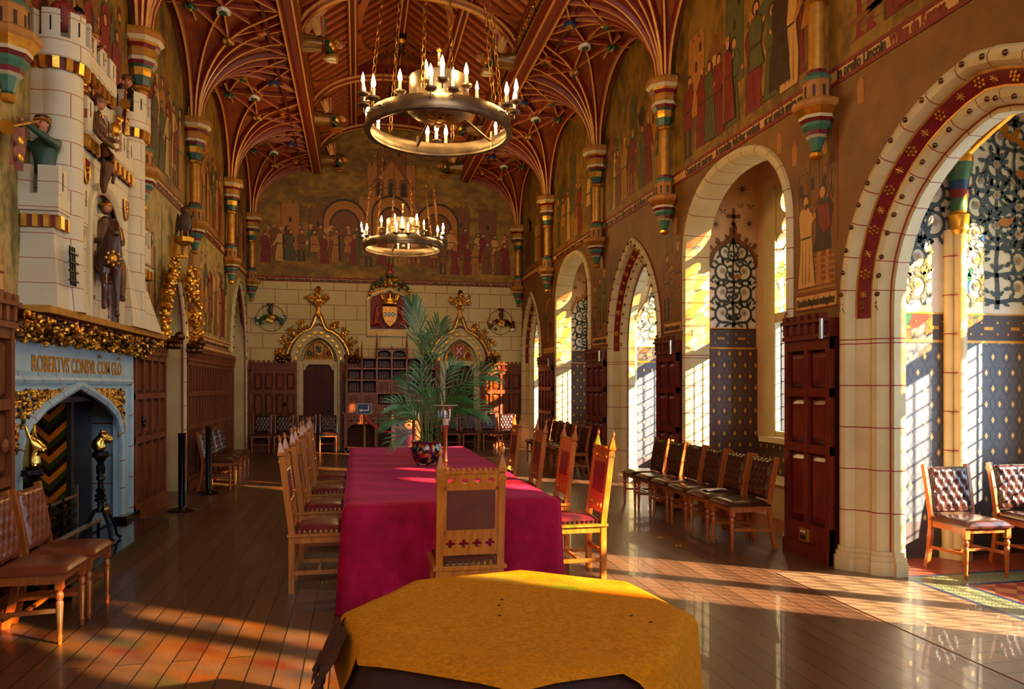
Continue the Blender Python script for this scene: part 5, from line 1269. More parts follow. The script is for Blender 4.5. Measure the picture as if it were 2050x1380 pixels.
g = thing('hanging_beast', 'dark carved beast clinging below the leaning knight', 'carving', (-2.27, 7.36, 3.6)); skin('body', [[((.0,0,.22),.03), ((.03,0,.12),.045), ((.03,.02,0),.05), ((.0,.03,-.14),.04), ((0,.03,-.24),.02)], [((.03,.0,.12),.045), ((.09,-.03,.1),.02), ((.1,-.05,.02),.015)], [((.03,.02,0),.05), ((.08,.06,-.05),.02), ((.06,.07,-.14),.015)]], 'bronze', g)
# horse and rider in the niche
h = thing('equestrian_statue', 'dark carved horse with armoured rider in the castle niche', 'statue', (-2.36, 7.74, CZ+.02), R(-62))
k = 1.0
skin('horse', [[((-.24,0,.50),.10), ((-.08,0,.50),(.105,.10)), ((.10,0,.53),(.12,.11)), ((.2,0,.60),.10), ((.27,0,.74),.075), ((.29,0,.86),.06), ((.36,0,.83),.045), ((.44,0,.74),.035)],
   [((.2,0,.60),.10), ((.16,.055,.42),.05), ((.17,.06,.25),.03), ((.15,.06,.08),.022), ((.18,.06,.02),.03)],
   [((.2,0,.60),.10), ((.18,-.055,.42),.05), ((.26,-.06,.30),.03), ((.22,-.06,.14),.022), ((.24,-.06,.08),.028)],
   [((-.24,0,.50),.10), ((-.28,.06,.38),.06), ((-.23,.06,.24),.033), ((-.29,.06,.10),.024), ((-.27,.06,.02),.03)],
   [((-.24,0,.50),.10), ((-.30,-.06,.38),.06), ((-.26,-.06,.24),.033), ((-.33,-.06,.10),.024), ((-.31,-.06,.02),.03)],
   [((-.24,0,.50),.10), ((-.36,0,.50),.04), ((-.40,0,.36),.045), ((-.40,0,.2),.03)],
   [((.29,0,.86),.06), ((.27,.03,.93),.012)], [((.29,0,.86),.06), ((.27,-.03,.93),.012)]], 'horse_brown', h, 2)
skin('rider', [[((-.04,0,.62),.08), ((-.04,0,.76),.075), ((-.03,0,.90),.085), ((-.02,0,.97),.04), ((-.01,0,1.0),.03)], [((-.04,0,.62),.08), ((.04,.12,.56),.055), ((.06,.13,.40),.04), ((.04,.13,.22),.03), ((.10,.13,.19),.03)],
   [((-.04,0,.62),.08), ((.04,-.12,.56),.055), ((.06,-.13,.40),.04), ((.04,-.13,.22),.03), ((.10,-.13,.19),.03)], [((-.03,0,.90),.085), ((-.03,.12,.88),.04), ((.02,.14,.74),.032), ((.14,.06,.72),.026)], [((-.03,0,.90),.085), ((-.03,-.12,.88),.04), ((.02,-.14,.74),.032), ((.14,-.04,.74),.026)]], 'armour', h, 2)
m = MB(); m.ell((0,0,1.08), (.06,.055,.075), 'armour', 12, 8); m.ell((.03,0,1.065), (.04,.035,.045), 'flesh', 8, 6); m.tube([(.055*cos(a), .052*sin(a), 1.10) for a in [i*pi/6 for i in range(12)]], .010, 'gold', 5, True)
m.build('helmet', h)
m = MB(); m.tube([(.33,.045,.85),(.36,.05,.8),(.28,.08,.7),(.14,.05,.73)], .007, 'gold', 5); m.tube([(.12+.11*0,.11*cos(a)*.95,.53+.13*sin(a)) for a in [i*pi/7 for i in range(14)]], .012, 'gold', 5, True); m.ell((.30,0,.55), (.03,.04,.05), 'gold', 8, 5)
for q in range(8): m.ell((.31,.06*cos(q*.785),.55+.06*sin(q*.785)), .014, 'gold', 6, 4)
m.box((-.16,-.11,.6), (.08,.11,.64), 'maroon'); m.build('harness', h)
m = MB(); m.grid(lambda u, v: V((-.09-.05*v-.02*sin(u*9), -.13+.26*u, .93-.55*v)), 8, 6, 'maroon'); m.build('cloak', h)
# owl-like eagle above the crocketed doorway
e = thing('carved_eagle', 'dark carved eagle perched on the finial over the left doorway', 'carving', (-2.44, 11.42, 3.76), R(-60)); e.scale = (.8,.8,.78)
m = MB(); m.ell((0,0,.24), (.10,.12,.20), 'eagle_brown', 12, 9, T=Matrix.Rotation(R(12), 3, 'Y')); m.ell((.03,0,.47), (.08,.075,.085), 'eagle_brown', 12, 8); m.tube([(.09,0,.47),(.125,0,.46),(.135,0,.43)], [.02,.014,.003], 'gold', 6); m.build('body', e)
for sg in (-1, 1):
    m = MB(); m.ell((-.03, sg*.115, .22), (.07,.025,.2), 'eagle_brown', 10, 7, T=Matrix.Rotation(R(14), 3, 'Y'))
    for q in range(5): m.ell((-.06-.01*q, sg*.12, .12-.03*q), (.03,.015,.08), 'eagle_brown', 6, 4)
    m.build('wing', e)
    m = MB(); m.tube([(.02, sg*.05, .10), (.03, sg*.05, .0)], .02, 'gold_paint', 6)
    for q in (-1, 0, 1): m.tube([(.03, sg*.05, .02), (.08, sg*.05+q*.02, .0)], .008, 'gold_paint', 5)
    m.build('foot', e)
m = MB(); m.box((-.14,-.04,-.0), (-.08,.04,.12), 'eagle_brown'); m.build('tail', e)
# ---------------------------------------------------------------- winged figures along the roof beams
M('robe_stripe', s(60,52,20), s(168,116,40), .4, scale=9, stretch=(.4,6,6), metal=.2)
def angel(x, y, side, label):
    """robed winged figure lying out from the beam holding a shield; local +x points to the room centre"""
    r = thing('winged_figure', label, 'roof carving', (x, y, BZ+.26), 0 if side < 0 else pi, 'winged figures along the roof beams')
    T = frame((0,0,0), (0,0,1), (0,1,0))
    m = MB()
    m.grid(lambda u, v: V((.02+.42*v, (.17-.06*v)*cos(2*pi*u)*(1+.08*sin(16*pi*u)*(1-v)), (.15-.05*v)*sin(2*pi*u)*(1+.08*sin(16*pi*u)*(1-v)))), 32, 6, 'robe_stripe', wrap=True); m.ell((.03,0,0), (.03,.17,.15), 'gold', 12, 6); m.build('robe', r)
    m = MB(); m.ell((.50,0,.01), (.12,.13,.11), 'gold', 12, 8); m.lathe([(.10,0),(.125,.02),(.1,.05)], 'red_paint', n=14, T=T, o=(.42,0,0)); m.build('mantle', r)
    m = MB(); m.ell((.66,0,.02), (.07,.062,.07), 'flesh', 12, 8); m.ell((.735,0,.01), (.018,.012,.014), 'flesh', 6, 4); m.build('head', r)
    m = MB(); m.ell((.63,0,.045), (.072,.072,.065), 'gold_paint', 12, 8)
    for k in range(10): a = k*.628; m.ell((.61+.02*cos(a*3), .065*cos(a), .03+.05*sin(a)), .024, 'gold_paint', 6, 4)
    m.build('hair', r)
    for sg in (-1, 1):
        m = MB()
        for f in range(7):
            a = R(28+f*11); L = .42-.028*f; b = V((.33+.01*f, sg*.09, .1)); t = b+V((-.10+.28*sin(f*.42-.6), sg*.14, sin(a)))*L
            m.bar(b, t, .085, .012, ['red_paint','gold_paint','green_paint'][f % 3] if f % 2 else 'gold_paint', up=V((0, sg, .2)), w2=.03)
        m.build('wing', r)
        m = MB(); m.tube([(.48, sg*.12, 0), (.46, sg*.16, -.10), (.56, sg*.09, -.17)], [.042,.035,.026], 'green_cloth', 8); m.ell((.58, sg*.08, -.18), .025, 'flesh', 7, 5); m.build('arm', r)
    m = MB(); m.prism([(.52+b*.20, a*.28, -.20) for a, b in shp], (0,0,-.035), 'gold_paint'); m.prism([(.52+b*.14, a*.19, -.235) for a, b in shp], (0,0,-.012), 'red_paint' if y > 13 else 'white_paint'); m.bar((.44,0,-.25), (.60,0,-.25), .02, .01, 'gold'); m.build('shield', r)
    m = MB(); m.box((-.12,-.14,-.18), (.04,.14,.16), 'beam_red'); m.box((-.14,-.08,-.24), (.02,.08,-.16), 'gold'); m.build('bracket', r)
for y, w in ((18.55, 'against the end wall'), (15.7, 'second from the end wall'), (12.3, 'third from the end wall')):
    for sd_, nm in ((-1, 'left'), (1, 'right')):
        pass
        angel(BL+.08 if sd_ < 0 else BR-.08, y, sd_, 'winged robed figure holding a shield on the %s beam, %s' % (nm, w))
# ---------------------------------------------------------------- chandeliers
M('brass_dark', s(150,100,40), s(110,70,28), .4, metal=.8, scale=12)
def chandelier(x, y, z, label, power):
    r = thing('ring_chandelier', label, 'chandelier', (x, y, z), group=None)
    m = MB(); R1 = .72; m.lathe([(R1,0),(R1+.012,.015),(R1+.012,.135),(R1,.15),(R1-.012,.135),(R1-.012,.015),(R1,0)], 'ring_metal', n=72, cap=False)
    m.lathe([(R1-.03,.0),(R1+.03,.0),(R1+.03,.018),(R1-.03,.018),(R1-.03,0)], 'ring_metal', n=72, cap=False); m.build('ring_band', r)
    m = MB(); m.lathe([(.30,.29),(.305,.31),(.305,.56),(.295,.56),(.295,.31)], 'ring_metal', n=48, cap=False); m.build('upper_drum', r)
    m = MB(); m.lathe([(.0,.14),(.16,.15),(.27,.19),(.325,.24),(.335,.27),(.32,.28)], 'ring_metal', n=40, cap=False); m.build('dish', r)
    m = MB()
    for k in range(5):
        a = 2*pi*k/5+.3; d = V((cos(a), sin(a), 0)); sd = V((-sin(a), cos(a), 0)); zz = lambda q: .135+.10*max(q-.1, 0)**1.6*3
        for w_, L, off in ((.035, .20, 0), (.028, .15, .055), (.028, .15, -.055)):
            P_ = [d*.05, d*(.05+L*.5)+sd*(off+w_), d*(.05+L)+sd*off*1.5, d*(.05+L*.5)+sd*(off-w_)]
            m.poly([(p.x, p.y, zz(p.length)-.004) for p in P_][::-1], 'gold'); 
    m.lathe([(.03,.125),(.055,.12),(.06,.135)], 'gold', n=16, cap=False); m.build('gilt_flower', r)
    for k in range(5):
        a = 2*pi*k/5+.55; m = MB(); p = V((cos(a), sin(a), 0)); m.bar(p*.32+V((0,0,.25)), p*.71+V((0,0,.09)), .022, .014, 'ring_metal'); m.bar(p*.71, p*.71+V((0,0,.2)), .02, .02, 'ring_metal'); m.build('spoke', r)
    top = V((0, 0, 3.9))
    for k in range(6):
        a = 2*pi*k/6+.2; p0 = V((.71*cos(a), .71*sin(a), .18)) if k % 1 == 0 else None; p1 = V((.30*cos(a), .30*sin(a), 3.9)); d = (p1-p0); L = d.length; d.normalize(); n = int(L/.085)
        s1 = d.orthogonal().normalized(); s2 = d.cross(s1); m = MB()
        for q in range(n):
            c = p0+d*(q+.5)*L/n; sx = s1 if q % 2 else s2
            m.tube([c+d*.055*cos(t_)+sx*.022*sin(t_) for t_ in [j*pi/4 for j in range(8)]], .0045, 'brass_dark', 5, True)
        m.build('chain', r)
    # candle sockets
    cm = MB(); cm.tube([(-.09,0,.06),(-.04,0,.03),(0,0,.02),(0,0,.07)], .008, 'ring_metal', 6); cm.lathe([(.005,.065),(.03,.07),(.055,.085),(.06,.1),(.05,.095),(.012,.09)], 'ring_metal', n=14); cm.lathe([(.017,.09),(.018,.19),(.012,.195)], 'wax', n=10)
    cme = cm.build('candle_holder', r); fm = MB(); fm.lathe([(.004,.19),(.018,.208),(.023,.232),(.016,.27),(.006,.305),(.001,.32)], 'flame', n=8); fme = fm.build('bulb', cme); 
    dm = MB(); dm.lathe([(.004,.19),(.014,.205),(.019,.225),(.014,.255),(.005,.285),(.001,.30)], 'bulb_dim', n=8); dme = dm.build('bulb', None); dmesh = dme.data; bpy.data.objects.remove(dme)
    first = True; spots = []
    for gi in range(6):
        for j in (-1, 0, 1): spots.append((.80+(.05 if j == 0 else 0), gi*pi/3+.45+j*.13, .06+(.06 if j == 0 else 0)))
    for k in range(6): spots.append((.40, k*pi/3+.1, .30))
    for k, (rr, a, zz) in enumerate(spots):
        if k: c = cme.copy(); COL.objects.link(c); f = fme.copy(); COL.objects.link(f); f.parent = c
        else: c, f = cme, fme
        if k % 4 == 2: f.data = dmesh
        c.parent = r; c.location = (rr*cos(a), rr*sin(a), zz); c.rotation_euler = (0, 0, a)
    m = MB(); m.tube([(0,0,.3),(0,0,.85)], .012, 'ring_metal', 6); m.ell((0,0,.87), .03, 'gold', 8, 5); m.ell((0,0,.72), .02, 'gold', 8, 5); m.build('centre_spike', r)
    for k in range(3):
        a = k*2*pi/3+.45; l = lamp('candle_glow', (.86*cos(a), .86*sin(a), .36), power, .09, WARM, r)
    lamp('candle_glow', (0, 0, .85), power, .09, WARM, r)
    return r
chandelier(.82, 7.55, 4.17, 'large near ring chandelier with lit candle bulbs and gilt flower dish', 11)
chandelier(.84, 14.0, 4.15, 'smaller looking far ring chandelier hanging before the end wall mural', 14)
chandelier(.82, 1.6, 4.2, 'unseen ring chandelier added above the viewer for more light', 9)  # out of view, added for its light
# ---------------------------------------------------------------- leather dining chairs
def tuft(m, W_, H_, dep, mat, nu=26, nv=24):
    pit = (.075, .085)
    def fn(u, v):
        x, z = (u-.5)*W_, v*H_; best = 9
        for r_ in range(-1, 7):
            zc = .05+r_*pit[1]*.82
            if abs(zc-z) > .1: continue
            o = (r_ % 2)*pit[0]/2
            xc = round((x-o)/pit[0])*pit[0]+o
            for q in (-1, 0, 1): best = min(best, sqrt((x-xc-q*pit[0])**2+(z-zc)**2))
        e = min(1, min(u, 1-u)/.08, min(v, 1-v)/.08)
        a = (x/pit[0]+(z-.05)/(pit[1]*1.64)) ; b = (x/pit[0]-(z-.05)/(pit[1]*1.64))
        crease = min(abs(a-round(a)), abs(b-round(b)))
        h = min(1, best/.03)**.6*.6+min(1, crease/.25)**.7*.4
        return V((x, -dep*(.25+.75*h)*sqrt(max(e, .02)), z))
    m.grid(fn, nu, nv, mat)
    for r_ in range(0, 5):
        zc = .05+r_*pit[1]*.82; o = (r_ % 2)*pit[0]/2
        for q in range(-3, 4):
            x = q*pit[0]+o
            if abs(x) < W_/2-.03 and zc < H_-.03: m.ell((x, -dep*.42, zc), (.008,.006,.008), mat, 7, 4)
def leather_chair(seat_mat, wood, label):
    r = thing('leather_chair', label, 'chair', (0,0,0), 0, None)
    m = MB(); hw, hd = .215, .20
    def top(u, v):
        x, y = (u-.5)*2, (v-.5)*2; e = (1-abs(x)**5)*(1-abs(y)**5); return V((x*hw*(1+.03*(1-v)), -.01+y*(hd+.02), .445+.045*max(e, 0)**.5))
    m.grid(top, 14, 14, seat_mat); m.box((-hw, -hd-.03, .43), (hw, hd+.01, .447), seat_mat); m.build('seat', r)
    m = MB(); Tb = Matrix.Translation((0, .19, .49)) @ Matrix.Rotation(R(-11), 4, 'X'); m.T = Tb; tuft(m, .37, .40, .035, seat_mat); m.box((-.185, -.008, 0), (.185, .03, .40), seat_mat); m.build('backrest', r)
    for sg in (-1, 1):
        m = MB(); m.T = Matrix.Translation((sg*.19, -.185, 0)); m.box((-.021,-.021,.34),(.021,.021,.445), wood)
        m.lathe([(.012,0),(.014,.03),(.019,.045),(.013,.06),(.015,.075),(.021,.23),(.022,.26),(.015,.27),(.023,.29),(.023,.31),(.014,.325),(.02,.34)], wood, n=12); m.build('front_leg', r, ang=50)
        m = MB(); pts = [(sg*.19, .275, 0), (sg*.195, .235, .16), (sg*.2, .205, .36), (sg*.2, .205, .46), (sg*.205, .235, .66), (sg*.208, .285, .905)]
        for a, b in zip(pts, pts[1:]): m.bar(a, b, .03, .042, wood, up=V((0,-1,0)))
        m.build('rear_leg', r, ang=20)
    m = MB()
    for sg in (-1, 1): m.box((sg*.19-.013, -.17, .375), (sg*.19+.013, .2, .432), wood); m.box((sg*.19-.016, -.16, .395), (sg*.19+.016, .19, .402), wood); m.box((sg*.19-.016, -.16, .412), (sg*.19+.016, .19, .418), wood)
    m.box((-.18, -.198, .385), (.18, -.172, .432), wood); m.box((-.18, .19, .385), (.18, .215, .43), wood); m.build('seat_frame', r, ang=20)
    m = MB(); m.box((-.19, .228, .875), (.19, .262, .90), wood) if False else None
    for sg in (-1, 1): m.bar((sg*.192, -.18, .21), (sg*.195, .225, .19), .018, .026, wood)
    m.bar((-.19, .02, .20), (.19, .02, .20), .024, .018, wood); m.build('stretcher', r, ang=20)
    return r
LC = leather_chair('leather', 'chair_wood', 'x'); LT = leather_chair('leather_tan', 'chair_wood', 'x')
used = set()
def put_chair(proto, x, y, rz, label, group):
    if proto.name not in used: used.add(proto.name); proto.location = (x, y, 0); proto.rotation_euler = (0,0,rz); proto['label'] = label; proto['group'] = group; return proto
    return dup(proto, (x, y, 0), rz, label, group)
g = 'leather chairs by the fireplace'
put_chair(LT, -1.99, 5.76, R(90), 'tan tufted leather chair beside the hearth slab, fully in view', g)
put_chair(LT, -1.99, 5.25, R(90), 'tan tufted leather chair cut by the left edge of the photo', g)
g = 'leather chairs against the left wainscot'
W4 = ['nearest the stanchions', 'second from the stanchions', 'third from the stanchions', 'fourth from the stanchions']
for k in range(4): put_chair(LC, -2.08, 12.1+.50*k, R(90), 'tufted leather chair in the left wall row, '+W4[k], g)
g = 'leather chairs on the left of the end wall'
W5 = ['in the far left corner', 'sunlit, second from the far left corner', 'left of centre before the left door', 'next to the cabinet']
for k, x in enumerate((-2.22, -1.72, -1.19, -.68)): put_chair(LC, x, 18.35, 0, 'tufted leather chair against the end wall, '+W5[k], g)
g = 'leather chairs on the right of the end wall'
W6 = ['half hidden by the glass lamp', 'right of the glass lamp', 'standing before the sunlit wainscot', 'last in the right corner']
for k, x in enumerate((2.28, 2.76, 3.27, 3.74)): put_chair(LC, x, 18.35, 0, 'tufted leather chair against the end wall, '+W6[k], g)
g = 'leather chairs in the near right row'
W7 = ['nearest the viewer', 'holding a folded white paper', 'third from the near end', 'fourth from the near end', 'fifth from the near end', 'farthest, beside the pointed arch']
for k in range(6): put_chair(LC, 3.73, 6.74+.51*k, R(-90), 'dark tufted leather chair in the near right row, '+W7[k], g)
g = 'leather chairs in the far right row'
W8 = ['nearest the viewer', 'second from its near end', 'third from its near end', 'fourth from its near end', 'fifth from its near end', 'farthest from the viewer']
for k in range(6): put_chair(LC, 3.73, 12.62+.50*k, R(-90), 'dark tufted leather chair in the far right row, '+W8[k], g)
g = 'leather chairs in the tiled bay'
put_chair(LC, 5.10, 5.36, R(-3), 'dark tufted leather chair standing alone on green tiles before blue wallpaper', g)
put_chair(LC, 5.82, 5.40, R(-3), 'dark tufted leather chair in the tiled bay cut by the right edge', g)
m = MB(); m.grid(lambda u, v: V((-.11+.22*u, -.09+.18*v, .006+.03*abs(sin(u*3.1+v))*u*(1-v)+.012*sin(v*6))), 8, 8, 'paper'); m.grid(lambda u, v: V((-.10+.18*u, -.07+.15*v, .004+.005*v)), 2, 2, 'paper')
o = m.build('folded_paper', None); o.location = (3.70, 7.24, .492); tag(o, 'folded white paper lying on a dark leather seat', 'paper')
# ---------------------------------------------------------------- high backed oak chairs
def quatre(cx, cy, s_):
    pts = []
    for q in range(4):
        a0 = q*pi/2; c = (cx+s_*.55*cos(a0), cy+s_*.55*sin(a0))
        for j in range(7): a = a0-R(112)+R(224)*j/6; pts.append((c[0]+s_*.42*cos(a), c[1]+s_*.42*sin(a)))
    return pts
def high_chair(leather, label):
    r = thing('high_backed_chair', label, 'chair', (0,0,0), 0, 'high backed chairs around the crimson table'); wd = 'oak'; hw = .195
    tilt = R(-7); T = Matrix.Translation((0, .20, .46)) @ Matrix.Rotation(tilt, 4, 'X')
    for sg in (-1, 1):
        m = MB(); m.box((sg*hw-.023, .18, 0), (sg*hw+.023, .226, .47), wd); m.T = T; x = sg*hw; m.box((x-.022,-.02,-.02), (x+.022,.026,.60), wd); m.box((x-.027,-.025,.555), (x+.027,.031,.575), wd); m.box((x-.027,-.025,.61), (x+.027,.031,.635), wd)
        m.add([(x-.024,-.022,.635),(x+.024,-.022,.635),(x+.024,.028,.635),(x-.024,.028,.635),(x-.007,-.004,.715),(x+.007,-.004,.715),(x+.007,.010,.715),(x-.007,.010,.715)], [(0,1,5,4),(1,2,6,5),(2,3,7,6),(3,0,4,7),(4,5,6,7)], wd)
        m.ell((x,.003,.735), (.014,.014,.024), wd, 8, 6); m.ell((x,.003,.758), (.007,.007,.012), wd, 6, 4); m.build('back_post', r, ang=25)
        m = MB(); m.box((sg*hw-.02, -.215, 0), (sg*hw+.02, -.175, .44), wd); m.box((sg*hw-.026, -.221, 0), (sg*hw+.026, -.169, .05), wd); m.box((sg*hw-.026, -.221, .38), (sg*hw+.026, -.169, .44), wd); m.build('front_leg', r, ang=25)
    m = MB()
    for sg in (-1, 1): m.box((sg*hw-.016, -.2, .385), (sg*hw+.016, .2, .44), wd); m.box((sg*hw-.012, -.2, .14), (sg*hw+.012, .2, .17), wd)
    m.box((-hw,-.212,.385), (hw,-.18,.44), wd); m.box((-hw,.185,.385), (hw,.218,.44), wd); m.box((-hw-.04,-.235,.438), (hw+.04,.235,.458), wd); m.box((-hw,-.01,.145), (hw,.012,.168), wd); m.box((-hw,.19,.20),(hw,.215,.235),wd); m.build('seat_frame', r, ang=20)
    m = MB()
    def top(u, v):
        x, y = (u-.5)*2, (v-.5)*2; e = max((1-abs(x)**4)*(1-abs(y)**4), 0); return V((x*.20, y*.19-.01, .46+.065*e**.45))
    m.grid(top, 14, 14, leather); m.build('seat', r)
    m = MB()
    for k in range(10):
        x = -.18+.04*k; m.box((x-.008,-.212,.462), (x+.008,-.196,.485), 'brass'); m.box((x-.008,.176,.462), (x+.008,.192,.485), 'brass')
        if k < 9:
            for sg in (-1, 1): m.box((sg*.197-.008, x-.0, .462), (sg*.197+.008, x+.014, .485), 'brass')
    m.build('nail_row', r, smooth=False)  # brass upholstery nails along the seat edges
    # leather back panel with frame
    m = MB(); m.T = T; m.box((-.155,-.012,.235), (.155,.016,.495), leather); m.box((-.172,-.016,.215), (.172,.018,.237), wd); m.box((-.172,-.016,.493), (.172,.018,.515), wd)
    for sg in (-1, 1): m.box((sg*.164-.01,-.016,.215), (sg*.164+.01,.018,.515), wd)
    m.build('back_panel', r, ang=20)
    m = MB(); m.T = T
    for k in range(11):
        x = -.145+.029*k
        for z in (.247, .483): m.ell((x,-.014,z), (.006,.004,.006), 'brass', 6, 4)
    for k in range(8):
        z = .263+.029*k
        for x in (-.145,.145): m.ell((x,-.014,z), (.006,.004,.006), 'brass', 6, 4)
    m.build('back_studs', r)
    F = T @ frame((0,.003,0), (1,0,0), (0,0,1))
    edge = [(-.172,.075),(.172,.075),(.172,.215),(-.172,.215)]; plate('pierced_rail', [edge]+[quatre(-.127+.0847*k, .145, .034) for k in range(4)], F, .022, wd, r, .002)
    ol = [(-.172,.515),(-.172,.60),(.172,.60),(.172,.515)]; holes = []
    for k in range(4):
        x = -.127+.0847*k; h = []
        for j in range(7): a = pi*j/6; h.append((x+.024*cos(a), .553+.016*sin(a)))
        h += [(x-.024,.545), (x-.008,.540), (x,.528), (x+.008,.540), (x+.024,.545)]; holes.append(h)
    plate('crest_rail', [ol]+holes, F, .022, wd, r, .002)
    m = MB(); m.T = T; m.box((-.172,-.02,.60), (.172,.026,.612), wd)
    k = -.165
    while k < .16: m.box((k,-.016,.612), (k+.02,.022,.63), wd); k += .034
    m.build('crest_moulding', r, ang=20)
    return r
M('leather_brown', s(88,40,34), s(104,50,42), .4, scale=9, bump=.1, bscale=150, coat=.1)
HC = high_chair('leather_purple', 'oak high backed chair at the near table end, its back to the viewer')
HC.location = (.70, 4.86, 0); HC.rotation_euler = (0,0,pi)
SD = ['nearest the viewer', 'second from the viewer', 'third from the viewer', 'farthest from the viewer']
for k, y in enumerate((6.06, 7.15, 8.3, 9.6)): dup(HC, (1.80, y, 0), R(-90), 'oak high backed chair on the right side of the crimson table, '+SD[k])
for k, y in enumerate((6.12, 7.15, 8.25, 9.4)): dup(HC, (-.29, y, 0), R(90), 'oak high backed chair on the left side of the crimson table, '+SD[k])
dup(HC, (.72, 10.98, 0), 0, 'high backed chair facing the viewer at the far end of the crimson table')
for ch in HC.children:
    if ch.name.startswith(('back_panel', 'seat')) and any(m_ and m_.name == 'leather_purple' for m_ in ch.data.materials):
        ch.data = ch.data.copy()
        for i_, m_ in enumerate(ch.data.materials):
            if m_.name == 'leather_purple': ch.data.materials[i_] = MATS['leather_brown']
# ---------------------------------------------------------------- crimson table and cloth
t_ = thing('dining_table', 'long dining table hidden under the crimson velvet cloth', 'table', (.69, 7.88, 0))
m = MB(); m.box((-.74,-2.5,.70), (.74,2.5,.735), 'dark_wood'); m.build('tabletop', t_)
for sx in (-1, 1):
    for sy in (-1, 0, 1): m = MB(); m.box((sx*.62-.04, sy*2.2-.04, 0), (sx*.62+.04, sy*2.2+.04, .70), 'dark_wood'); m.build('leg', t_)
def draped(name, outline, ztop, drop, mat, fold, amp, parent=None, rows=14, sub=8, flare=.05, zfn=None, corner=None, topn=None):
    """cloth over a convex outline: flat top plus a hanging skirt with folds that deepen downward"""
    n0 = len(outline); ring = []
    for i in range(n0):
        a, b = V(outline[i]).to_2d(), V(outline[(i+1) % n0]).to_2d()
        for k in range(sub): ring.append((a.lerp(b, k/sub), i, k/sub))
    c = sum((V(p).to_2d() for p in outline), V((0,0)))/n0; N = len(ring); vs = []; fs = []; per = 0
    L = [0]
    for i in range(N): L.append(L[-1]+(ring[(i+1) % N][0]-ring[i][0]).length)
    m = MB(); rnd = random.Random(3)
    def nrm(i):
        p = ring[i][0]; q = ring[(i+1) % N][0]; o = ring[i-1][0]; t = (q-o).normalized(); return V((t.y, -t.x))
    nt_ = 16
    for j in range(nt_+1):      # top
        f = j/nt_
        for i in range(N):
            p = c.lerp(ring[i][0], f); z = ztop+(zfn(p.x, p.y) if zfn else 0)-(.012 if j == nt_ else 0); vs.append((p.x, p.y, z))
    for j in range(1, rows+1):
        f = j/rows
        for i in range(N):
            p = ring[i][0]; w = nrm(i); l = L[i]
            ph = sin(l*fold+1.3*sin(l*1.7))*.6+sin(l*fold*2.3+2)*.25+sin(l*fold*.43+1)*.4
            cf = corner(i, ring[i]) if corner else 0
            d = .012+flare*f+amp*ph*f**.8+cf*f; zz = ztop-.012-(drop(p.x, p.y) if callable(drop) else drop)*f
            vs.append((p.x+w.x*d, p.y+w.y*d, zz))
    R_ = nt_+rows
    for j in range(R_):
        for i in range(N): fs.append((j*N+i, j*N+(i+1) % N, (j+1)*N+(i+1) % N, (j+1)*N+i))
    m.add(vs, fs, mat); o = m.build(name, parent, ang=80); return o
def crn(i, rg):
    e = min(rg[2], 1-rg[2]); return .02*max(0, 1-e*16)
o = draped('crimson_tablecloth', [(-.09,5.30),(1.47,5.30),(1.47,10.42),(-.09,10.42)], .755, lambda x, y: .735-.17*max(0, min(1, (x-.2)/1.2)), 'velvet', 11, .03, None, 20, 64, .015, lambda x, y: .004*sin(x*7+y*2)*sin(y*5)+.003*sin(y*11+x*4), crn)
tag(o, 'crimson velvet tablecloth hanging to the floor on the long table', 'tablecloth')
M('under_shade', s(30,8,8), s(52,14,12), .9, scale=14)  # maroon cloth made near black to stand for the shade under the felt
# ---------------------------------------------------------------- octagonal table with ochre felt
OC = (.58, 2.65); OR = .64; oct_ = [(OC[0]+OR*cos(R(77+45*k)), OC[1]+OR*sin(R(77+45*k))) for k in range(8)][::-1]; oct_ = oct_[::-1]
t_ = thing('octagonal_table', 'octagonal table hidden under the ochre felt cloth', 'table', (OC[0], OC[1], 0))
m = MB(); m.prism([((x-OC[0])*.95, (y-OC[1])*.95, .72) for x, y in oct_], (0,0,.03), 'dark_wood'); m.build('tabletop', t_); m = MB(); m.lathe([(.3,0),(.3,.04),(.1,.08),(.07,.3),(.1,.5),(.12,.72)], 'dark_wood', n=12); m.build('pedestal', t_)
def feltdrop(x, y):
    a = math.degrees(math.atan2(y-OC[1], x-OC[0])) % 360
    if a < 20 or a > 325: return .46
    if a > 290: return .01+.45*(a-290)/35
    if a > 215: return .006
    if a > 150: return .01+.25*max(0, 1-abs(a-176)/30)
    return .42
def bumpf(x, y):
    a = (x-.115)**2/.0012+(y-2.72)**2/.004; b = (x-.15)**2/.0012+(y-2.70)**2/.006; return .022*math.exp(-b)-.010*math.exp(-a)+.003*sin(x*9)*sin(y*8)
u_ = draped('under_cloth_shade', [(OC[0]+(x-OC[0])*.975, OC[1]+(y-OC[1])*.965) for x, y in oct_], .760, .70, 'under_shade', 14, .02, None, 12, 9, .03); tag(u_, 'very dark maroon under cloth, its colour holding the shade below the ochre felt', 'tablecloth')
o = draped('ochre_tablecloth', oct_, .775, feltdrop, 'felt', 12, .006, None, 12, 9, .012, bumpf, lambda i, rg: .02*max(0, 1-min(rg[2], 1-rg[2])*5))
o.data.materials.append(MATS['felt_under']); tag(o, 'ochre felt cloth on the octagonal table in the foreground', 'tablecloth')
m = MB()
for q in range(30):
    f = q/29; a = V(oct_[2]).lerp(V(oct_[1]), f) if False else V((oct_[1][0], oct_[1][1])).lerp(V((oct_[2][0], oct_[2][1])), f); d = (V(a)-V(OC)).normalized(); b = V((a.x+d.x*.05, a.y+d.y*.05, .40))
    m.tube([b, b+V((d.x*.01+.006*sin(q*7), d.y*.01, -.05)), b+V((d.x*.02+.01*sin(q*3), d.y*.02, -.10))], [.006,.008,.004], 'black_paint', 5)
f_ = m.build('cloth_fringe', o)
m = MB()   # loose dark corner of the cloth with its tassels, hanging on the left
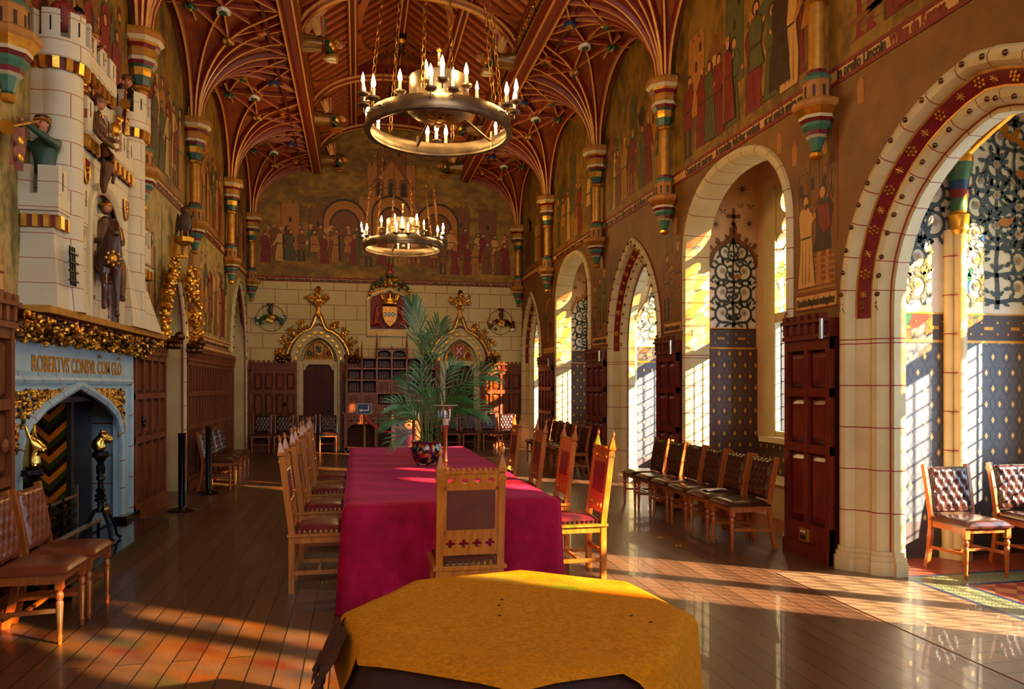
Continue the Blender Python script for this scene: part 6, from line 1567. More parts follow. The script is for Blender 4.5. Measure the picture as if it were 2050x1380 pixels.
m.grid(lambda u, v: V((-.045-.075*v+.012*sin(u*9+v*3), 2.50+.34*u*(1-.2*v), .762-.15*v*(1-.25*abs(u-.4)))), 12, 6, 'fringe_dark')
for q in range(20):
    u = q/19; b = V((-.12+.012*sin(u*9+3), 2.50+.34*u*.8, .762-.15*(1-.25*abs(u-.4)))); m.tube([b, b+V((-.012+.010*sin(q*5), .006*sin(q*3), -.04)), b+V((-.016+.014*sin(q*4), .0, -.075-.012*(q % 3)))], [.007,.006,.003], 'fringe_dark', 5)
M('fringe_dark', s(40,18,12), s(80,34,18), .9, scale=60, bump=.5)
m.build('tassel_corner', o)
m = MB()
for x, y in ((.52,2.72),(.545,2.79),(.50,2.60),(1.0,2.42),(.96,2.50)): m.ell((x, y, .778), (.008,.006,.002), 'soot', 6, 4)
m.build('scorch_marks', o)
# ---------------------------------------------------------------- palm in porcelain pot
pp = thing('potted_palm', 'tall kentia palm in a patterned porcelain pot on the crimson table', 'potted plant', (.72, 7.85, .757))
m = MB(); m.lathe([(.095,0),(.10,.01),(.135,.06),(.162,.13),(.163,.18),(.148,.225),(.145,.235),(.158,.245),(.162,.26),(.15,.262),(.14,.24),(.13,.22)], 'porcelain', n=32, cap=False); m.lathe([(.1,0),(.1,.004)], 'porcelain', n=24); m.build('pot', pp)
m = MB(); m.lathe([(.14,.215),(.10,.235),(.01,.24)], 'soil', n=20); m.build('soil', pp)
rnd = random.Random(11)
CR, CU = V((cos(R(11.83)), -sin(R(11.83)), 0)), V((0,0,1)); CD = V((sin(R(11.83)), cos(R(11.83)), 0))
def frond(bx, tip, sag, nl, L, seed, stem_only=.0, spread=1.0):
    """stem from the pot, then a feathered blade; tip = (right, up, depth) from the pot rim"""
    rn = random.Random(seed); b = CR*bx+V((0,0,.23)); e = CR*tip[0]+CU*tip[1]+CD*tip[2]; mid = b.lerp(e, .5)+CU*sag*.5-CR*tip[0]*.28
    pts = []
    for k in range(19): f = k/18; pts.append(b*(1-f)**2+mid*2*f*(1-f)+e*f*f+V((0,0,-.05*f**4*abs(tip[0])*3)))
    m = MB(); m.tube(pts, [.008-.0062*k/18 for k in range(19)], 'palm_stem', 6); st = m.build('stalk', pp)
    m = MB(); n0 = int(18*stem_only)
    nl = int(nl*.72)
    for q in range(nl):
        f = stem_only+(1-stem_only)*(q+.5)/nl; k = min(int(f*18), 17); p = pts[k].lerp(pts[k+1], f*18-k); t = (pts[k+1]-pts[k]).normalized(); g_ = (f-stem_only)/(1-stem_only)
        side = t.cross(V((rn.uniform(-.3,.3), -1, .25))).normalized(); 
        for sg in (-1, 1):
            l = L*(.55+.45*sin(pi*min(g_*.9+.12, 1)))*rn.uniform(.85, 1.1); d = (side*sg*spread*(1-.45*g_)+t*(.75+.6*g_)+V((0,0,.12))).normalized(); w = .0085+.003*rn.random(); up = t.cross(side).normalized()
            q0 = p; q1 = p+d*l*.35; q2 = p+d*l*.7+V((0,0,-l*.07)); q3 = p+d*l+V((0,0,-l*.26)); ws = d.cross(up).normalized()*w
            m.add([q0-ws*.3, q0+ws*.3, q1+ws, q1+up*.003, q1-ws, q2+ws*.8, q2-ws*.8, q3], [(0,1,2,3),(0,3,4),(4,3,2,5,6)[0:5],(6,5,7)], 'palm_green')
    o = m.build('leaflets', st); return st
FR = [(-.01,(-.15,1.72,.0),.3,15,.40,.62,.55), (.0,(.14,1.50,-.05),.3,13,.38,.62,.8), (.02,(-.03,1.35,.1),.2,12,.34,.6,.8), (.03,(.72,1.06,-.1),.55,15,.30,.5,.9), (.02,(.62,.66,-.15),.55,16,.30,.42,.9), (.01,(.42,.80,-.2),.4,13,.28,.5,1.),
      (-.02,(-.34,.70,-.1),.35,13,.26,.45,1.), (-.03,(-.46,.52,0),.4,13,.24,.45,1.), (-.03,(-.26,.95,.1),.25,11,.30,.5,.9), (-.02,(-.16,.60,-.15),.2,11,.24,.5,1.), (0,(.06,.78,-.1),.15,10,.26,.5,1.), (.03,(.20,.52,-.1),.2,9,.24,.5,1.), (-.01,(-.08,1.02,.05),.15,10,.3,.55,.9), (.02,(.30,1.12,.05),.2,10,.28,.55,.9), (-.04,(-.38,.30,-.05),.3,8,.2,.5,1.), (.05,(.10,.36,-.12),.1,6,.2,.6,1.)]
for i, (bx, tip, sg_, nl, L, so, sp_) in enumerate(FR): frond(bx, tip, sg_, nl, L, i, so, sp_)
for i in range(10):
    a = i*.63; m = MB(); m.tube([(.05*cos(a), .05*sin(a), .22), (.06*cos(a)+.01*sin(i*3), .06*sin(a), .5), (.09*cos(a*1.3)+.02*sin(i*5), .07*sin(a), .75+.15*sin(i*2.1))], [.009,.008,.005], 'palm_stem', 6); m.build('stalk', pp)
# ---------------------------------------------------------------- glass hurricane lamps on turned stems
def hurricane(x, y, label, h=.48):
    r = thing('hurricane_lamp', label, 'candle lamp', (x, y, .757), group='glass hurricane lamps on the crimson table')
    m = MB(); m.lathe([(.055,0),(.06,.01),(.045,.025),(.022,.035),(.018,.06),(.026,.08),(.018,.1),(.022,h-.06),(.03,h-.05),(.02,h-.035),(.025,h-.02),(.04,h)], 'chair_wood', n=16); m.build('turned_stem', r)
    m = MB(); m.lathe([(.012,h),(.055,h+.01),(.08,h+.04),(.09,h+.08),(.095,h+.14),(.105,h+.18),(.125,h+.205),(.122,h+.206),(.101,h+.18),(.091,h+.14),(.086,h+.08)], 'clear_glass', n=28, cap=False); m.build('glass_bowl', r)
    m = MB(); m.lathe([(.123,h+.203),(.127,h+.205),(.123,h+.208)], 'white_paint', n=28, cap=False); m.build('glass_rim', r)
    m = MB(); m.lathe([(.03,h+.005),(.032,h+.07),(.004,h+.072)], 'wax', n=12); m.build('candle', r); return r
hurricane(.88, 7.5, 'glass bowl lamp on a turned wooden stem right of the palm pot', .44)
hurricane(.74, 9.95, 'glass bowl lamp standing behind the palm at the far table end', .44)
# ---------------------------------------------------------------- posts, rope, sign
def stanchion(x, y, label):
    r = thing('black_stanchion', label, 'barrier post', (x, y, 0), group='black stanchions by the left doorway')
    m = MB(); m.lathe([(.175,0),(.178,.012),(.15,.03),(.06,.045),(.042,.06)], 'black_gloss', n=28); m.build('base', r)
    m = MB(); m.lathe([(.046,.05),(.046,.97),(.05,.975),(.05,.995),(.03,1.0)], 'black_gloss', n=20); m.build('post', r); return r
stanchion(-2.20, 10.15, 'glossy black barrier post nearer the fireplace'); stanchion(-2.16, 11.68, 'glossy black barrier post next to the leather chair row')
r = thing('sign_post', 'brass post holding a blue arrow sign behind the crimson table', 'sign', (.15, 16.2, 0))
m = MB(); m.lathe([(.15,0),(.15,.015),(.03,.04)], 'brass', n=20); m.lathe([(.028,.03),(.028,.98),(.035,1.0)], 'brass', n=14); m.build('post', r)
m = MB(); m.box((-.15,-.03,1.0), (.15,-.015,1.22), 'white_paint'); b = m.build('sign_board', r)
m = MB(); m.box((-.142,-.033,1.008), (.142,-.03,1.212), 'blue_paint'); m.build('blue_face', b)
m = MB(); m.prism([(x, -.036, z) for x, z in ((-.12,1.075),(-.055,1.105),(-.06,1.085),(.08,1.085),(.08,1.185),(.10,1.185),(.10,1.065),(-.06,1.065),(-.055,1.045))], (0,.003,0), 'white_paint'); m.build('white_arrow', b)
m = MB(); m.lathe([(.15,0),(.15,.015),(.03,.04)], 'brass', n=20); m.lathe([(.02,.03),(.02,.86),(.03,.9)], 'brass', n=12); o = m.build('rope_post', None); o.location = (.86, 16.2, 0); tag(o, 'short brass post taking the far end of the red rope', 'barrier post')
m = MB(); n = 16; m.tube([(.17+.67*k/n, 16.2, .93-.30*(k/n)-.16*sin(pi*k/n)*.9) for k in range(n+1)], .021, 'rope_red', 8); o = m.build('barrier_rope', None); tag(o, 'sagging red velvet rope hung between brass posts', 'rope')
# ---------------------------------------------------------------- tall carved cabinet against the end wall
cb = thing('carved_cabinet', 'tall tiered wooden writing cabinet with spires against the end wall', 'cabinet', (.83, 18.5, 0)); WM = 'cab_wood'; M('cab_wood', s(104,48,20), s(150,80,34), .4, scale=5, stretch=(8,8,1), coat=.1)
m = MB(); m.box((-1.14,-.40,.86), (1.14,.2,.93), WM); m.box((-1.17,-.43,.93), (1.17,.2,.96), WM)
for x in (-1.10, -.38, .38, 1.10): m.box((x-.035,-.38,0), (x+.035,-.30,.86), WM); m.box((x-.035,.1,0), (x+.035,.18,.86), WM)
for x in (-1.10, -.38, .38, 1.10): m.box((x-.02,-.3,.05), (x+.02,.12,.86), 'dark_wood')
m.box((-1.1,.12,.05), (1.1,.16,.86), 'dark_wood'); m.box((-1.12,-.38,.05), (1.12,.16,.12), WM); m.build('table_base', cb, smooth=False)
for k in range(3):
    for q in (0, 1):
        x0 = -1.06+k*.735+q*.345; d = MB(); d.box((x0,-.395,.68), (x0+.33,-.36,.85), WM)
        for e in range(6): d.ell((x0+.05+.047*e, -.398, .765), (.018,.008,.03), 'dark_wood', 6, 4)
        dr = d.build('drawer', cb); h_ = MB(); h_.tube([(x0+.165+.025*cos(a), -.415, .765+.025*sin(a)) for a in [i*pi/4 for i in range(8)]], .006, 'silver', 5, True); h_.build('drawer_pull', dr)
m = MB()
for k in range(3):
    x0, x1 = -1.06+k*.735, -1.06+k*.735+.66
    for sg, xe in ((1, x0), (-1, x1)): m.prism([(xe,-.37,.68),(xe,-.37,.52),(xe+sg*.03,-.37,.6),(xe+sg*.1,-.37,.66),(xe+sg*.16,-.37,.68)][::1], (0,.03,0), WM)
m.build('arched_bracket', cb, smooth=False)
U = MB(); BK = MB(); cols = [-1.08,-.72,-.36,0,.36,.72,1.08]; tops = [2.02, 2.28, 2.5, 2.5, 2.28, 2.02]
for k in range(6):
    x0, x1 = cols[k], cols[k+1]; tp = tops[k]; dp = -.24
    BK.box((x0,.12,.96), (x1,.15,tp), 'dark_wood'); z = .96; lv = [.96, 1.12, 1.42, 1.74, 2.02, 2.28, 2.5]
    for z in lv:
        if z <= tp+.01: U.box((x0, dp, z-.018), (x1, .14, z+.018), WM)
    for a, b in zip(lv, lv[1:]):
        if b <= tp+.01:
            if (k, a) in ((2,1.42),(3,1.42),(0,1.12),(1,1.12),(4,1.12),(5,1.12)):
                d = MB(); d.box((x0+.03, dp+.01, a+.02), (x1-.03, dp+.03, b-.02), WM)
                panel_relief_m = d
                for e in range(5): d.box((x0+.07+.045*e, dp, a+.05), (x0+.09+.045*e, dp+.012, b-.05), 'dark_wood')
                d.build('cupboard_door', cb, smooth=False)
            elif a == .96:
                d = MB(); d.box((x0+.03, dp+.0, a+.02), (x1-.03, dp+.02, b-.02), WM); d.ell(((x0+x1)/2, dp-.01, (a+b)/2), .014, 'silver', 6, 4); d.build('small_drawer', cb)
            else:
                for e in range(4): BK.box((x0+.08+.055*e, .095, a+.05), (x0+.11+.055*e, .12, b-.06), WM)
for k, x in enumerate(cols):
    tp = [2.02, 2.28, 2.5, 2.5, 2.5, 2.28, 2.02][k]
    if k == 3: U.box((x-.02,-.25,.96), (x+.02,.14,tp+.08), WM); continue
    U.box((x-.022,-.26,.96), (x+.022,.14,tp), WM)
U.build('shelf_tiers', cb, smooth=False); BK.build('back_panelling', cb, smooth=False)
for k, x in enumerate(cols):
    if k == 3: continue
    tp = [2.02, 2.28, 2.5, 2.5, 2.5, 2.28, 2.02][k]; m = MB(); prof = [(.028, tp-.3), (.028, tp+.02)]
    z = tp+.04
    while z < tp+.36: prof += [(.026*(1-(z-tp)/.42)+.012, z), (.012*(1-(z-tp)/.42)+.008, z+.03)]; z += .055
    m.lathe(prof+[(.003, tp+.42)], WM, n=8, o=(x,-.25,0)); m.build('spire', cb)
for x0 in (-.36, 0):
    pts = [(0,0),(.36,0),(.36,.13),(0,.13)]; hole = [(.03,.0+.005)]+[(.18-.15*cos(pi*j/8), .03+.07*sin(pi*j/8)) for j in range(9)]+[(.33,.005)]
    plate('cusped_canopy', [pts, hole], frame((x0,-.23,2.37), (1,0,0), (0,0,1)), .02, WM, cb)
m = MB(); m.box((-.38,-.25,2.5), (.38,.14,2.54), WM); m.build('cornice', cb, smooth=False)
for i, (x, w_) in enumerate(((-.5,.1),(.5,.16))): m = MB(); m.box((x-w_/2,-.36,.962), (x+w_/2,-.355+.1,.972), 'paper'); o = m.build('card_notice', None); o.location = (.83, 18.5, 0); tag(o, 'small white card lying on the cabinet top %s of the centre' % ('left','right')[i], 'card')
# ---------------------------------------------------------------- coat of arms and helm roundels on the end wall
ca = thing('coat_of_arms', 'painted coat of arms with gold crown and crest high on the end wall', 'coat of arms', (.80, 18.8, 2.85))
T0 = frame((0,-.02,0), (1,0,0), (0,0,1))
fr = [(-.56,0),(.56,0),(.56,.9),(.5,1.02),(.3,1.1),(.12,1.14),(0,1.24),(-.12,1.14),(-.3,1.1),(-.5,1.02),(-.56,.9)]; inn = [(x*.88, .14+(y-.0)*.82) for x, y in fr]; inn[0] = (-.49,.16); inn[1] = (.49,.16)
plate('frame', [fr, inn], T0, .12, 'cream', ca, .01); m = MB(); m.poly([(x, -.01, y) for x, y in fr], 'mural_red'); m.build('red_ground', ca, smooth=False)
m = MB()
k = -.53
while k < .52: 
    for z in (.03, .085): m.box((k, -.10, z), (k+.045, -.075, z+.04), 'gold_paint')
    k += .065
m.build('gilt_lattice', ca, smooth=False)
m = MB(); m.tube([(x*.97, -.09, y) for x, y in fr[2:]], .016, 'gold', 6); m.build('gilt_edging', ca)
m = MB(); sh = [(-.17,.72),(.17,.72),(.18,.5),(.13,.34),(0,.22),(-.13,.34),(-.18,.5)]; m.prism([(x,-.16,z) for x, z in sh], (0,.08,0), 'gold_paint'); m.tube([(x,-.165,z) for x, z in sh], .012, 'gold', 6, True)
for r_ in range(3):
    for q in range(6):
        if (r_+q) % 2 == 0: m.box((-.14+.047*q,-.168,.48+.035*r_), (-.093+.047*q,-.16,.515+.035*r_), 'black_paint')
        else: m.box((-.14+.047*q,-.168,.48+.035*r_), (-.093+.047*q,-.16,.515+.035*r_), 'white_paint')
for q in (-.1,0,.1): m.ell((q,-.165,.65), .014, 'maroon', 6, 4); m.ell((q*.6,-.165,.36), .014, 'maroon', 6, 4)
m.build('shield', ca)
m = MB(); m.lathe([(.17,.78),(.19,.80),(.19,.84),(.17,.86),(.18,.92)], 'gold', n=20, o=(0,-.14,0), sy=.55)
for k in range(9):
    a = pi+pi*k/8; x, y = .20*cos(a), -.14+.11*sin(a)
    m.bar((x*.9, y, .9), (x*1.15, y-.01, 1.02), .03, .02, 'gold', w2=.012); m.ell((x*1.17, y-.01, 1.04), .02, 'gold', 7, 5)
m.build('crown', ca)
for sg in (-1, 1):
    skin('supporter_beast', [[((sg*.40,-.1,.22),.05), ((sg*.36,-.1,.36),.06), ((sg*.33,-.11,.52),.075), ((sg*.33,-.11,.64),.06), ((sg*.30,-.12,.74),.055), ((sg*.24,-.12,.74),.03)], [((sg*.33,-.11,.52),.075), ((sg*.22,-.13,.58),.028), ((sg*.18,-.14,.62),.024)], [((sg*.36,-.1,.36),.06), ((sg*.25,-.12,.32),.035), ((sg*.22,-.12,.20),.028)], [((sg*.40,-.1,.22),.05), ((sg*.46,-.1,.42),.015), ((sg*.46,-.1,.6),.02)]], 'red_paint', ca, 2)
    m = MB(); rn = random.Random(sg+4)
    for k in range(22): a = rn.uniform(0, 1); m.ell((sg*(.08+.38*a), -.12-.03*rn.random(), 1.16+.26*(1-a)*rn.random()+.10*rn.random()), (.04,.03,.05), ['green_paint','gold_paint','green_paint','bronze'][k % 4], 7, 5)
    for k in range(7): m.ell((sg*(.46+.05*rn.random()), -.1, .98+.16*rn.random()), (.035,.03,.035), 'green_paint' if k % 2 else 'gold', 7, 5)
    m.build('mantling', ca)
m = MB(); m.ell((0,-.14,1.36), (.085,.09,.13), 'gold', 14, 10); m.box((-.06,-.235,1.34), (.06,-.2,1.36), 'black_paint'); m.lathe([(.10,1.22),(.06,1.27)], 'gold', n=14, o=(0,-.14,0)); m.build('helm', ca)
m = MB(); m.lathe([(.11,1.47),(.11,1.51)], 'green_paint', n=14, o=(0,-.13,0)); m.build('wreath', ca)
skin('crest_beast', [[((0,-.12,1.5),.06), ((0,-.12,1.6),.065), ((.0,-.12,1.72),.05), ((0,-.13,1.80),.05), ((-.03,-.16,1.80),.03)], [((.0,-.12,1.6),.065), ((.06,-.14,1.56),.025), ((.07,-.15,1.5),.02)], [((.0,-.12,1.6),.065), ((-.06,-.14,1.56),.025), ((-.07,-.15,1.5),.02)]], 'red_paint', ca, 2)
m = MB(); 
for q in range(4): a = q*pi/4; m.bar((-.05*cos(a),-.09,.14-.05*sin(a)), (.05*cos(a),-.09,.14+.05*sin(a)), .014, .012, 'white_paint', up=V((0,1,0)))
m.build('star_badge', ca)
for q, (x, mt) in enumerate(((-2.05,'green_paint'), (3.62,'bronze'))):
    r = thing('helm_roundel', ['helmet crest with green mantling in a ring, left of the left doorway', 'helmet crest with brown mantling in a ring, right of the right doorway'][q], 'wall emblem', (x, 18.78, 3.25))
    m = MB(); m.tube([(.32*cos(a), -.012, .32*sin(a)) for a in [k*pi/16 for k in range(32)]], .006, 'mural_dark', 5, True); m.build('thin_ring', r)
    m = MB(); m.ell((.02,-.1,.0), (.11,.10,.09), 'gold', 12, 8); m.box((-.06,-.18,-.10), (.10,-.04,-.04), 'gold', T=Matrix.Rotation(R(20), 4, 'Y')); m.box((-.05,-.2,-.01), (.08,-.17,.0), 'black_paint'); m.build('helmet', r)
    m = MB(); rn = random.Random(q)
    for sg in (-1, 1):
        m.tube([(sg*.08,-.08,.04), (sg*.2,-.1,-.02), (sg*.26,-.09,-.12), (sg*.32,-.08,-.04), (sg*.34,-.08,.03)], [.05,.045,.04,.045,.02], mt, 8)
        for k in range(6): m.ell((sg*rn.uniform(.12,.34), -.09, rn.uniform(-.2,.04)), (.045,.03,.04), mt if k % 3 else 'white_paint', 7, 5)
    m.build('mantling', r)
    skin('crest_beast', [[((.02,-.1,.08),.05), ((0,-.1,.18),.05), ((.02,-.1,.27),.04), ((-.04,-.12,.33),.03), ((-.09,-.13,.32),.018)], [((.02,-.1,.27),.04), ((.07,-.1,.36),.014)], [((0,-.1,.18),.05), ((-.07,-.13,.18),.018)]], 'black_paint' if q == 0 else 'bronze', r, 2)
# ---------------------------------------------------------------- painted figures and buildings on the walls
DARK = ['mural_dark','mural_green','mural_brown','mural_dark']; LIT = ['mural_ochre','mural_cream','mural_red','mural_ochre','mural_green','mural_brown','mural_red']
def mpoint(side):
    if side == 'R': return lambda a, b, d: V((XR-d*.22, -a, b))          # a runs left to right as seen from inside
    if side == 'L': return lambda a, b, d: V((XL+d*.22, a, b))
    return lambda a, b, d: V((a, YE-d*.22, b))
def figure(m, Pt, a, b, h, rnd, robe=None, kind=None, face=1, d=.006, outline=True):
    robe = robe or rnd.choice(LIT); kind = kind or rnd.choice(['robe','tunic','tunic','robe','cloak'])
    j = lambda v: v*rnd.uniform(.88, 1.12)
    def pl(pts, mat, dd): m.poly([Pt(a+x*h*face, b+z*h, dd) for x, z in pts], mat)
    lean = rnd.uniform(-.03, .03)
    if kind in ('robe', 'cloak'):
        body = [(-j(.13),0),(-j(.12),.25),(-j(.09),.5),(-j(.12)+lean,.74),(-.07+lean,.82),(.06+lean,.82),(j(.12)+lean,.73),(j(.09),.5),(j(.13),.25),(j(.15),0)]
        if outline: pl([(x*1.13, z*1.01-.005) for x, z in body], 'mural_dark', d)
        pl(body, robe, d+.0012)
        if kind == 'cloak': pl([(-.13,.02),(-.11,.5),(-.10+lean,.8),(-.02+lean,.8),(-.05,.4),(-.07,.02)], rnd.choice(DARK), d+.0024)
        for k in range(3): x = -.07+.06*k; pl([(x,.04),(x+.012,.04),(x+.02+lean*.5,.5),(x+.01,.5)], 'mural_dark', d+.0026)
        pl([(-.08,.50),(.09,.50),(.09,.52),(-.08,.52)], 'mural_dark', d+.0028)
    else:
        lg = rnd.choice(['mural_dark','mural_ochre','mural_red','mural_brown'])
        for x0, x1 in ((-.10,-.05),(.02,.09)): pl([(x0-.03,0),(x1+.035,0),(x1+.03,.03),(x1,.05),(x1+.01,.2),(x1-.01,.42),(x0-.005,.42),(x0+.005,.2),(x0,.04)], lg, d)
        body = [(-j(.12),.33),(-j(.10),.52),(-.12+lean,.72),(-.07+lean,.81),(.06+lean,.81),(.12+lean,.72),(j(.09),.52),(j(.14),.33)]
        if outline: pl([(x*1.12, z+(z-.6)*.03) for x, z in body], 'mural_dark', d+.001)
        pl(body, robe, d+.002); pl([(-.09,.53),(.09,.53),(.09,.555),(-.09,.555)], 'mural_dark', d+.003)
    hx = lean+rnd.uniform(-.01,.02)
    pl([(hx+.062*cos(t*.63), .90+.072*sin(t*.63)) for t in range(10)], 'mural_dark', d+.0025)
    pl([(hx+.012+.044*cos(t*.63), .885+.055*sin(t*.63)) for t in range(10)], 'mural_flesh', d+.0035)
    if rnd.random() < .4: pl([(hx-.06,.92),(hx+.065,.92),(hx+.05,.985),(hx-.03,.99)], rnd.choice(['mural_red','mural_cream','mural_ochre']), d+.004)
    if rnd.random() < .5: pl([(hx+.0,.865),(hx+.045,.862),(hx+.03,.80),(hx+.01,.80)], 'mural_dark', d+.0042)
    ex = rnd.uniform(.10,.24); ez = rnd.uniform(.45,.75)
    pl([(.05+lean,.78),(.11+lean,.76),(ex,ez),(ex-.015,ez-.045),(.06,.62)], robe, d+.0045); pl([(ex-.01,ez-.04),(ex+.03,ez-.015),(ex+.03,ez+.02),(ex-.0,ez+.01)], 'mural_flesh', d+.005)
def tower(m, Pt, a, b, w, h, mat, d=.003, win=3):
    m.poly([Pt(a-w/2-.012, b, d), Pt(a+w/2+.012, b, d), Pt(a+w/2+.012, b+h+.012, d), Pt(a-w/2-.012, b+h+.012, d)], 'mural_dark'); m.poly([Pt(a-w/2, b, d+.001), Pt(a+w/2, b, d+.001), Pt(a+w/2, b+h, d+.001), Pt(a-w/2, b+h, d+.001)], mat)
    n = max(2, int(w/.12))
    for k in range(n): x = a-w/2+w*(k+.2)/n; m.poly([Pt(x, b+h, d+.001), Pt(x+w/n*.55, b+h, d+.001), Pt(x+w/n*.55, b+h+.07, d+.001), Pt(x, b+h+.07, d+.001)], mat)
    for k in range(win):
        x = a+w*(-.25+.25*(k % 3)); z = b+h*(.35+.22*(k//1 % 3)); m.poly([Pt(x-.03, z, d+.002), Pt(x+.03, z, d+.002), Pt(x+.03, z+.1, d+.002), Pt(x, z+.14, d+.002), Pt(x-.03, z+.1, d+.002)], 'mural_dark')
def arch_p(m, Pt, a, b, w, h, mat, inner, d=.004):
    o = [(a-w/2, b)]+[(a-w/2*cos(pi*k/10), b+h-w/2+w/2*sin(pi*k/10)) for k in range(11)]+[(a+w/2, b)]
    for sc, mt, dd in ((1.0, 'mural_dark', 0), (.93, mat, .001), (.68, 'mural_dark', .002), (.62, inner, .003)): m.poly([Pt(a+(x-a)*sc, b+(z-b)*(1-(1-sc)*.6), d+dd) for x, z in o], mt)
def scene_mural(name, par, side, a0, a1, b0, b1, n, h, seed, rows=1, towers=3, clip=None):
    rnd = random.Random(seed); m = MB(); Pt0 = mpoint(side); Pt = lambda a, b, d: Pt0(a, b, d)
    W_ = a1-a0
    ok = clip or (lambda a, b: True)
    for k in range(towers):
        a = a0+W_*(k+.5)/towers+rnd.uniform(-.15,.15); hh = (b1-b0)*rnd.uniform(.55,.8); w = rnd.uniform(.25,.5)
        if ok(a-w/2, b0+hh*1.1) and ok(a+w/2, b0+hh*1.1): tower(m, Pt, a, b0+h*.5, w, hh-h*.5, rnd.choice(['mural_brown','mural_ochre','mural_green']))
    for k in range(int(towers*1.5)):     # trees and hills as ragged dark shapes
        a = rnd.uniform(a0+.2, a1-.2); z = b0+rnd.uniform(h*.7, (b1-b0)*.6); r_ = rnd.uniform(.12,.3)
        if ok(a, z+r_): m.poly([Pt(a+r_*(.6+.4*rnd.random())*cos(t*.45), z+r_*(.6+.5*rnd.random())*sin(t*.45), .0025) for t in range(14)], rnd.choice(['mural_green','mural_brown','mural_dark']))
    for r_ in range(rows):
        for k in range(n):
            a = a0+.12+(W_-.24)*(k+.5+rnd.uniform(-.25,.25))/n; b = b0+.05+(rows-1-r_)*h*.22+rnd.uniform(0,.05); hh = h*rnd.uniform(.9,1.05)
            if ok(a, b+hh): figure(m, Pt, a, b, hh, rnd, None, None, rnd.choice([-1,1]), .007+.006*(k % 3)+.02*r_)
    for k in range(int(W_*5)):           # ground strokes
        a = rnd.uniform(a0, a1-.25); z = b0+rnd.uniform(.0, h*.3); m.poly([Pt(a, z, .003), Pt(a+rnd.uniform(.1,.25), z+.005, .003), Pt(a+.12, z+.014, .003)], 'mural_dark')
    m.build(name, par, smooth=False)
def lun(side, y0, y1):
    mid, hh = (y0+y1)/2, (y1-y0)/2
    def f(a, b):
        y = -a if side == 'R' else a; e = min(abs(y-y0), abs(y-y1)); return e > .2 and b < 5.7+1.05*(1-(1-min(e/1.4, 1))**2)**.5
    return f
for i in range(len(CY)-2):
    y1, y0 = CY[i], CY[i+1]
    scene_mural('painted_scene', WR, 'R', -y1+.2, -y0-.2, 4.5, 6.6, 7, 1.05 if i < 4 else 1.2, 30+i, 1, 3, lun('R', y0, y1))
    scene_mural('painted_scene', WL, 'L', y0+.2, y1-.2, 4.45, 6.6, 7, 1.05, 60+i, 2, 3, lun('L', y0, y1))
# crowned king, monk and soldiers by the near column of the right frieze
rnd = random.Random(5); m = MB(); Pt = mpoint('R')
for qd, (a, h, robe, kind, f) in enumerate(((-6.45,1.25,'mural_red','cloak',-1), (-6.62,1.2,'mural_cream','robe',-1), (-6.78,1.15,'mural_dark','robe',-1), (-7.25,1.15,'mural_green','tunic',1), (-6.25,1.15,'mural_ochre','tunic',-1), (-8.1,1.0,'mural_red','robe',1), (-8.3,1.0,'mural_green','robe',1), (-7.85,1.0,'mural_red','cloak',1), (-5.0,1.1,'mural_red','tunic',1), (-4.4,1.1,'mural_brown','tunic',1))):
    figure(m, Pt, a, 4.56+.1*rnd.random(), h, rnd, robe, kind, f, .012+.006*qd)
for a, an in ((-5.5,.3),(-5.2,-.4),(-4.7,.5),(-5.35,.9)): m.poly([Pt(a-.3*cos(an), 4.72-.1*sin(an), .02), Pt(a+.3*cos(an), 4.72+.1*sin(an), .02), Pt(a+.3*cos(an), 4.78+.1*sin(an), .02), Pt(a-.3*cos(an), 4.78-.1*sin(an), .02)], 'mural_brown')
m.build('painted_king_group', WR, smooth=False)
# end wall: gatehouse front with crowd, up under the roof arch
rnd = random.Random(12); m = MB(); Pt = mpoint('E')
tower(m, Pt, .85, 5.0, 1.2, 2.1, 'mural_ochre', .003, 0); tower(m, Pt, .85, 6.9, .7, .6, 'mural_brown', .005, 3)
for a, w, h in ((-.3,1.1,1.35), (.85,1.0,1.5), (2.0,1.1,1.35)): arch_p(m, Pt, a, 4.9, w, h, 'mural_ochre', 'mural_brown', .008)
for a in (-1.6, -.95, .25, 1.45, 2.6, 3.3): tower(m, Pt, a, 5.0, .42, rnd.uniform(.9,1.25), rnd.choice(['mural_brown','mural_ochre']), .004, 2)
for a in (.55,.85,1.15):
    arch_p(m, Pt, a, 6.35, .2, .45, 'mural_brown', 'mural_dark', .012)
m.poly([Pt(.25,6.55,.010),Pt(1.45,6.55,.010),Pt(.85,7.35,.010)], 'mural_brown'); m.poly([Pt(.35,6.58,.011),Pt(1.35,6.58,.011),Pt(.85,7.25,.011)], 'mural_ochre')
m.poly([Pt(-1.5,4.95,.012),Pt(-1.38,4.95,.012),Pt(-.55,5.5,.012),Pt(-.62,5.58,.012)], 'mural_cream')
m.build('painted_gatehouse', WE, smooth=False)
m = MB()
for r_ in range(2):
    n = 23
    for k in range(n):
        a = XL+.3+(XR-XL-.6)*(k+.5+rnd.uniform(-.3,.3))/n
        z = 4.62+(.16 if r_ == 0 else 0)+rnd.uniform(-.04,.05)-(.15 if k > 15 and r_ else 0)
        figure(m, Pt, a, z, .80+rnd.uniform(-.06,.06), rnd, None, None, rnd.choice([-1,1]), .016+.006*(k % 3)+.018*r_)
m.build('painted_crowd', WE, smooth=False)
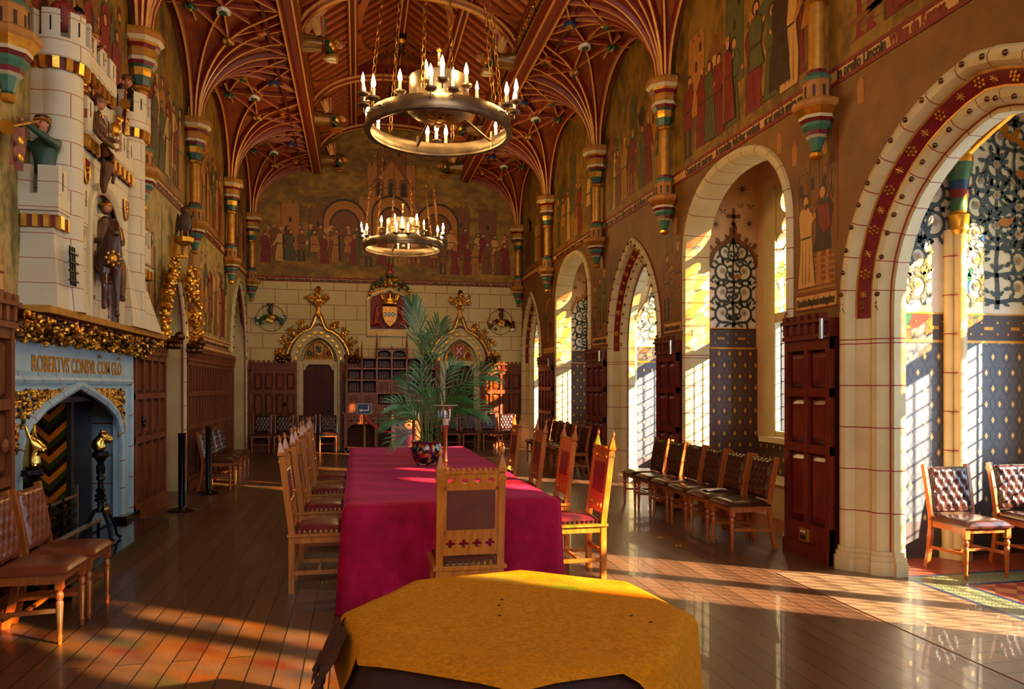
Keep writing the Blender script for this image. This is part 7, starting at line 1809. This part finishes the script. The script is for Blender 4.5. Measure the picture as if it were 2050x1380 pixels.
# lower right wall: painted quay scene between the arches
rnd = random.Random(8); m = MB(); Pt = mpoint('R')
P0 = -6.18
m.poly([Pt(P0-.30,2.42,.003),Pt(P0+.30,2.42,.003),Pt(P0+.24,3.3,.003),Pt(P0-.28,3.3,.003)], 'mural_brown')
for k in range(6): m.poly([Pt(P0-.28,2.50+.055*k,.004),Pt(P0+.28,2.50+.055*k,.004),Pt(P0+.28,2.52+.055*k,.004),Pt(P0-.28,2.52+.055*k,.004)], 'mural_ochre')
for k in range(3): tower(m, Pt, P0-.2+.18*k, 3.3, .13, .32+.1*(k % 2), 'mural_brown', .003, 1)
m.poly([Pt(P0+.30,2.9,.004),Pt(P0+.33,2.9,.004),Pt(P0+.33,3.9,.004),Pt(P0+.30,3.9,.004)], 'mural_red')
for k in range(5): m.poly([Pt(P0+.0+.06*k,3.3,.004),Pt(P0+.012+.06*k,3.3,.004),Pt(P0+.33,3.88,.004)], 'mural_dark')
figure(m, Pt, P0-.16, 2.54, .92, rnd, 'mural_cream', 'robe', 1, .008); figure(m, Pt, P0+.10, 2.54, .96, rnd, 'mural_dark', 'tunic', -1, .010)
m.poly([Pt(P0+.02,3.28,.022),Pt(P0+.2,3.26,.022),Pt(P0+.22,3.06,.022),Pt(P0+.12,3.0,.022),Pt(P0+.04,3.12,.022)], 'mural_red')
for a, z in ((P0-.35,3.75),(P0+.12,3.72),(P0+.62,4.0),(P0-.62,3.95)):
    m.poly([Pt(a-.06,z,.003),Pt(a+.06,z,.003),Pt(a+.06,z+.2,.003),Pt(a,z+.27,.003),Pt(a-.06,z+.2,.003)], 'mural_brown'); m.poly([Pt(a-.04,z+.01,.004),Pt(a+.04,z+.01,.004),Pt(a+.04,z+.19,.004),Pt(a,z+.24,.004),Pt(a-.04,z+.19,.004)], 'mural_ochre')
m.build('painted_quay_scene', WR, smooth=False)
for c, n in ((-9.4, 2), (-12.48, 3), (-16.0, 4)):
    m = MB(); w = {2: .3, 3: .45, 4: .5}[n]
    for k in range(9): m.poly([Pt(c-w,2.45+.1*k,.003),Pt(c+w*.2,2.45+.1*k,.003),Pt(c+w*.2,2.46+.1*k,.003),Pt(c-w,2.46+.1*k,.003)], 'mural_dark')
    for k in range(n): figure(m, Pt, c-w*.6+w*1.2*k/max(n-1, 1), 2.5+.1*k, .95, rnd, rnd.choice(['mural_dark','mural_brown','mural_green']), 'tunic', rnd.choice([-1,1]), .006)
    for k in range(7):  # reeds
        x = c+rnd.uniform(-w, w); m.poly([Pt(x,3.4,.004),Pt(x+.01,3.4,.004),Pt(x+rnd.uniform(-.1,.1),3.9+rnd.random()*.2,.004)], 'mural_dark')
    arch_p(m, Pt, c+.1, 3.65, .18, .3, 'mural_brown', 'mural_ochre', .003)
    m.build('painted_figures', WR, smooth=False)
for y, w_ in ((6.19, .62), (9.4, .55), (12.48, .8), (16.0, 1.0)):
    m = MB(); z = 2.33
    m.prism([Pt(-y-w_/2, z, 0), Pt(-y+w_/2, z, 0), Pt(-y+w_/2, z+.13, 0), Pt(-y-w_/2, z+.13, 0)], (-.003,0,0), 'mural_cream')
    for zz in (z-.012, z+.13): m.prism([Pt(-y-w_/2, zz, 0), Pt(-y+w_/2, zz, 0), Pt(-y+w_/2, zz+.014, 0), Pt(-y-w_/2, zz+.014, 0)], (-.007,0,0), 'mural_red')
    m.build('text_band', WR, smooth=False)
wtext('R', 'Candela Stephani extinguitur', 6.19, 2.365, .085, .58, WR); wtext('R', 'Robertus Comes capitur', 9.4, 2.365, .085, .5, WR); wtext('R', 'et Matildis fugit', 12.48, 2.365, .09, .7, WR)
# left wall lower frescoes
scene_mural('painted_woodland_scene', WL, 'L', 12.2, 16.2, 2.5, 4.1, 9, 1.1, 90, 2, 2); scene_mural('painted_woodland_scene', WL, 'L', 9.4, 10.75, 2.5, 4.1, 3, 1.0, 91, 1, 1); scene_mural('painted_woodland_scene', WL, 'L', 3.4, 6.2, 2.6, 4.1, 4, .8, 92, 1, 2)
m = MB()
for a0, a1 in ((3.0,6.2),(12.1,16.35)):
    m.box((XL, a0, 2.24), (XL+.006, a1, 2.5), 'mural_cream')
    for z in (2.30, 2.44): m.box((XL, a0, z), (XL+.012, a1, z+.018), 'mural_red')
m.build('text_band', WL, smooth=False)
wtext('L', 'Matildis Imperatrix ab hostibus circumdata noctu per nivem fugit', 14.2, 2.345, .09, 3.7, WL); wtext('L', 'et eo die contra milites fugat', 5.3, 2.345, .09, 1.6, WL)
# the prototype order: drop unused
for o in list(bpy.data.objects):
    if o.type == 'EMPTY' and o.get('label') == 'x': bpy.data.objects.remove(o)
